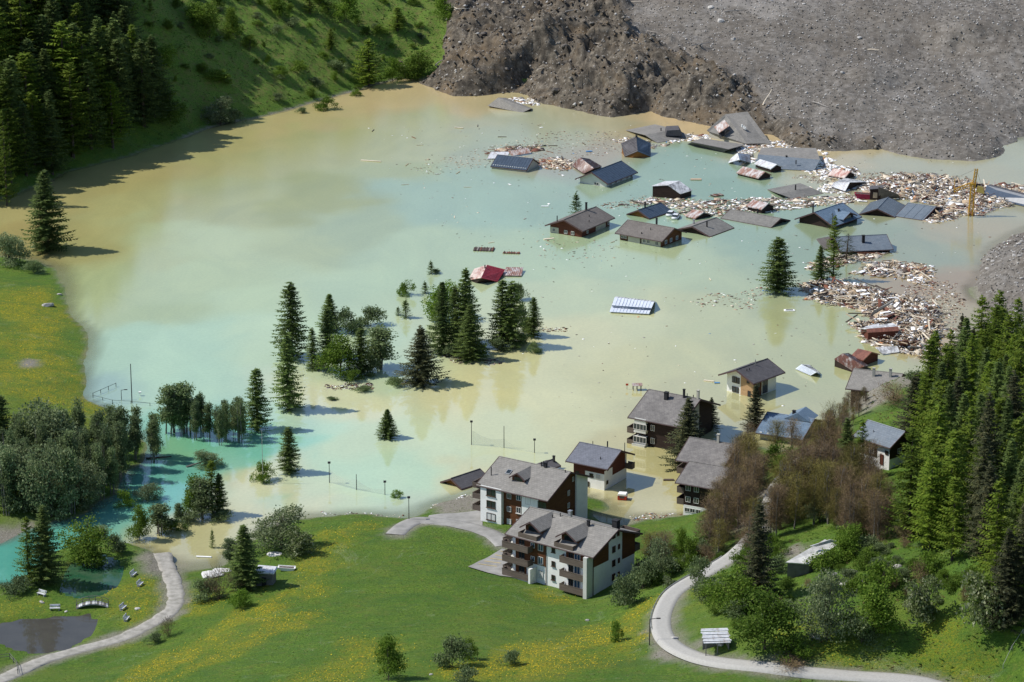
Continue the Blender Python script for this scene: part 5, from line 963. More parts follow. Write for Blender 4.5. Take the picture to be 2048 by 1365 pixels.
T_ = [
 ('greybush',640,742,26,44,'low bush at the foot of the left island clump'),
 ('bush',705,762,24,50,'low green bush at the front edge of the left island clump'),
 ('greybush',745,748,30,48,'grey bush low in the right part of the left clump'),
 ('greybush',905,712,26,50,'undergrowth bush between the central spruces'),
 ('bush',960,712,24,44,'undergrowth bush right of the front central spruce'),
 ('greybush',1000,700,26,56,'undergrowth bush at the twin spruces'),
 ('greybush',790,772,20,44,'dry looking bush left of the broad dark spruce'),
 ('greybush',725,782,12,40,'tiny drowned bush in front of the left clump'),
 ('greybush',1042,690,26,40,'bush at the right foot of the twin spruces'),
 ('greybush',665,800,8,24,'tuft of drowned twigs near the driftwood spit'),
 ('bush',345,1062,24,60,'low bush at the waterline by the shore trees'),
 ('greybush',440,1040,20,56,'low bush at the right foot of the bay grove'),

 ('willow',20,530,62,80,'bushy shrub at the left edge where the far meadow meets the lake'),('greybush',66,545,26,44,'small shrub at the lake corner of the left meadow'),
 ('brown',1552,905,70,48,'brown budding tree in front of the blue roofed house, left one'),('brown',1585,905,72,46,'brown budding tree in front of the blue roofed house, right one'),
 ('brown',1500,1112,96,60,'brown tree hiding the road left of the tall roadside spruce'),
 ('brown',1548,1075,110,62,'brown tree just right of the roadside spruce top'),
 ('brown',1572,1040,96,56,'brown tree hiding the middle of the upper road'),
 ('brown',1590,1005,92,56,'brown tree beside the railing, lower one'),
 ('brown',1612,975,88,56,'brown tree beside the railing, upper one'),
 ('bush',1538,1100,34,60,'green bush beside the upper road under the brown trees'),
 ('bush',1500,1135,34,60,'green bush on the road edge at the tall spruce'),
  # kind, px, py, height px, width px, label
 ('spruce',95,502,158,84,'big lone spruce in the lake near the left edge'),
 ('larch',14,412,190,45,'tall thin tree with a bare stem at the left edge, in the water'),
 ('tallspruce',583,716,152,62,'tall spruce, rear one of the overlapping pair left of the tree island'),
 ('tallspruce',577,820,152,58,'tall thinner spruce, front one of the overlapping pair left of the tree island'),
 ('tallspruce',515,860,126,52,'spruce in the water right of the alder row'),
 ('tallspruce',578,946,94,42,'spruce in the turquoise water, front of the tall pair'),
 ('spruce',775,876,58,38,'small lone spruce in the pale water, front of the dark spruce'),
 ('dark',843,768,114,82,'broad dark brown-green spruce at the front of the tree island'),
 ('spruce',660,662,74,46,'spruce at the back left of the tree island'),
 ('tallspruce',656,712,96,40,'slim spruce in the left clump of the tree island'),
 ('tallspruce',625,738,84,30,'narrow spruce on the far left of the tree island'),
 ('broad',680,748,78,88,'wide grey-green tree at the front left of the tree island'),
 ('small',700,752,56,24,'narrow dark young spruce against the wide grey-green tree'),
 ('tallspruce',722,750,96,42,'spruce in the middle of the tree island left clump'),
 ('alder',760,738,92,62,'round leafy tree on the right of the left clump'),
 ('greybush',694,666,48,66,'grey bush behind the left clump of the island'),
 ('greybush',742,652,36,64,'low green bush behind the left clump, to the right'),
 ('spruce',885,706,142,58,'spruce at the left of the central island group'),
 ('tallspruce',910,690,118,40,'slender spruce inside the central island group'),
 ('spruce',932,690,152,72,'tallest spruce of the central island group'),
 ('spruce',940,720,110,60,'front spruce of the central island group, roots at the brown spit'),
 ('broad',890,640,80,62,'flat topped bright green tree behind the central spruces'),
 ('tallspruce',1005,692,134,52,'left spruce of the twin pair on the island'),
 ('tallspruce',1024,694,132,56,'right spruce of the twin pair on the island'),
 ('greybush',1040,600,34,34,'small grey bush behind the twin spruces'),
 ('greybush',1045,668,60,44,'bush between the twin spruces and the slim spruce'),
 ('tallspruce',1067,674,80,34,'slim spruce at the right end of the tree island'),
 ('greybush',1068,706,22,32,'small drowned bush at the right end of the island'),
 ('small',862,548,24,16,'spruce tip poking out of the water, farthest from the island'),
 ('greybush',872,546,9,22,'flat bit of branches beside the farthest spruce tip'),
 ('bush',815,590,26,36,'drowned bush left of the two spruce tips'),
 ('small',850,587,22,16,'tiny spruce tip between drowned bush and island'),
 ('small',811,636,34,22,'small spruce tip in open water behind the dark spruce'),
 ('small',796,631,16,12,'very small spruce tip left of the small spruce tip'),
 ('tallspruce',1555,584,110,64,'lone spruce left of the upper timber heap, in water'),
 ('larch',1666,562,128,36,'narrow bright green spruce in front of the blue-grey roof'),
 ('spruce',1640,562,70,34,'short spruce left of the narrow bright one'),
 ('dead',1692,520,62,46,'leaning half dead spruce by the blue-grey roof'),
 ('dead',1664,462,36,24,'bare spruce top in front of the big blue roof'),
 ('small',1152,436,46,26,'spruce top behind the brown timber house'),
 ('dark',1375,935,138,82,'big dark spruce between the dark chalet and the chalet pair'),
 ('dark',1510,862,94,46,'dark spruce right of the white and larch house'),
 ('dark',1422,855,60,34,'dark spruce half hidden behind the large chalet'),
 ('dark',1515,1205,205,80,'tall dark spruce beside the road'),
 ('spruce',490,1178,130,72,'spruce beside the stone hut at the lake end of the gravel path'),
 ('spruce',92,1168,158,70,'large spruce at the turquoise stream, front left'),
 ('larch',58,1170,140,50,'light green larch just left of the large spruce'),
 ('tallspruce',2,905,118,60,'spruce cut off by the left edge, above the alders'),
 ('larch',425,1030,112,46,'conifer in the grove at the bay of turquoise water'),
 ('broad',388,1032,84,56,'round green tree at the left of the bay grove'),
 ('alder',405,1036,88,50,'leafy tree in the middle of the bay grove'),
 ('tallspruce',440,1030,84,34,'dark narrow spruce at the right side of the bay grove'),
 ('broad',278,1080,74,46,'round green tree on the shore where the gravel path ends'),
 ('alder',322,1068,66,50,'grey-green tree right of the shore tree'),
 ('alder',357,1042,40,18,'thin small tree beside the bay grove'),
 ('greybush',380,1046,22,60,'low bush under the bay grove'),
 ('bush',526,962,36,52,'round bush around the tall mast in the water'),
 ('willow',412,934,34,56,'fallen grey-green willow crown in the bay'),
 ('willow',295,1000,34,60,'reddish green bush at the edge of the alder wood'),
 ('bush',250,1012,30,46,'low green bush under the alder wood'),
 ('broad',175,1130,96,82,'wide leafy tree behind the stream pool'),
 ('greybush',232,1108,40,50,'pale bush right of the stream pool tree'),
 ('alder',200,1080,30,40,'small leafy tree behind the stream pool'),
 ('willow',560,1098,78,110,'large pale willow at the lake edge by the stone hut'),
 ('alder',462,1135,64,32,'thin leafy tree left of the hut spruce'),
 ('bloom',595,1110,52,60,'pale bush at the right of the willow'),
 ('greybush',415,1200,40,70,'bush in front of the white tarp'),
 ('bush',480,1216,34,52,'green bush below the hut spruce'),
 ('drybush',440,1198,58,56,'leafless spiky bush by the white tarp'),
 ('drybush',338,1272,34,36,'leafless bush at the bend of the gravel path'),
 ('greybush',308,1286,22,36,'low bush beside the leafless one on the path'),
 ('small',425,1096,36,12,'thin sapling standing in the shallows'),
 ('greybush',30,1190,36,66,'grey bush at the left edge near the benches'),
 ('bush',795,996,16,26,'small green bush on the rubbish spit'),
 ('bush',650,219,24,50,'bush standing in mud at the far shore'),
 ('bush',712,193,14,22,'tiny bush right of the far shore bush'),
 ('greybush',603,226,12,24,'very small dark bush at the far shore'),
 ('broad',778,1362,96,60,'upright dark green tree at the bottom of the meadow'),
 ('greybush',905,1335,58,78,'sprawling bush in the lower meadow'),
 ('bush',940,1320,40,40,'bright bush right of the sprawling one in the lower meadow'),
 ('greybush',1020,1330,32,46,'small grey bush on the meadow slope'),
 ('greybush',935,1372,34,70,'pale bush at the bottom edge of the meadow'),
 ('bush',1232,1282,40,34,'small round bush alone on the slope left of the hairpin'),
 ('broad',1530,1300,120,125,'large leafy tree behind the shed with the slatted roof'),
 ('willow',1655,1278,132,118,'big silvery green tree, largest of the hill bushes'),
 ('broad',1745,1272,112,108,'bright green tree right of the big silvery one'),
 ('greybush',1722,1285,60,70,'grey-green bush at the foot of the big silvery tree'),
 ('bloom',1845,1238,84,84,'blossoming bush on the grassy hill'),
 ('bloom',1962,1248,98,104,'larger blossoming bush near the right edge'),
 ('broad',1985,1215,66,80,'yellow-green bush behind the larger blossoming one'),
 ('broad',1470,1225,92,84,'olive green bush between the road and the tall dark spruce'),
 ('bush',1505,1170,44,60,'yellow-green bush at the base of the tall dark spruce'),
 ('broad',1700,1115,66,70,'dark leafy tree behind the long stone barn'),
 ('bush',1765,1185,62,84,'green bush among the boulders'),
 ('bush',1650,1140,36,90,'yellow-green hedge at the right end of the stone barn'),
 ('bush',1585,1312,36,80,'low bush beside the road, right of the shed'),
 ('drybush',1590,1328,18,90,'brown brushwood strip along the road'),
 ('greybush',1250,1212,62,74,'grey-green bush at the corner of the front apartment house'),
 ('greybush',1285,1180,64,70,'second grey-green bush behind the house corner bush'),
 ('willow',1320,1160,76,66,'greyish tree in the gully right of the front apartment house'),
 ('broad',1362,1115,62,42,'dark green tree in the gully above the road'),
 ('brown',1300,1120,60,60,'brown budding bush behind the front apartment house'),
 ('brown',1330,1125,66,50,'olive brown bush in the gully'),
 ('greybush',1400,1165,50,60,'bush along the lower side of the road'),
 ('bush',1380,1130,50,50,'green bush in the gully nearest the road'),
 ('spruce',1690,968,132,52,'larch-green spruce left of the small hillside house'),
 ('larch',1722,960,120,44,'bright conifer just left of the small hillside house'),
 ('willow',1640,1045,50,60,'pale bush above the long stone barn'),
 ('bush',1560,925,36,60,'green scrub below the blue roofed house'),
 ('drybush',1790,800,26,90,'brown scrub on the rocky edge right of the lakeside house'),
 ('greybush',1840,778,34,70,'scrub on top of the rocky edge'),
 ('larch',268,200,148,36,'lone narrow conifer at the edge of the hillside forest'),
 ('broad',340,242,62,68,'round tree on the hillside above the shore'),
 ('willow',440,250,52,64,'grey-green tree at the far shore'),
 ('greybush',470,247,28,40,'dark bush right of the grey-green shore tree'),
 ('larch',738,172,92,70,'tall light conifer at the far shore, below the landslide'),
 ('broad',786,164,48,42,'round bush between conifer and landslide'),
 ('broad',836,158,58,58,'round green tree touching the landslide'),
 ('broad',890,36,44,44,'green bush at the top, beside the landslide'),
 ('broad',418,75,66,70,'light green tree high on the hillside'),
 ('broad',392,48,44,50,'small tree above the light green one'),
 ('broad',466,72,58,36,'narrow tree casting a long shadow on the hillside'),
 ('broad',500,100,30,34,'bush right of the narrow hillside tree'),
 ('broad',334,132,44,46,'bush on the hillside beside the forest'),
 ('broad',300,105,30,36,'bush higher up beside the forest'),
 ('broad',690,44,62,56,'leafy tree at the top of the picture, hillside middle'),
 ('larch',620,28,60,30,'thin tree at the top of the picture'),
 ('broad',560,34,44,36,'pale tree at the top left of the hillside meadow'),
 ('larch',662,100,42,26,'light sapling tree in the hillside meadow'),
 ('larch',795,62,46,36,'light larch sapling near the landslide top'),
 ('broad',760,66,16,36,'low dark bush in the upper hillside meadow'),
 ('broad',560,150,18,30,'low bush in the middle of the hillside'),
 ('broad',430,160,22,40,'grey shrub lower on the hillside'),
]
for q in T_:
    plant_px(q[0], q[1], q[2], q[3], q[5], None, q[4], tilt=.35 if q[0] == 'dead' and q[1] == 1692 else 0)

LMK = dict(
 W=[('crimson roof', 975, 545), ('snow guard roof', 1025, 330), ('striped shed', 1170, 330), ('leaning barn', 1345, 380), ('long low house', 1290, 465), ('big blue roof', 1680, 430), ('yellow crane', 1940, 400), ('crimson skip', 1726, 397), ('lone spruce', 1555, 580), ('two spruces', 1655, 560), ('maroon wreck', 1765, 665), ('red timber barn', 1725, 710), ('corrugated roof', 1262, 612), ('white and larch house', 1500, 760), ('leaning grey panel', 1770, 615), ('stripped log', 742, 322), ('dark slab', 2010, 392), ('chimneyed roof', 1740, 485), ('tiny barn', 1395, 428)],
 S=[('upended house', 1480, 240), ('landslide foot', 900, 185), ('yellow crane', 1940, 400), ('top picture edge', 1400, 0), ('right picture edge', 2048, 120), ('tipped grey roof', 1015, 205), ('yellowish stump', 1745, 152), ('top left broken trunk', 908, 42), ('shadowed cleft', 1040, 150), ('right forest', 2000, 640), ('big buckled roof', 1580, 310), ('border of brown and grey', 1500, 90)],
 R=[('hillside house', 1765, 900), ('lakeside house', 1740, 770), ('stone barn', 1615, 1110), ('blossoming bush', 1845, 1210), ('hairpin', 1330, 1260), ('slatted shed', 1432, 1280), ('roadside spruce', 1515, 1130), ('chalet pair', 1400, 960), ('blue roofed house', 1565, 850), ('right picture edge', 2048, 950), ('silvery tree', 1655, 1230), ('apartment houses', 1230, 1120), ('right gravel bank', 2010, 640)],
 L=[('big lone spruce', 95, 430), ('far shore', 280, 310), ('landslide', 880, 80), ('left picture edge', 0, 200), ('top picture edge', 450, 0), ('lone narrow conifer', 268, 130), ('pale shore tree', 440, 225), ('light green hillside tree', 418, 60), ('upper larch saplings', 700, 60)],
 A=[('flooded alder row', 400, 860), ('left meadow', 120, 850), ('turquoise stream', 120, 1090), ('left picture edge', 0, 960), ('half drowned fence', 230, 800), ('fallen log', 320, 915), ('reddish bush', 290, 985)])
def place_label(base, px, py, hrel, marks, words=('very tall', 'tall', 'middle-sized', 'short')):
    m = min(LMK[marks], key=lambda q: (q[1] - px) ** 2 + (q[2] - py) ** 2); dx, dy = px - m[1], py - m[2]
    rel = ('right of' if dx > 0 else 'left of') if abs(dx) > abs(dy) * 1.3 else ('below' if dy > 0 else 'above') if abs(dy) > abs(dx) * 1.3 else (('lower ' if dy > 0 else 'upper ') + ('right of' if dx > 0 else 'left of'))
    return words[len(words) - 1 - min(len(words) - 1, int(hrel * len(words)))] + ' ' + base + ', ' + rel + ' the ' + m[0]
def scatter(kindw, polypx, n, mind, hr, label, group, seed, wf=(.9, 1.1), zmin=.3, avoid=(), marks=None):
    r = random.Random(seed); xs = [p[0] for p in polypx]; ys = [p[1] for p in polypx]; P = np.array(polypx, float); got = []; tries = 0
    while len(got) < n and tries < n * 60:
        tries += 1; x, y = r.uniform(min(xs), max(xs)), r.uniform(min(ys), max(ys))
        if sdist(P, np.array([x]), np.array([y]))[0] < 0: continue
        p = ground(x, y, False) if zmin > -5 else ground(x, y)
        if hgt(p.x, p.y) < zmin or any((p.x - g[0]) ** 2 + (p.y - g[1]) ** 2 < mind ** 2 for g in got): continue
        if any((x - a[0]) ** 2 + (y - a[1]) ** 2 < a[2] ** 2 for a in avoid): continue
        if min(ldist(L_, np.array([p.x]), np.array([p.y]))[0] for L_ in ROADW.values()) < 3.2: continue
        got.append((p.x, p.y)); k = r.choices([a for a, b in kindw], [b for a, b in kindw])[0]; h = r.uniform(*hr); lb = label[k] if isinstance(label, dict) else label
        if marks: lb = place_label(lb, x, y, (h - hr[0]) / (hr[1] - hr[0] + 1e-6), marks)
        z = hgt(p.x, p.y); plant(k, (p.x, p.y, max(z, -.2)), h, lb, group[k] if isinstance(group, dict) else group, r.uniform(*wf))
    return got
# forests (alike trees share a label)
scatter([('tallspruce', 5), ('spruce', 2), ('larch', 3)], [(-60,412),(20,392),(120,350),(230,318),(335,290),(318,235),(275,200),(262,120),(240,40),(215,-60),(100,-160),(-100,-160)], 125, 4.8, (20, 31),
 dict(tallspruce='dark spruce in the hillside forest', spruce='dark spruce in the hillside forest', larch='light larch in the hillside forest'),
 dict(tallspruce='hillside forest spruces', spruce='hillside forest spruces', larch='hillside forest larches'), 5, (1.2, 1.6), .1, marks='L')
scatter([('broad', 3), ('bush', 3), ('greybush', 2)], [(300,225),(380,255),(560,215),(760,150),(860,90),(880,0),(900,-60),(280,-60),(290,120)], 85, 4.5, (1.0, 3.8), 'green hillside shrub', 'hillside shrubs', 6, (.9, 1.3), .5, marks='L')
scatter([('broad', 1), ('larch', 1)], [(260,60),(560,20),(800,0),(880,-60),(280,-60)], 22, 9, (5, 9), dict(broad='leafy tree on the upper hillside', larch='slim larch on the upper hillside'), dict(broad='upper hillside trees', larch='upper hillside larches'), 16, (.8, 1.1), .5, marks='L')
scatter([('alder', 8), ('willow', 1)], [(-30,1030),(-30,945),(60,925),(150,905),(235,905),(262,940),(250,985),(180,1022),(90,1042)], 52, 2.4, (9.5, 15.5), dict(alder='grey-green alder in the drowned wood', willow='pale willow in the drowned wood'), dict(alder='alder wood', willow='alder wood willows'), 7, (.7, .95), -3, marks='A')
scatter([('alder', 1)], [(232,938),(238,905),(310,900),(318,930),(290,945)], 6, 2.6, (10.5, 12.5), 'slender alder at the tip of the wood', 'alders at the tip of the wood', 8, (.7, .9), -9, marks='A')
scatter([('alder', 1)], [(335,868),(345,852),(400,858),(480,872),(485,890),(440,893),(390,884)], 17, 1.8, (8.5, 10.5), 'thin-stemmed alder in the flooded row', 'flooded alder row', 9, (.75, .95), -9, marks='A')
plant_px('alder', 340, 868, 108, 'tallest alder, left end of the flooded row', None, 48); plant_px('alder', 368, 866, 110, 'tall alder, second from the left end of the flooded row', None, 52)
RB = dict(larch='bright green larch in the right forest', spruce='dark green spruce in the right forest', dark='blackish spruce in the right forest')
RBG = dict(larch='right hill larches', spruce='right hill spruces', dark='right hill dark spruces')
scatter([('larch', 11), ('spruce', 3), ('dark', 2)], [(1838,905),(1845,860),(1880,812),(1920,770),(1990,745),(2070,740),(2160,800),(2160,1190),(2060,1205),(1960,1160),(1880,1120),(1815,1085),(1800,1010),(1815,960)], 100, 3.9, (13, 21), RB, RBG, 10, (1.0, 1.25), .5, [(1785, 985, 72), (1800, 920, 40)], marks='R')
scatter([('larch', 3), ('dark', 1)], [(1840,800),(1880,790),(1925,760),(1990,740),(2060,735),(2060,770),(1880,850)], 18, 4, (12, 17), RB, RBG, 14, (.9, 1.1), .5, marks='R')
for a, b, c in ((2010, 1248, 190), (2040, 1230, 230), (1968, 1040, 250), (1825, 900, 150)): plant_px('dark', a, b, c, place_label(RB['dark'], a, b, .9, 'R'), RBG['dark'], 84)
scatter([('brown', 1)], [(1412,1062),(1440,1010),(1480,950),(1510,905),(1560,925),(1600,905),(1650,865),(1690,860),(1722,900),(1700,960),(1770,1010),(1790,1080),(1700,1090),(1640,1050),(1585,1060),(1500,1110),(1440,1130),(1405,1110)], 105, 2.5, (7, 12.5), 'brown budding tree', 'brown budding trees', 11, (1.0, 1.3), .3, [(1700, 880, 40), (1560, 915, 62), (1640, 880, 30)], marks='R')
scatter([('brown', 1)], [(1640,850),(1690,812),(1735,800),(1725,840),(1670,868)], 16, 2.4, (3.5, 5.5), 'brown twiggy tree on the bank', 'brown trees on the bank', 12, (.8, 1.1), .1, marks='R')
scatter([('bush', 3), ('greybush', 2), ('drybush', 1), ('broad', 1)], [(1400,1100),(1430,1060),(1520,960),(1600,910),(1700,880),(1760,990),(1830,1060),(1880,1140),(1990,1190),(1860,1230),(1800,1190),(1700,1200),(1620,1190),(1560,1260),(1450,1270),(1400,1230),(1400,1170)], 125, 2.3, (1.0, 3.4), 'scrub bush on the right hill', 'right hill scrub', 13, (.9, 1.3), .5, [(1620, 1110, 60), (1434, 1280, 40)], marks='R')
scatter([('bush', 2), ('greybush', 3), ('bloom', 1)], [(1250,1190),(1290,1100),(1380,1080),(1420,1120),(1360,1160),(1310,1200)], 16, 2.4, (1.6, 3.4), 'gully bush', 'gully scrub', 17, (.9, 1.2), .5, marks='R')
scatter([('bush', 1), ('greybush', 1)], [(560,245),(700,200),(810,165),(820,150),(700,180),(560,235)], 6, 5, (1, 2), 'green shrub low on the far shore', 'far shore shrubs', 18, (.9, 1.2), .1, marks='L')

# meadow tufts: short tussocks and flower heads, uncountable
def tufts(n, y0, y1, name, mats, size, seed, cond):
    r = np.random.default_rng(seed); yy = r.uniform(y0, y1, n); xx = r.uniform(-.19, .19, n) * yy; h = H(xx, yy); k = (h > .25) & cond(xx, yy, h)
    rd = np.minimum.reduce([ldist(P, xx, yy) for P in ROADW.values()]); k &= rd > 2.2; xx, yy, h = xx[k], yy[k], h[k]; n = len(xx)
    k3 = 3; P = np.repeat(np.stack([xx, yy, h - .03], 1), k3, 0); a = r.random(n * k3) * 6.28; s = size * r.uniform(.5, 1.3, n * k3)
    U = np.stack([np.cos(a), np.sin(a), a * 0], 1) * s[:, None] * .5; V = np.stack([r.normal(size=n * k3) * .8, r.normal(size=n * k3) * .8, np.full(n * k3, .45)], 1) * s[:, None]
    v, f = tris(P, U, V); mi = np.repeat((fbm(xx / 7, yy / 9, 3, 77) + r.normal(size=n) * .25 > .25).astype(int), k3)
    tagp(link(name, mesh_np(name, v, f, mats, mi)), kind='stuff')
G3 = leafmat('hill_tussock', (.055, .115, .016), (.10, .18, .028), (.17, .24, .05), .1, .3); G4 = leafmat('dry_tussock', (.10, .085, .035), (.16, .13, .055), (.22, .19, .09), .1, .3)
G1 = leafmat('grass_blades', (.075, .150, .013), (.12, .215, .02), (.18, .27, .04), .1, .3); G2 = leafmat('pale_grass_blades', (.09, .14, .03), (.15, .20, .06), (.24, .29, .15), .1, .3)
tufts(36000, 445, 640, 'meadow_grass', [G1, G2], .22, 3, lambda x, y, h: np.ones_like(x, bool))
tufts(42000, 860, 1150, 'hillside_grass', [G3, G4], .55, 13, lambda x, y, h: (x < 0) & (h > 1.0))
tufts(26000, 440, 700, 'hill_scrub_grass', [G3, G4], .42, 14, lambda x, y, h: (x > 45) & (h > 3))
YF = simple('yellow_flower', (.62, .42, .008), (.75, .54, .02))
def flowers(n, y0, y1, name, size, seed, cond):
    r = np.random.default_rng(seed); yy = r.uniform(y0, y1, n); xx = r.uniform(-.19, .19, n) * yy; h = H(xx, yy)
    ii = np.clip(((xx - GX0) / GS).astype(int), 0, len(gx) - 1); jj = np.clip(((yy - GY0) / GS).astype(int), 0, len(gy) - 1); m = yb.reshape(XX.shape)[jj, ii]; k = (h > .35) & (m > r.random(n) * 1.3 + .05) & cond(xx, yy); rd = np.minimum.reduce([ldist(P, xx, yy) for P in ROADW.values()]); k &= rd > 2.5
    xx, yy, h = xx[k], yy[k], h[k]; n = len(xx); a = r.random(n) * 6.28; P = np.stack([xx, yy, h + .22], 1); U = np.stack([np.cos(a), np.sin(a), a * 0], 1) * size; V = np.stack([-np.sin(a), np.cos(a), a * 0 + .5], 1) * size * 1.5
    v, f = tris(P, U, V); tagp(link(name, mesh_np(name, v, f, YF)), kind='stuff')
flowers(90000, 445, 620, 'dandelions', .085, 4, lambda x, y: (x < 60))
flowers(50000, 600, 860, 'meadow_flowers', .10, 5, lambda x, y: x < -70)

# ================================================================ wreckage
def paint(name, c, rough=.7, c2=None): return simple(name, c, c2 or tuple(min(1, v * 1.25) for v in c), 2.0, rough)
D_MATS = [paint('pale_split_timber', (.62, .54, .42)), paint('tan_timber', (.40, .31, .215)), paint('wet_dark_timber', (.075, .055, .045)), paint('grey_timber', (.28, .26, .235)), paint('white_foam_board', (.85, .85, .85)), paint('red_brown_boards_debris', (.17, .07, .045)), paint('orange_foam', (.50, .22, .09)), paint('blue_plastic', (.08, .22, .42))]
def zone(P): return np.array([tuple(at(*p)[:2]) for p in P])
def in_zone(Z, n, r):
    lo, hi = Z.min(0), Z.max(0); out = np.zeros((0, 2))
    while len(out) < n:
        q = r.uniform(lo, hi, (n * 3, 2)); out = np.vstack([out, q[sdist(Z, q[:, 0], q[:, 1]) + fbm(q[:, 0] / 2.5, q[:, 1] / 4, 3, 15) * 3.0 > 0]])
    return out[:n]
def boxes(C, D, yaw, pitch, roll):
    n = len(C); s = np.array([[-1, -1, -1], [1, -1, -1], [1, 1, -1], [-1, 1, -1], [-1, -1, 1], [1, -1, 1], [1, 1, 1], [-1, 1, 1]]) * .5
    v = s[None] * D[:, None]; cr, sr = np.cos(roll)[:, None], np.sin(roll)[:, None]; v = np.stack([v[..., 0], v[..., 1] * cr - v[..., 2] * sr, v[..., 1] * sr + v[..., 2] * cr], -1)
    cp, sp = np.cos(pitch)[:, None], np.sin(pitch)[:, None]; v = np.stack([v[..., 0] * cp - v[..., 2] * sp, v[..., 1], v[..., 0] * sp + v[..., 2] * cp], -1)
    cy, sy = np.cos(yaw)[:, None], np.sin(yaw)[:, None]; v = np.stack([v[..., 0] * cy - v[..., 1] * sy, v[..., 0] * sy + v[..., 1] * cy, v[..., 2]], -1) + C[:, None]
    f = np.array([[3, 2, 1, 0], [4, 5, 6, 7], [0, 1, 5, 4], [1, 2, 6, 5], [2, 3, 7, 6], [3, 0, 4, 7]]); F = (np.arange(n) * 8)[:, None, None] + f[None]
    return v.reshape(-1, 3), F.reshape(-1, 4)
def heap(name, P, n, hmax, weights, seed, scale=1.0, flat=.12):
    r = np.random.default_rng(seed); Z = zone(P); q = in_zone(Z, n, r); d = np.maximum(sdist(Z, q[:, 0], q[:, 1]), 0)
    z = .03 + hmax * sstep(0, 5, d) * (.35 + .65 * np.clip(fbm(q[:, 0] / 4, q[:, 1] / 5, 3, seed) + .5, 0, 1)) * r.random(n)
    kind = r.choice(len(D_MATS), n, p=np.array(weights) / sum(weights)); L = r.uniform(.8, 3.8, n) * scale; Wd = r.uniform(.09, .26, n) * scale; T = r.uniform(.05, .16, n)
    chunk = np.isin(kind, (4, 6, 7)); L = np.where(chunk, r.uniform(.3, 1.5, n), L); Wd = np.where(chunk, L * r.uniform(.4, .9, n), Wd); wide = r.random(n) < .08; Wd = np.where(wide, L * .6, Wd)
    lie = flat + .22 * sstep(0, 4, d) * (hmax > .5); v, f = boxes(np.stack([q[:, 0], q[:, 1], z], 1), np.stack([L, Wd, T], 1), r.random(n) * 6.28, r.normal(size=n) * lie, r.normal(size=n) * lie * 1.5)
    tagp(link(name, mesh_np(name, v, f, D_MATS, np.repeat(kind, 6))), kind='stuff')
MIXW = [4.2, 4, 2.6, 3.4, 5, 2, .25, .12]; WHITE = [2.5, 1.5, 1, 1.5, 8, .5, .8, .1]; DARKW = [2, 2.5, 4, 3, .7, 2.5, .1, .05]
ZN = dict(
 a=[(1725,362),(1790,352),(1850,350),(1930,362),(1990,372),(2070,372),(2075,402),(1985,424),(1925,432),(1870,446),(1848,441),(1852,424),(1882,412),(1820,404),(1775,392),(1742,386)],
 b=[(1462,290),(1500,283),(1560,284),(1632,290),(1640,297),(1524,296),(1512,308),(1500,326),(1470,322),(1476,306),(1464,298)],
 b2=[(1638,300),(1655,312),(1665,325),(1712,338),(1720,350),(1660,360),(1632,350),(1612,344),(1640,338),(1645,318)],
 c=[(1240,412),(1300,398),(1400,404),(1500,396),(1600,396),(1700,392),(1735,398),(1700,410),(1640,412),(1560,424),(1480,424),(1420,436),(1370,428),(1320,408)],
 d=[(1616,378),(1680,366),(1740,358),(1760,372),(1700,384),(1640,390)],
 e=[(1602,572),(1640,560),(1690,566),(1740,576),(1790,590),(1845,600),(1888,632),(1884,660),(1872,700),(1845,716),(1800,704),(1760,692),(1712,688),(1735,668),(1708,650),(1742,640),(1720,618),(1668,612),(1618,598)],
 f=[(1702,546),(1740,530),(1790,524),(1862,528),(1866,546),(1858,572),(1822,566),(1788,556),(1740,552)],
 g=[(1612,538),(1650,520),(1720,505),(1790,503),(1770,514),(1700,528),(1640,546)],
 h=[(970,306),(1010,294),(1085,290),(1075,302),(1020,310),(990,312)],
 i=[(1076,320),(1110,316),(1150,320),(1152,338),(1112,342),(1080,334)],
 j=[(1222,280),(1252,276),(1296,282),(1310,290),(1340,290),(1300,298),(1256,292)],
 k=[(1016,202),(1030,196),(1060,198),(1080,210),(1060,212),(1030,208)],
 l=[(1380,268),(1420,270),(1410,280),(1350,286),(1330,292),(1340,280)],
 m=[(890,1014),(930,1002),(985,982),(990,1000),(960,1014),(910,1020)])
heap('wreckage_field', ZN['a'], 4800, .7, MIXW, 1); heap('white_rubbish', ZN['b'], 700, .5, WHITE, 2); heap('white_rubbish', ZN['b2'], 420, .4, WHITE, 3)
heap('floating_debris', ZN['c'], 1300, .25, MIXW, 4, .9); heap('floating_debris', ZN['d'], 420, .3, WHITE, 5); heap('timber_heap', ZN['e'], 4600, 2.2, [5.5, 4.5, 3, 3, 3.6, 1.8, .2, .15], 6)
heap('timber_heap', ZN['f'], 650, .6, MIXW, 7); heap('timber_heap', ZN['g'], 360, .4, [6, 4, 2, 1, 1, 1, 0, 0], 8); heap('floating_debris', ZN['h'], 260, .2, DARKW, 9); heap('floating_debris', ZN['i'], 330, .3, [4, 3, 2, 1, 2, 3, .3, 0], 10)
heap('floating_debris', ZN['j'], 170, .2, MIXW, 11); heap('white_rubbish', ZN['k'], 140, .3, WHITE, 12); heap('white_rubbish', ZN['l'], 140, .2, WHITE, 13)
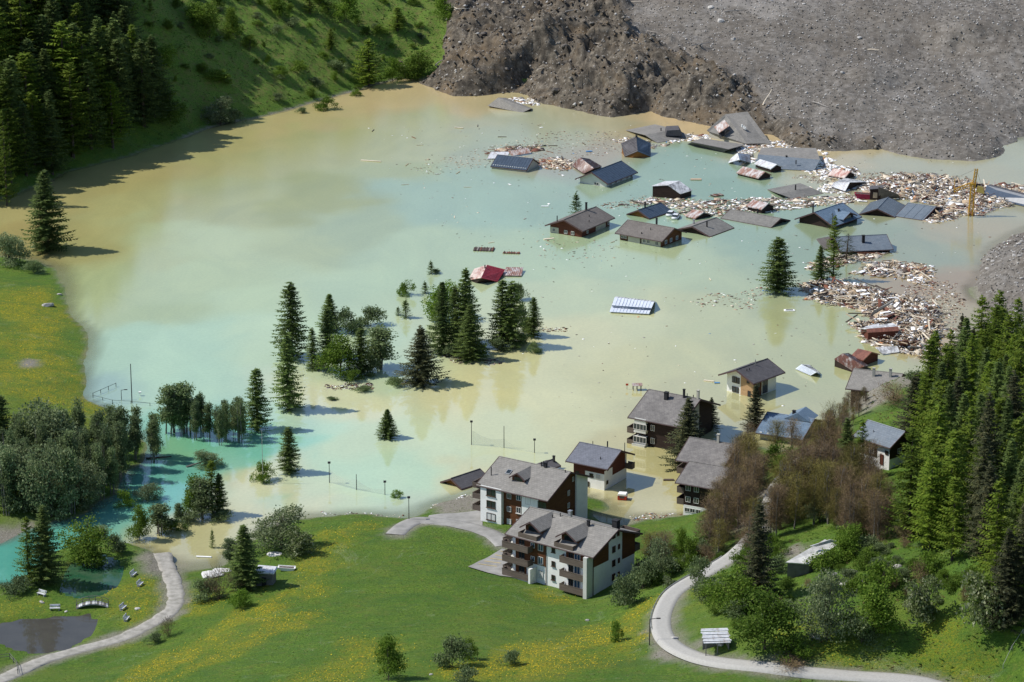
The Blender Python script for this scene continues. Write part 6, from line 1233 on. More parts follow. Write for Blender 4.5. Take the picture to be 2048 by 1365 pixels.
def chips(name, P, n, seed, w, s=.5):                 # thin film of bark and sawdust
    r = np.random.default_rng(seed); q = in_zone(zone(P), n, r); k = r.choice(len(D_MATS), n, p=np.array(w) / sum(w)); L = r.uniform(.15, .9, n) * s * 2
    v, f = boxes(np.stack([q[:, 0], q[:, 1], np.full(n, .015)], 1), np.stack([L, L * r.uniform(.15, .8, n), np.full(n, .03)], 1), r.random(n) * 6.28, np.zeros(n), np.zeros(n)); tagp(link(name, mesh_np(name, v, f, D_MATS, np.repeat(k, 6))), kind='stuff')
SC = [1, 3, 2.5, 2, .5, 2.5, .1, .02]
chips('bark_scum', [(820,330),(960,300),(1100,262),(1230,262),(1300,290),(1180,318),(1080,330),(940,338),(850,352)], 900, 21, SC, .45); chips('bark_scum', [(1180,412),(1300,392),(1420,398),(1380,412),(1260,420)], 500, 22, SC, .5)
chips('bark_scum', [(1580,355),(1740,345),(1860,344),(1960,360),(1900,370),(1700,380)], 1600, 23, SC, .5); chips('bark_scum', [(1800,570),(1900,560),(1940,620),(1900,690),(1860,640)], 900, 24, SC, .5)
chips('bark_scum', [(1380,596),(1500,580),(1560,570),(1500,620),(1400,612)], 160, 25, DARKW, .6); chips('bark_scum', [(1050,480),(1240,478),(1220,520),(1100,524)], 90, 26, DARKW, .5)
chips('bark_scum', [(730,250),(1500,240),(1900,300),(2020,420),(1900,560),(1600,800),(1250,900),(1000,720),(1000,560),(820,420)], 900, 27, [1, 1, 4, 2, 2.4, 1, .1, .1], .38)
chips('washed_up_litter', [(862,1012),(905,1000),(968,984),(985,1002),(950,1016),(880,1024)], 420, 28, [3, 2, 2, 1, 4, 2, .3, .3], .4); chips('washed_up_litter', [(640,1024),(760,1026),(830,1034),(760,1040),(640,1036)], 90, 29, [1, 1, 3, 1, 2, 1, 0, 0], .4)
chips('washed_up_litter', [(1230,1042),(1300,1030),(1370,1026),(1370,1032),(1290,1040)], 120, 30, [2, 2, 2, 1, 2, 2, .3, .3], .4)
# the larger planks, one by one
def plank_mesh(L, w, t_, mat):
    bm = bmesh.new(); bbox(bm, -L / 2, L / 2, -w / 2, w / 2, -t_ / 2, t_ / 2)
    for v in bm.verts: v.co.y += random.uniform(-.04, .04); v.co.x += random.uniform(-.12, .12)
    me = bpy.data.meshes.new('timber_plank'); bmesh.ops.recalc_face_normals(bm, faces=bm.faces); bm.to_mesh(me); bm.free(); me.materials.append(mat); return me
PLK = [plank_mesh(L, w, t_, D_MATS[m]) for L, w, t_, m in [(4.5, .35, .14, 0), (3.2, .3, .12, 1), (5.5, .3, .22, 2), (2.6, .5, .1, 3), (3.8, .28, .16, 0), (4.8, .4, .12, 5), (2.4, .9, .08, 4), (6.0, .25, .2, 1)]]
def planks(Z, n, label, group, seed, zr, poly_=None):
    r = np.random.default_rng(seed); q = in_zone(zone(poly_ or ZN[Z]), n, r)
    for x, y in q:
        o = link('timber_plank', PLK[int(r.integers(len(PLK)))]); o.location = (x, y, r.uniform(*zr)); o.rotation_euler = (r.normal() * .12, r.normal() * (.16 if zr[1] > .5 else .02), r.random() * 6.28); pq = proj(o.location); k_ = o.data.name; ln = o.dimensions.x
        if not Z: o.scale = (.5, .6, .6)
        cl_ = {'pale_split_timber': 'pale', 'tan_timber': 'tan', 'wet_dark_timber': 'dark', 'grey_timber': 'grey', 'red_brown_boards_debris': 'red-brown', 'white_foam_board': 'white'}[o.data.materials[0].name]; tagp(o, place_label(cl_ + ' ' + label, pq[0], pq[1], (ln - 2) / 4.2, 'W', ('long', 'short')), 'plank', group)
planks('e', 80, 'board on the lower timber heap', 'boards on the lower timber heap', 41, (.8, 2.4)); planks('a', 75, 'broken board in the wreckage field', 'boards around the crane', 42, (.5, 1.1))
planks('f', 22, 'board in the small timber raft', 'boards of the small raft', 43, (.3, .8)); planks('g', 16, 'board in the narrow timber strip', 'boards by the two spruces', 44, (.2, .4)); planks('c', 40, 'board in the long wreckage strip', 'boards between the roofs', 45, (.15, .3))
planks('i', 14, 'board in the left debris patch', 'boards by the striped shed', 46, (.15, .3)); planks('', 30, 'board adrift on open water', 'drifting boards', 47, (.08, .1), [(700,260),(1200,240),(1250,330),(1080,400),(1300,520),(1500,560),(1400,700),(1200,700),(1150,560),(900,460),(760,340)])
for (px, py, L, w, yaw, m, lab) in [(742,322,6.5,.5,-.3,0,'pale stripped log drifting alone in the olive water'),(918,256,3,.4,-.4,0,'short pale log left of the landslide foot'),(1020,300,4,.3,.2,3,'grey beam floating above the roof with snow guards'),(1392,359,3,1.6,0,1,'small brown floating platform right of the leaning barn'),(1434,391,3.4,1.8,.5,2,'dark square raft of boards between barn and grey roofs'),(968,499,5.5,3.2,-.1,2,'raft of dark floor beams floating above the crimson roof'),(1023,506,4.5,1.2,-.1,5,'small brown raft right of the dark beam raft'),(1418,762,2.4,.4,-.4,0,'pale board near the white and larch house'),(1434,766,1.2,.6,0,7,'blue plastic tub near the white and larch house'),(1579,621,2.6,1.2,-.05,4,'white window frame floating below the lone spruce'),(1385,962,2,.5,-.2,4,'pale board left of the chalet pair'),(1338,960,2.2,.8,0,2,'black panel at the corner of the chalet pair'),(1090,413,2.2,.5,0,4,'white plank at the house with pale corner'),(408,1114,3,.4,-.1,4,'grey bench seat floating at the end of the gravel path'),(1178,303,1.9,.9,.3,7,'blue sheet floating above the striped shed'),(1243,410,1.8,.6,.1,2,'dark block drifting behind the brown timber house'),(1098,478,3,.8,.4,0,'orange-brown door floating in front of the brown timber house')]:
    q = at(px, py, .12); o = link('floating_board' if m != 7 else 'blue_plastic_tub', plank_mesh(L, w, .18, D_MATS[m])); o.location = q; o.rotation_euler = (0, 0, yaw); tagp(o, lab, 'board' if m != 7 else 'plastic')
    if 'raft' in lab:
        for k in range(7):
            bm = bmesh.new(); x = -L / 2 + L * (k + .5) / 7; bbox(bm, x - .12, x + .12, -w / 2 - .3, w / 2 + .3, .095, .14 + random.random() * .12); fin('beam', bm, D_MATS[(2, 3, 5, 2)[k % 4]], o)
    if 'window frame' in lab:
        bm = bmesh.new(); bbox(bm, -.9, .9, -.35, .35, .095, .12); fin('pane', bm, M['glass'], o)

# crimson skip, twin white cars, red and white cabin
def hull(name, P, L, w, h, mat, yaw, label, cat):
    bm = bmesh.new(); prism(bm, [(-L / 2, h), (L / 2, h), (L / 2 - .5, 0), (-L / 2 + .9, 0)], -w / 2, w / 2, lambda q, a: (q[0], a, q[1])); o = fin(name, bm, mat); o.location = P; o.rotation_euler = (0, .04, yaw); tagp(o, label, cat)
    bm = bmesh.new(); bbox(bm, -L / 2 + .3, L / 2 - .3, -w / 2 + .2, w / 2 - .2, h + .004, h + .02); fin('load', bm, D_MATS[2], o)
    for sy in (-1, 1): bm = bmesh.new(); bbox(bm, -L / 2, L / 2, sy * w / 2 - .06, sy * w / 2 + .06, h + .003, h + .12); fin('rim', bm, mat, o)
hull('crimson_skip', at(1726, 397, .1), 5.0, 2.1, 1.3, paint('crimson_paint', (.30, .02, .05), .4), -.12, 'crimson skip lying in the wreckage below the white metal roofs', 'skip')
CARW = paint('white_car_paint', (.62, .64, .66), .3)
def car(px, py, z, yaw, label, mat, sc=1.0, tilt=0):
    e = empty('floating_car', at(px, py, z), yaw, sc); e.rotation_euler = (tilt, 0, yaw); tagp(e, label, 'car')
    bm = bmesh.new(); prism(bm, [(-2.1, .25), (2.1, .25), (2.15, .75), (1.2, .88), (-1.9, .92), (-2.15, .7)], -.85, .85, lambda q, a: (q[0], a, q[1])); bmesh.ops.bevel(bm, geom=bm.edges[:], offset=.08, segments=2, affect='EDGES'); fin('body', bm, mat, e, True)
    bm = bmesh.new(); prism(bm, [(-1.7, .93), (1.0, .90), (.5, 1.38), (-1.3, 1.4)], -.74, .74, lambda q, a: (q[0], a * (1 if q[1] < 1 else .86), q[1])); fin('windows', bm, M['glass'], e)
    bm = bmesh.new(); bbox(bm, -1.28, .46, -.64, .64, 1.402, 1.45); fin('car_roof', bm, mat, e)
    for sx in (-1.35, 1.35):
        for sy in (-.8, .8): bm = bmesh.new(); tube(bm, (sx, sy - .1, .3), (sx, sy + .1, .3), .32, n=12); fin('wheel', bm, M['chim'], e)
car(1342, 432, -.2, 1.2, 'left of two white cars afloat behind the long low house', CARW); car(1352, 438, -.2, 1.3, 'right and nearer of two white cars afloat behind the long low house', CARW)
e = empty('red_cabin', at(1245, 998, .1), -.2); tagp(e, 'small red box with white roof washed against the chalet with white base', 'cabin')
bm = bmesh.new(); bbox(bm, -.9, .9, -.8, .8, 0, .9); fin('body', bm, paint('red_paint', (.42, .05, .03)), e); bm = bmesh.new(); prism(bm, [(-1, .9), (1, .9), (.8, 1.25), (-.8, 1.25)], -.85, .85, lambda q, a: (q[0], a, q[1])); fin('cabin_roof', bm, M['white'], e); bm = bmesh.new(); bbox(bm, -.5, .5, -.83, -.803, .35, .8); fin('window', bm, M['glass'], e)
e = empty('flooded_carport', at(1274, 781, -.1), .1); tagp(e, 'tiny roofed frame standing in the water behind the large dark chalet', 'playhouse')
for sx in (-.9, 0, .9):
    for sy in (-.6, .6): bm = bmesh.new(); bbox(bm, sx - .06, sx + .06, sy - .06, sy + .06, -1, 1.3); fin('post', bm, M['gravel'], e)
bm = bmesh.new(); prism(bm, [(-.8, 1.3), (0, 1.75), (.8, 1.3), (.8, 1.22), (0, 1.65), (-.8, 1.22)], -1.15, 1.15, lambda q, a: (a, q[0], q[1])); fin('roof', bm, M['rustpale'], e)
e = empty('red_sign', at(1254, 779, 0)); tagp(e, 'red topped post left of the tiny roofed frame', 'post'); bm = bmesh.new(); tube(bm, (0, 0, -1), (0, 0, .9), .05); fin('post', bm, M['gravel'], e); bm = bmesh.new(); bbox(bm, -.3, .3, -.04, .04, .9, 1.35); fin('panel', bm, paint('red_panel', (.5, .06, .03)), e)

# wrecked hut beside the skip, bright timbers in the rubble
e = empty('wrecked_hut', at(1751, 398, 0), -.2); tagp(e, 'dark broken timber hut standing between crimson skip and upright panel', 'hut'); bm = bmesh.new(); bbox(bm, -1.5, 1.5, -1.5, 1.5, -1, 3.2); fin('wall', bm, M['wooddk'], e); bm = bmesh.new(); bbox(bm, -.6, .6, -1.54, -1.504, .6, 2.2); fin('opening', bm, D_MATS[1], e); bm = bmesh.new(); prism(bm, [(-1.8, 3.2), (1.9, 3.6), (1.9, 3.45), (-1.8, 3.05)], -1.9, 1.9, lambda q, a: (q[0], a, q[1])); fin('roof', bm, M['dark'], e)

# yellow tower crane
YEL = paint('crane_yellow', (.52, .30, .035), .5); e = empty('tower_crane', at(1940, 432, 0)); tagp(e, 'yellow lattice tower crane wrecked and folded above the timber wreckage', 'crane')
def lattice(bm, a, b, w, bays, r_=.07):
    a, b = Vector(a), Vector(b); d = (b - a).normalized(); u = d.cross(Vector((0, 1, 0.01))).normalized() * w / 2; v = d.cross(u).normalized() * w / 2; cs = [u + v, u - v, -u - v, -u + v]
    for c in cs: tube(bm, a + c, b + c, r_, n=4)
    for k in range(bays):
        p, q = a.lerp(b, k / bays), a.lerp(b, (k + 1) / bays)
        for i in range(4): tube(bm, p + cs[i], q + cs[(i + 1) % 4], r_ * .6, n=4); tube(bm, p + cs[i], p + cs[(i + 1) % 4], r_ * .6, n=4)
bm = bmesh.new(); lattice(bm, (0, 0, -2), (.5, 0, 9.2), 1.1, 10, .12); fin('mast', bm, YEL, e)
bm = bmesh.new(); lattice(bm, (.7, 0, 9.2), (1.2, 0, 13.4), .7, 4, .11); fin('tower_top', bm, YEL, e)
bm = bmesh.new(); lattice(bm, (.6, 0, 9.4), (-4.9, -1.5, 7.6), .7, 6, .07); fin('jib', bm, YEL, e)
bm = bmesh.new(); tube(bm, (-4.9, -1.5, 7.0), (-4.9, -1.5, 11.0), .08); fin('jib_post', bm, YEL, e)
bm = bmesh.new(); tube(bm, (-4.9, -1.5, 11.0), (1.2, 0, 13.4), .03); fin('cable', bm, M['chim'], e)
bm = bmesh.new(); tube(bm, (2.4, -1, 9.6), (1.2, 0, 13.2), .03); fin('cable', bm, M['chim'], e)
bm = bmesh.new(); prism(bm, [(1.4, 6.9), (3.6, 6.4), (3.2, 8.2), (1.8, 8.6)], -.6, .4, lambda q, a: (q[0], a, q[1])); fin('counterweight', bm, paint('pale_yellow_plate', (.62, .46, .14)), e)
bm = bmesh.new(); bbox(bm, -.55, .65, -.7, .5, 8.9, 9.3); fin('turntable', bm, YEL, e)

# ---------------------------------------------------------------- stones
def rock_mesh(seed, mat, sub=2, name='boulder'):
    r = random.Random(seed); bm = bmesh.new(); bmesh.ops.create_icosphere(bm, subdivisions=sub, radius=1)
    ax = [Vector((r.gauss(0, 1), r.gauss(0, 1), r.gauss(0, 1))).normalized() for _ in range(9)]; lim = [r.uniform(.55, .85) for _ in ax]
    for v in bm.verts:
        for a, l in zip(ax, lim):
            d = v.co.dot(a)
            if d > l: v.co -= a * (d - l)
        v.co *= r.uniform(.96, 1.04); v.co.z *= .75
    me = bpy.data.meshes.new(name); bm.to_mesh(me); bm.free(); me.materials.append(mat); return me
ROCKL = simple('pale_stone', (.30, .29, .27), (.50, .48, .45), 2.0, vary=.35); ROCKD = simple('dark_stone', (.09, .08, .07), (.17, .155, .14), 2.0, vary=.3); ROCKB = simple('brown_mud_block', (.085, .065, .045), (.16, .125, .085), 2.0, vary=.3)
RL = [rock_mesh(s, ROCKL) for s in (1, 2, 3)]; RDk = [rock_mesh(s, ROCKD) for s in (4, 5, 6)]; RBm = [rock_mesh(s, ROCKB) for s in (7, 8)]
def boulder(px, py, size, label, group=None, pale=True, loc=None, sq=1.0, nm='boulder'):
    p = loc or ground(px, py, False); o = link(nm, random.choice(RL if pale else RDk)); o.location = (p[0], p[1], p[2] + size * .12); o.scale = (size * sq, size, size * .8); o.rotation_euler = (random.uniform(-.3, .3), random.uniform(-.3, .3), random.random() * 6.28); tagp(o, label if not group else place_label(label, *proj(o.location), (size - .4) / 1.2 if size < 1.6 else .99, 'S', ('large', 'middle-sized', 'small')), 'boulder', group)
r = np.random.default_rng(99)
def on_rubble(which, n, cond):
    X, Y, D, G = (RX, RY, RD, RG) if which == 0 else (GXr, GYr, GDr, None); out = []
    while len(out) < n:
        x, y = r.uniform(X.min(), X.max()), r.uniform(Y.min(), Y.max()); j = int((y - Y[0, 0]) / (Y[1, 0] - Y[0, 0])); i = int((x - X[0, 0]) / (X[0, 1] - X[0, 0])); j, i = min(j, Y.shape[0] - 1), min(i, X.shape[1] - 1)
        if D[j, i] < .5 or abs(x) > .185 * y + 6 or y > 1320: continue
        g_ = G[j, i] if G is not None else 1
        if cond(g_, r): out.append((x, y, rub_h(x, y, which), g_))
    return out
for x, y, z, g_ in on_rubble(0, 105, lambda g_, r: g_ > .5): boulder(0, 0, r.uniform(.5, 1.3), 'pale boulder on the grey landslide', 'boulders on grey landslide', True, (x, y, z))
for x, y, z, g_ in on_rubble(0, 60, lambda g_, r: g_ < .4): boulder(0, 0, r.uniform(.8, 2.0), 'dark boulder in the brown landslide front', 'boulders in landslide front', False, (x, y, z))
for x, y, z, g_ in on_rubble(0, 45, lambda g_, r: g_ < .4): boulder(0, 0, r.uniform(.4, .9), 'pale stone in the brown landslide front', 'pale stones in landslide front', True, (x, y, z))
for x, y, z, g_ in on_rubble(1, 40, lambda g_, r: True): boulder(0, 0, r.uniform(.4, .9), 'pale stone on the gravel bank', 'stones on gravel bank', True, (x, y, z))
def stones(name, pts, size, seed, mats, mw):
    q = np.array(pts); n = len(q); r_ = np.random.default_rng(seed); base = np.array([[1, 0, 0], [0, 1, 0], [-1, 0, 0], [0, -1, 0], [0, 0, .8], [0, 0, -.8]]); s = r_.uniform(*size, n) ** 1.0
    v = base[None] * (1 + r_.normal(size=(n, 6, 1)) * .25) * s[:, None, None]; a = r_.random(n) * 6.28; ca_, sa_ = np.cos(a)[:, None], np.sin(a)[:, None]; v = np.stack([v[..., 0] * ca_ - v[..., 1] * sa_, v[..., 0] * sa_ + v[..., 1] * ca_, v[..., 2]], -1) + q[:, None, :3]
    v[..., 2] += (s * .25)[:, None]; f = np.array([[0, 1, 4], [1, 2, 4], [2, 3, 4], [3, 0, 4], [1, 0, 5], [2, 1, 5], [3, 2, 5], [0, 3, 5]]); F = (np.arange(n) * 6)[:, None, None] + f[None]
    mi = np.repeat(r_.choice(len(mats), n, p=np.array(mw) / sum(mw)), 8); tagp(link(name, mesh_np(name, v.reshape(-1, 3), F.reshape(-1, 3), mats, mi)), kind='stuff')
S_MATS = [simple('stone_light', (.38, .37, .35), (.6, .58, .55)), simple('stone_mid', (.17, .155, .135), (.25, .235, .21)), simple('stone_dark', (.07, .06, .05), (.12, .105, .09)), simple('mud_clod', (.11, .082, .052), (.17, .13, .085))]
def many(which, n, cond, hw=.19):
    X, Y, Z, D, G = (RX, RY, RZ, RD, RG) if which == 0 else (GXr, GYr, GZr, GDr, None); x = r.uniform(X.min(), X.max(), n * 3); y = Y.min() + (min(Y.max(), 1330) - Y.min()) * r.random(n * 3); j = np.clip(((y - Y[0, 0]) / (Y[1, 0] - Y[0, 0])).round().astype(int), 0, Y.shape[0] - 1); i = np.clip(((x - X[0, 0]) / (X[0, 1] - X[0, 0])).round().astype(int), 0, X.shape[1] - 1)
    k = (D[j, i] > .3) & (np.abs(x) < .185 * y + 6) & cond(G[j, i] if G is not None else np.ones(len(i))); return np.stack([x[k], y[k], Z[j[k], i[k]]], 1)[:n]
stones('landslide_gravel', many(0, 26000, lambda g_: g_ > .4), (.12, .42), 5, S_MATS[:3], [1.8, 4, .7]); stones('landslide_clods', many(0, 17000, lambda g_: g_ < .6), (.18, .75), 6, S_MATS, [.6, 3, 3, 3])
stones('bank_gravel', many(1, 6000, lambda g_: g_ > -1), (.1, .36), 8, S_MATS[:3], [2, 4, .8])
# tree trunks dragged by the landslide
for px, py, L, yaw, lab in [(935,20,11,-1.0,'bare trunk high on the landslide front, steeply leaning'),(908,42,9,-1.2,'pale broken trunk at the top left of the landslide'),(925,60,6,.5,'short pale trunk below the top left broken trunk'),(960,42,12,.8,'long thin pale trunk at the top of the landslide'),(1065,62,9,.9,'bare trunk near the top middle of the landslide'),(1195,145,7,-.1,'pale log in the middle of the torn front'),(1265,52,8,.1,'pale log below the top middle of the landslide'),(880,130,8,1.2,'trunk at the left rim of the landslide'),(1533,257,8,1.1,'yellow stripped timber standing by the upended house'),(1400,150,8,.6,'trunk in the right part of the torn front'),(1085,180,6,.9,'trunk low in the torn front above the pale rubbish'),(1300,110,7,-.8,'weathered trunk in the centre of the torn front'),(1470,70,8,.2,'trunk at the border between brown and grey landslide'),(1745,152,4,-.4,'yellowish stump on the grey landslide'),(1640,262,7,-.9,'dark trunk at the right lower rim of the torn front'),(1010,115,6,-.3,'dark trunk left of the shadowed cleft'),(1150,90,7,.3,'trunk above the shadowed cleft')]:
    p = ground(px, py, False); z = rub_h(p.x, p.y) + .35; bm = bmesh.new(); n_ = 5; pts = [Vector(((k / n_ - .5) * L, math.sin(k * 1.3) * .12, math.sin(k * .9) * .1)) for k in range(n_ + 1)]
    for k in range(n_): tube(bm, pts[k], pts[k + 1], .24 - .03 * k, .21 - .03 * k, 7)
    tr_ = fin('tree_trunk', bm, D_MATS[0] if 'pale' in lab or 'yellow' in lab else D_MATS[1] if 'bare' in lab else D_MATS[3]); tr_.location = (p.x, p.y, z + (1.6 if 'stand' in lab else 0)); tr_.rotation_euler = (0, -.5 if 'stand' in lab else random.uniform(-.15, .15), yaw); tagp(tr_, lab, 'tree trunk')
# boulders elsewhere
for px, py, s, lab in [(96,612,2.1,'big pale boulder alone on the left meadow'),(119,590,1.0,'smaller boulder above the big meadow boulder'),(1700,1148,2.0,'long pale boulder below the blossoming bushes'),(1732,1165,1.6,'boulder right of the long pale one'),(1676,1170,1.4,'left of a pair of sunlit stones'),(1688,1173,1.3,'right of a pair of sunlit stones'),(1652,1140,1.1,'stone at the foot of the stone barn'),(1795,1135,1.2,'stone high on the boulder slope'),(1665,1150,1.2,'stone between barn and sunlit pair'),(1710,1181,.9,'small white stone under the boulders'),(1630,1275,1.5,'stone at the foot of the silvery tree'),(1350,1278,1.0,'earth coloured rock above the hairpin'),(1175,1242,.7,'white stone alone on the upper meadow'),(400,1108,.5,'small white stone in the shallows'),(275,1219,.8,'flat stone on the grass between bench and path'),(84,1206,.8,'flat stone between the benches and pond'),(132,1224,.5,'stone by the pond edge left of the bridge'),(1440,1290,1.2,'rock beside the shed with slatted roof'),(862,1350,.5,'small stone at the bottom of the meadow')]:
    boulder(px, py, s * .62, lab, sq=1.35)

# ================================================================ foreground things
def yaw_px(a, b): return math.atan2(b.y - a.y, b.x - a.x)
# parking apron and yard
def apron(name, P, mat, lift=.06, step=1.2):
    Z = np.array([tuple(at(*p)[:2]) for p in P]); lo, hi = Z.min(0), Z.max(0); x = np.arange(lo[0], hi[0] + step, step); y = np.arange(lo[1], hi[1] + step, step); X, Y = np.meshgrid(x, y); me = bpy.data.meshes.new(name); bm = bmesh.new()
    f = bm.faces.new([bm.verts.new((q[0], q[1], 0)) for q in Z]); bmesh.ops.triangulate(bm, faces=[f])
    for k in range(3): bmesh.ops.subdivide_edges(bm, edges=bm.edges[:], cuts=1, use_grid_fill=True)
    for v in bm.verts: v.co.z = max(hgt(v.co.x + a, v.co.y + b) for a in (-.6, 0, .6) for b in (-.6, 0, .6)) + lift
    bmesh.ops.recalc_face_normals(bm, faces=bm.faces)
    if sum(f_.normal.z for f_ in bm.faces) < 0: bmesh.ops.reverse_faces(bm, faces=bm.faces)
    bm.to_mesh(me); bm.free(); me.materials.append(mat); o = link(name, me); tagp(o, kind='structure'); return o
apron('parking_apron', [(936,1139,2.5),(958,1124,2.5),(1004,1097,2.3),(1040,1105,2.4),(1040,1160,2.6),(1000,1156,2.6),(968,1147,2.5)], M_ASPH, .07)
apron('yard', [(858,1024,1.5),(905,1021,1.6),(965,1018,1.6),(965,1050,1.9),(1010,1068,2.2),(1018,1090,2.2),(985,1080,2.2),(940,1062,2.0),(880,1050,1.8),(850,1045,1.7)], M_ASPH, .035)
YL = paint('yellow_road_paint', (.55, .42, .16))
for k in range(5):
    a = at(957 + k * 11, 1130 - k * 7.5, 2.55); b = at(994 + k * 8, 1133 - k * 7.2, 2.55); bm = bmesh.new(); d = (b - a).normalized(); n = Vector((-d.y, d.x, 0)) * .09; seg = [a.lerp(b, q / 8) for q in range(9)]
    vs = [(bm.verts.new((p.x - n.x, p.y - n.y, max(hgt(p.x, p.y), hgt(p.x + 1, p.y), hgt(p.x - 1, p.y), hgt(p.x, p.y + 1), hgt(p.x, p.y - 1)) + .11)), bm.verts.new((p.x + n.x, p.y + n.y, max(hgt(p.x, p.y), hgt(p.x + 1, p.y), hgt(p.x - 1, p.y), hgt(p.x, p.y + 1), hgt(p.x, p.y - 1)) + .11))) for p in seg]
    for i in range(8): bm.faces.new([vs[i][0], vs[i + 1][0], vs[i + 1][1], vs[i][1]])
    tagp(fin('parking_line', bm, YL), kind='structure')

# slatted-roof shed above the hairpin
g0 = ground(1432, 1300, False); e = empty('open_shed', g0, .08); tagp(e, 'small open shed with pale slatted roof beside the hairpin road', 'shed')
bm = bmesh.new(); bbox(bm, -2.0, 2.0, 1.6, 1.75, -1, 2.5); bbox(bm, 1.85, 2.0, -1.2, 1.597, -1, 2.2); fin('wall', bm, M['gravel'], e)
for x_ in (-1.9, .0): bm = bmesh.new(); bbox(bm, x_ - .07, x_ + .07, -1.6, -1.46, -1, 1.95); fin('post', bm, M['gravel'], e)
for k in range(9):
    bm = bmesh.new(); y = -2.0 + k * .5; z = 1.98 + k * .09; bbox(bm, -2.3 + random.uniform(-.1, .1), 2.2 + random.uniform(-.15, .15), y, y + .46, z + .06 * (k % 2), z + .1 + .06 * (k % 2)); fin('roof_board', bm, M['whitemetal'], e)
# long stone barn
g0 = ground(1592, 1150, False); z0 = g0.z; e = empty('stone_barn', g0); tagp(e, 'long low barn with white stone-slab roof on the scrubby hill', 'barn')
a = at(1571, 1125, z0 + 3.0); b = at(1618, 1128, z0 + 2.6); c = at(1674, 1090, z0 + 3.4); d = at(1650, 1079, z0 + 4.2); L_ = lambda p: p - g0
slab('roof', [L_(a), L_(d), L_(c), L_(b)], 'white', .22, parent=e).data.materials[0] = simple('white_stone_slabs', (.42, .42, .40), (.78, .77, .74), .9, .9)
bm = bmesh.new(); V8 = [L_(p) for p in (a, b, c, d)]; V8 = [v + (sum(V8, Vector()) / 4 - v) * .07 for v in V8]; tv = [bm.verts.new(v - Vector((0, 0, .24))) for v in V8]; bv = [bm.verts.new((v.x, v.y, v.z - 5)) for v in V8]
for i in range(4): bm.faces.new([tv[i], bv[i], bv[(i + 1) % 4], tv[(i + 1) % 4]])
bm.faces.new(tv); fin('wall', bm, M['gravel'], e)
slab('roof_flap', [p - g0 for p in (at(1620, 1092, z0 + 4.4), at(1660, 1079, z0 + 4.9), at(1672, 1082, z0 + 4.5), at(1632, 1093, z0 + 4.0))], 'whitemetal', .12, parent=e)
# stone hut at the lake end of the path
g0 = ground(532, 1168, False); e = empty('stone_hut', g0, -.15); tagp(e, 'little dark stone hut with rubble on its flat roof behind the hut spruce', 'hut'); bm = bmesh.new(); bbox(bm, -1.6, 1.6, -1.3, 1.6, -.6, 2.6); fin('wall', bm, M['gravel'], e)
bm = bmesh.new(); prism(bm, [(-1.9, 2.6), (1.9, 2.6), (1.7, 2.85), (-1.8, 2.95)], -1.6, 1.9, lambda q, a: (q[0], a, q[1])); fin('roof', bm, M['whitemetal'], e); bm = bmesh.new(); bbox(bm, -.5, .4, -1.34, -1.304, 0, 1.8); fin('door', bm, M['chim'], e)
WR = simple('white_tarp', (.55, .54, .52), (.78, .77, .75), 1.2)
for px, py, s, sq, lab in [(425,1152,3.2,1.5,'white limestone mound in the bushes at the lake end of the path'),(445,1143,2.2,1.6,'second white mound right behind the limestone mound'),(550,1110,2.0,1.4,'pale rock under the willow')]:
    p = ground(px, py, False); o = link('limestone_mound', random.choice(RL).copy()); o.data.materials[0] = WR; o.location = (p.x, p.y, p.z + .1); o.scale = (s * sq * .6, s * .6, s * .32); tagp(o, lab, 'rock')
hull('white_boat', ground(573, 1141, False) + Vector((0, 0, .1)), 3.4, 1.3, .5, M['white'], -.05, 'small white boat on the grass right of the stone hut', 'boat')

# benches
def bench(px, py, yaw, label):
    p = ground(px, py, False); e = empty('park_bench', p, yaw); tagp(e, label, 'bench', 'benches by the pond')
    for y in (-.28, -.06, .16): bm = bmesh.new(); bbox(bm, -.95, .95, y, y + .17, .45, .5); fin('seat_slat', bm, M['whitemetal'], e)
    for k in range(2): bm = bmesh.new(); prism(bm, [(.34, .62 + k * .24), (.40, .62 + k * .24), (.46, .80 + k * .24), (.40, .80 + k * .24)], -.95, .95, lambda q, a: (a, q[0], q[1])); fin('back_slat', bm, M['whitemetal'], e)
    for x in (-.75, .75): bm = bmesh.new(); bbox(bm, x - .06, x + .06, -.25, .38, -.2, .447); bbox(bm, x - .05, x + .05, .28, .337, .45, 1.05); fin('leg', bm, M['conc'], e)
bench(268, 1152, 1.25, 'bench on the grass nearest the lake, upper of the path-side pair'); bench(281, 1172, 1.3, 'bench just below the uppermost path-side bench'); bench(247, 1219, 1.25, 'bench between the footbridge and the path')
bench(254, 1241, 1.4, 'bench nearest the gravel path, front of the bridge bench'); bench(83, 1192, -.6, 'bench alone under the large spruce, angled'); bench(110, 1221, 0.05, 'bench at the pond facing the water, left of the footbridge')
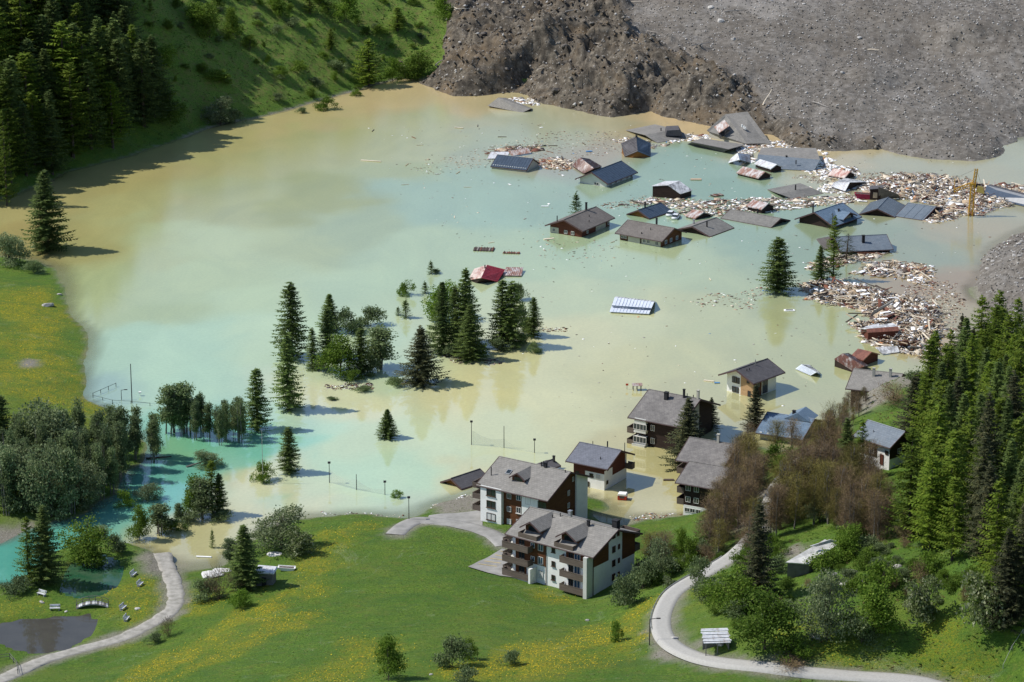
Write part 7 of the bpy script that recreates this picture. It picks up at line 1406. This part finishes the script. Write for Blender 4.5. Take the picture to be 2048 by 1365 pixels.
# footbridge
a, b = ground(153, 1215, False), ground(217, 1212, False); c = (a + b) / 2; c.z = max(a.z, b.z, 1.1); L = (b - a).length; e = empty('footbridge', c, yaw_px(a, b)); tagp(e, 'little arched wooden footbridge with railings over the stream by the pond', 'footbridge')
arch = lambda x: .75 * (1 - (2 * x / L) ** 2)
for k in range(14):
    x0, x1 = -L / 2 + L * k / 14, -L / 2 + L * (k + .9) / 14; bm = bmesh.new(); z0, z1 = arch(x0), arch(x1); prism(bm, [(x0, z0), (x1, z1), (x1, z1 + .08), (x0, z0 + .08)], -.8, .8, lambda q, a: (q[0], a, q[1])); fin('deck_plank', bm, M['whitemetal'] if k % 3 else M['gravel'], e)
for sy in (-.8, .8):
    bm = bmesh.new(); P_ = [Vector((-L / 2 + L * k / 10, sy, arch(-L / 2 + L * k / 10))) for k in range(11)]
    for k in range(10): tube(bm, P_[k] + Vector((0, 0, 1)), P_[k + 1] + Vector((0, 0, 1)), .05); 
    fin('handrail', bm, M['gravel'], e); bm = bmesh.new()
    for k in range(10): tube(bm, P_[k] + Vector((0, 0, .55)), P_[k + 1] + Vector((0, 0, .55)), .035)
    fin('middle_rail', bm, M['gravel'], e); bm = bmesh.new()
    for k in range(10): tube(bm, P_[k] + Vector((0, 0, -.08)), P_[k + 1] + Vector((0, 0, -.08)), .09)
    fin('beam', bm, M['conc'], e)
    for k in (0, 2, 4, 6, 8, 10): bm = bmesh.new(); tube(bm, P_[k] - Vector((0, 0, .1)), P_[k] + Vector((0, 0, 1.05)), .05); fin('post', bm, M['gravel'], e)
# ducks' raft stones in the pond
# rail fences
def rail_fence(name, pts, label, mat='gravel', h=1.1, gap=2.2, rails=2, thick=.06, group=None, zfix=None):
    W_ = [ground(*p, False) if zfix is None else at(p[0], p[1], zfix) for p in pts]; e = empty(name, W_[0]); tagp(e, label, 'fence', group); P_ = []
    for i in range(len(W_) - 1):
        n = max(1, int((W_[i + 1] - W_[i]).length / gap)); P_ += [W_[i].lerp(W_[i + 1], k / n) for k in range(n)]
    P_.append(W_[-1])
    for p in P_:
        if zfix is None: p.z = hgt(p.x, p.y)
        bm = bmesh.new(); q = p - W_[0] if False else p - e.location; bbox(bm, q.x - thick, q.x + thick, q.y - thick, q.y + thick, q.z - 1.2, q.z + h); fin('post', bm, M[mat], e)
    for k in range(rails):
        for i in range(len(P_) - 1):
            z = h * (1 - k * .45) - .08; bm = bmesh.new(); tube(bm, P_[i] - e.location + Vector((0, 0, z)), P_[i + 1] - e.location + Vector((0, 0, z)), thick * .8, n=5); fin('rail', bm, M[mat], e)
rail_fence('wooden_fence', [(-10,1322),(20,1318),(34,1334),(36,1350)], 'grey rail fence in the bottom left corner above the path')
rail_fence('wooden_fence', [(186,792),(232,772)], 'dark rail fence running into the lake, upper arm', 'chim', .7, 2.6, 1, .06, zfix=.2)
rail_fence('wooden_fence', [(186,796),(225,806),(262,808),(300,812)], 'dark rail fence half drowned by the left meadow, lower arm', 'chim', .7, 3, 1, .05, zfix=.0)
rail_fence('metal_railing', [(1545,1010),(1560,985),(1590,950),(1625,915)], 'metal railing along the upper lake side of the road', 'zinc', 1.1, 2.5, 2, .05)
rail_fence('stone_edge_posts', [(2006,1338),(2024,1300),(2046,1268)], 'line of thin posts down the meadow in the right corner', 'conc', .8, 4, 1, .04)
# guard rail on the road bend
P0 = np.array(ROADW['road']); T = np.gradient(P0, axis=0); T /= np.linalg.norm(T, axis=1)[:, None]; N = np.stack([-T[:, 1], T[:, 0]], 1)
sel = [i for i in range(len(P0)) if proj((P0[i][0], P0[i][1], hgt(*P0[i])))[1] < 1262 and proj((P0[i][0], P0[i][1], hgt(*P0[i])))[1] > 1118]
e = empty('guard_rail', (P0[sel[0]][0], P0[sel[0]][1], hgt(*P0[sel[0]]))); tagp(e, 'grey steel guard rail on the outer side of the hairpin road', 'guard rail'); G_ = []
for i in sel:
    s_ = 1 if N[i][0] < 0 else -1; x, y = P0[i] + N[i] * s_ * 1.95; G_.append(Vector((x, y, max(hgt(x, y), hgt(*P0[i]) - .1))) - e.location)
for k, p in enumerate(G_): bm = bmesh.new(); bbox(bm, p.x - .05, p.x + .05, p.y - .05, p.y + .05, p.z - .6, p.z + .72); fin('post', bm, M['zinc'], e)
for k in range(len(G_) - 1):
    bm = bmesh.new(); a, b = G_[k], G_[k + 1]; d = (b - a).normalized(); n = Vector((-d.y, d.x, 0)) * .03
    for z in ((.45, .75),):
        v = [bm.verts.new(q) for q in (a - n + Vector((0, 0, z[0])), b - n + Vector((0, 0, z[0])), b - n + Vector((0, 0, z[1])), a - n + Vector((0, 0, z[1])), a + n + Vector((0, 0, z[0])), b + n + Vector((0, 0, z[0])), b + n + Vector((0, 0, z[1])), a + n + Vector((0, 0, z[1])))]
        for f_ in [(0, 1, 2, 3), (7, 6, 5, 4), (0, 4, 5, 1), (3, 2, 6, 7), (0, 3, 7, 4), (1, 5, 6, 2)]: bm.faces.new([v[q] for q in f_])
    fin('rail', bm, M['zinc'], e)
# lamps and masts
def mast(px, py, hpx, label, head=True, arm=0, mat='chim', r_=.09, name='lamp_post', cat='lamp post', nets=False):
    p = ground(px, py); p.z = max(hgt(p.x, p.y), -.3); h = hpx * mpp(p) / .95; e = empty(name, p); tagp(e, label, cat); bm = bmesh.new(); tube(bm, (0, 0, -1), (0, 0, h), r_, r_ * .7); fin('post', bm, M[mat], e)
    if arm: bm = bmesh.new(); tube(bm, (0, 0, h - .05), (arm, 0, h + .1), .06); fin('arm', bm, M[mat], e); bm = bmesh.new(); bbox(bm, arm - .1, arm + .6, -.14, .14, h + .03, h + .16); fin('lamp_head', bm, M[mat], e)
    elif head: bm = bmesh.new(); bbox(bm, -.28, .28, -.28, .28, h, h + .3); fin('lamp_head', bm, M[mat], e)
    return p
A_ = mast(943,890,48,'left floodlight post of the pale net in the lake'); B_ = mast(1008,896,46,'thin middle post of the pale net in the lake',False); C_ = mast(1069,906,28,'right floodlight post of the pale net in the lake')
D_ = mast(659,966,42,'left floodlight post of the net near the meadow'); E_ = mast(713,980,34,'thin middle post of the net near the meadow', False); F_ = mast(770,990,28,'right floodlight post of the net near the meadow')
mast(818,1044,48,'dark street lamp where the driveway meets the water'); mast(526,966,108,'tall thin grey mast rising from the drowned bush', False, mat='zinc', r_=.08, name='mast', cat='mast'); mast(264,806,80,'tall dark pole in the lake beside the left meadow', False, r_=.13, name='wooden_pole', cat='pole')
mast(243,800,22,'bent street lamp drowned near the tall dark pole', True, .8); mast(280,792,8,'short white topped post right of the tall dark pole', True, mat='white', name='short_post', cat='post'); mast(1299,1291,54,'green street lamp with arm at the hairpin road', False, 1.2, 'chim', .1)
mast(1404,1153,8,'low marker post beside the upper road', True, mat='white', r_=.05, name='marker_post', cat='post'); mast(150,1010,2,'stub post', False) if False else None
t = NT('pale_netting'); t.base(RGB(.55, .58, .52)); tt = t.n.new('ShaderNodeBsdfTransparent'); mm = t.n.new('ShaderNodeMixShader'); mm.inputs[0].default_value = .28; t.l.new(tt.outputs[0], mm.inputs[1]); t.l.new(t.b.outputs[0], mm.inputs[2]); t.l.new(mm.outputs[0], t.n['Material Output'].inputs[0]); NET = t.m
def net(ps, hs, label):
    e = empty('safety_net', ps[0]); tagp(e, label, 'net'); bm = bmesh.new(); n = 14; rows = []
    for i in range(len(ps) - 1):
        for k in range(n + (i == len(ps) - 2)):
            t_ = k / n; p = ps[i].lerp(ps[i + 1], t_) - ps[0]; h = hs[i] * (1 - t_) + hs[i + 1] * t_ - math.sin(math.pi * t_) * .9; rows.append((bm.verts.new((p.x, p.y, -.2)), bm.verts.new((p.x, p.y, h))))
    for k in range(len(rows) - 1): bm.faces.new([rows[k][0], rows[k + 1][0], rows[k + 1][1], rows[k][1]])
    fin('mesh_panel', bm, NET, e); bm = bmesh.new()
    for k in range(len(rows) - 1 if False else len(ps) * 0): pass
    for i in range(len(ps) - 1): tube(bm, ps[i] - ps[0] + Vector((0, 0, .05)), ps[i + 1] - ps[0] + Vector((0, 0, .05)), .06)
    fin('bottom_rope', bm, M['chim'], e)
net([A_ + Vector((.2, 0, 0)), B_, C_], [3.6, 2.4, .8], 'pale net sagging between the two far floodlight posts'); net([D_ + Vector((.2, 0, 0)), E_, F_], [3.2, 2.6, 1.6], 'pale net sagging between the two near floodlight posts')
e = empty('fallen_log', at(320, 918, 0)); tagp(e, 'dark log at the water edge of the alder wood', 'log'); bm = bmesh.new(); tube(bm, (-3, 0, .1), (2.4, .6, .3), .22, .15); fin('stem', bm, BARK, e)
e = empty('fallen_log', at(388, 932, 0)); tagp(e, 'pale fallen trunk under the willow crown in the bay', 'log'); bm = bmesh.new(); tube(bm, (-1.5, -1, .1), (3.4, 2, .8), .25, .12); fin('stem', bm, BARKG, e)
for px, py, w, d_, lab in [(705,774,11,1.2,'brown spit of driftwood in front of the left clump'),(1150,656,0,0,'')]:
    if w:
        chips('driftwood_spit', [(px - 55, py - 4), (px, py - 8), (px + 40, py - 6), (px + 42, py + 4), (px, py + 7), (px - 40, py + 5)], 260, 61, [1, 2, 4, 2, .6, 3, 0, 0], .5)
chips('driftwood_spit', [(880,706),(940,708),(1000,718),(1010,728),(960,730),(900,722)], 320, 62, [1, 2, 5, 2, .4, 2, 0, 0], .5); chips('driftwood_spit', [(1085,656),(1140,654),(1140,662),(1090,664)], 70, 63, DARKW, .5); chips('driftwood_spit', [(780,756),(860,764),(900,760),(870,770),(800,770)], 120, 64, DARKW, .5)
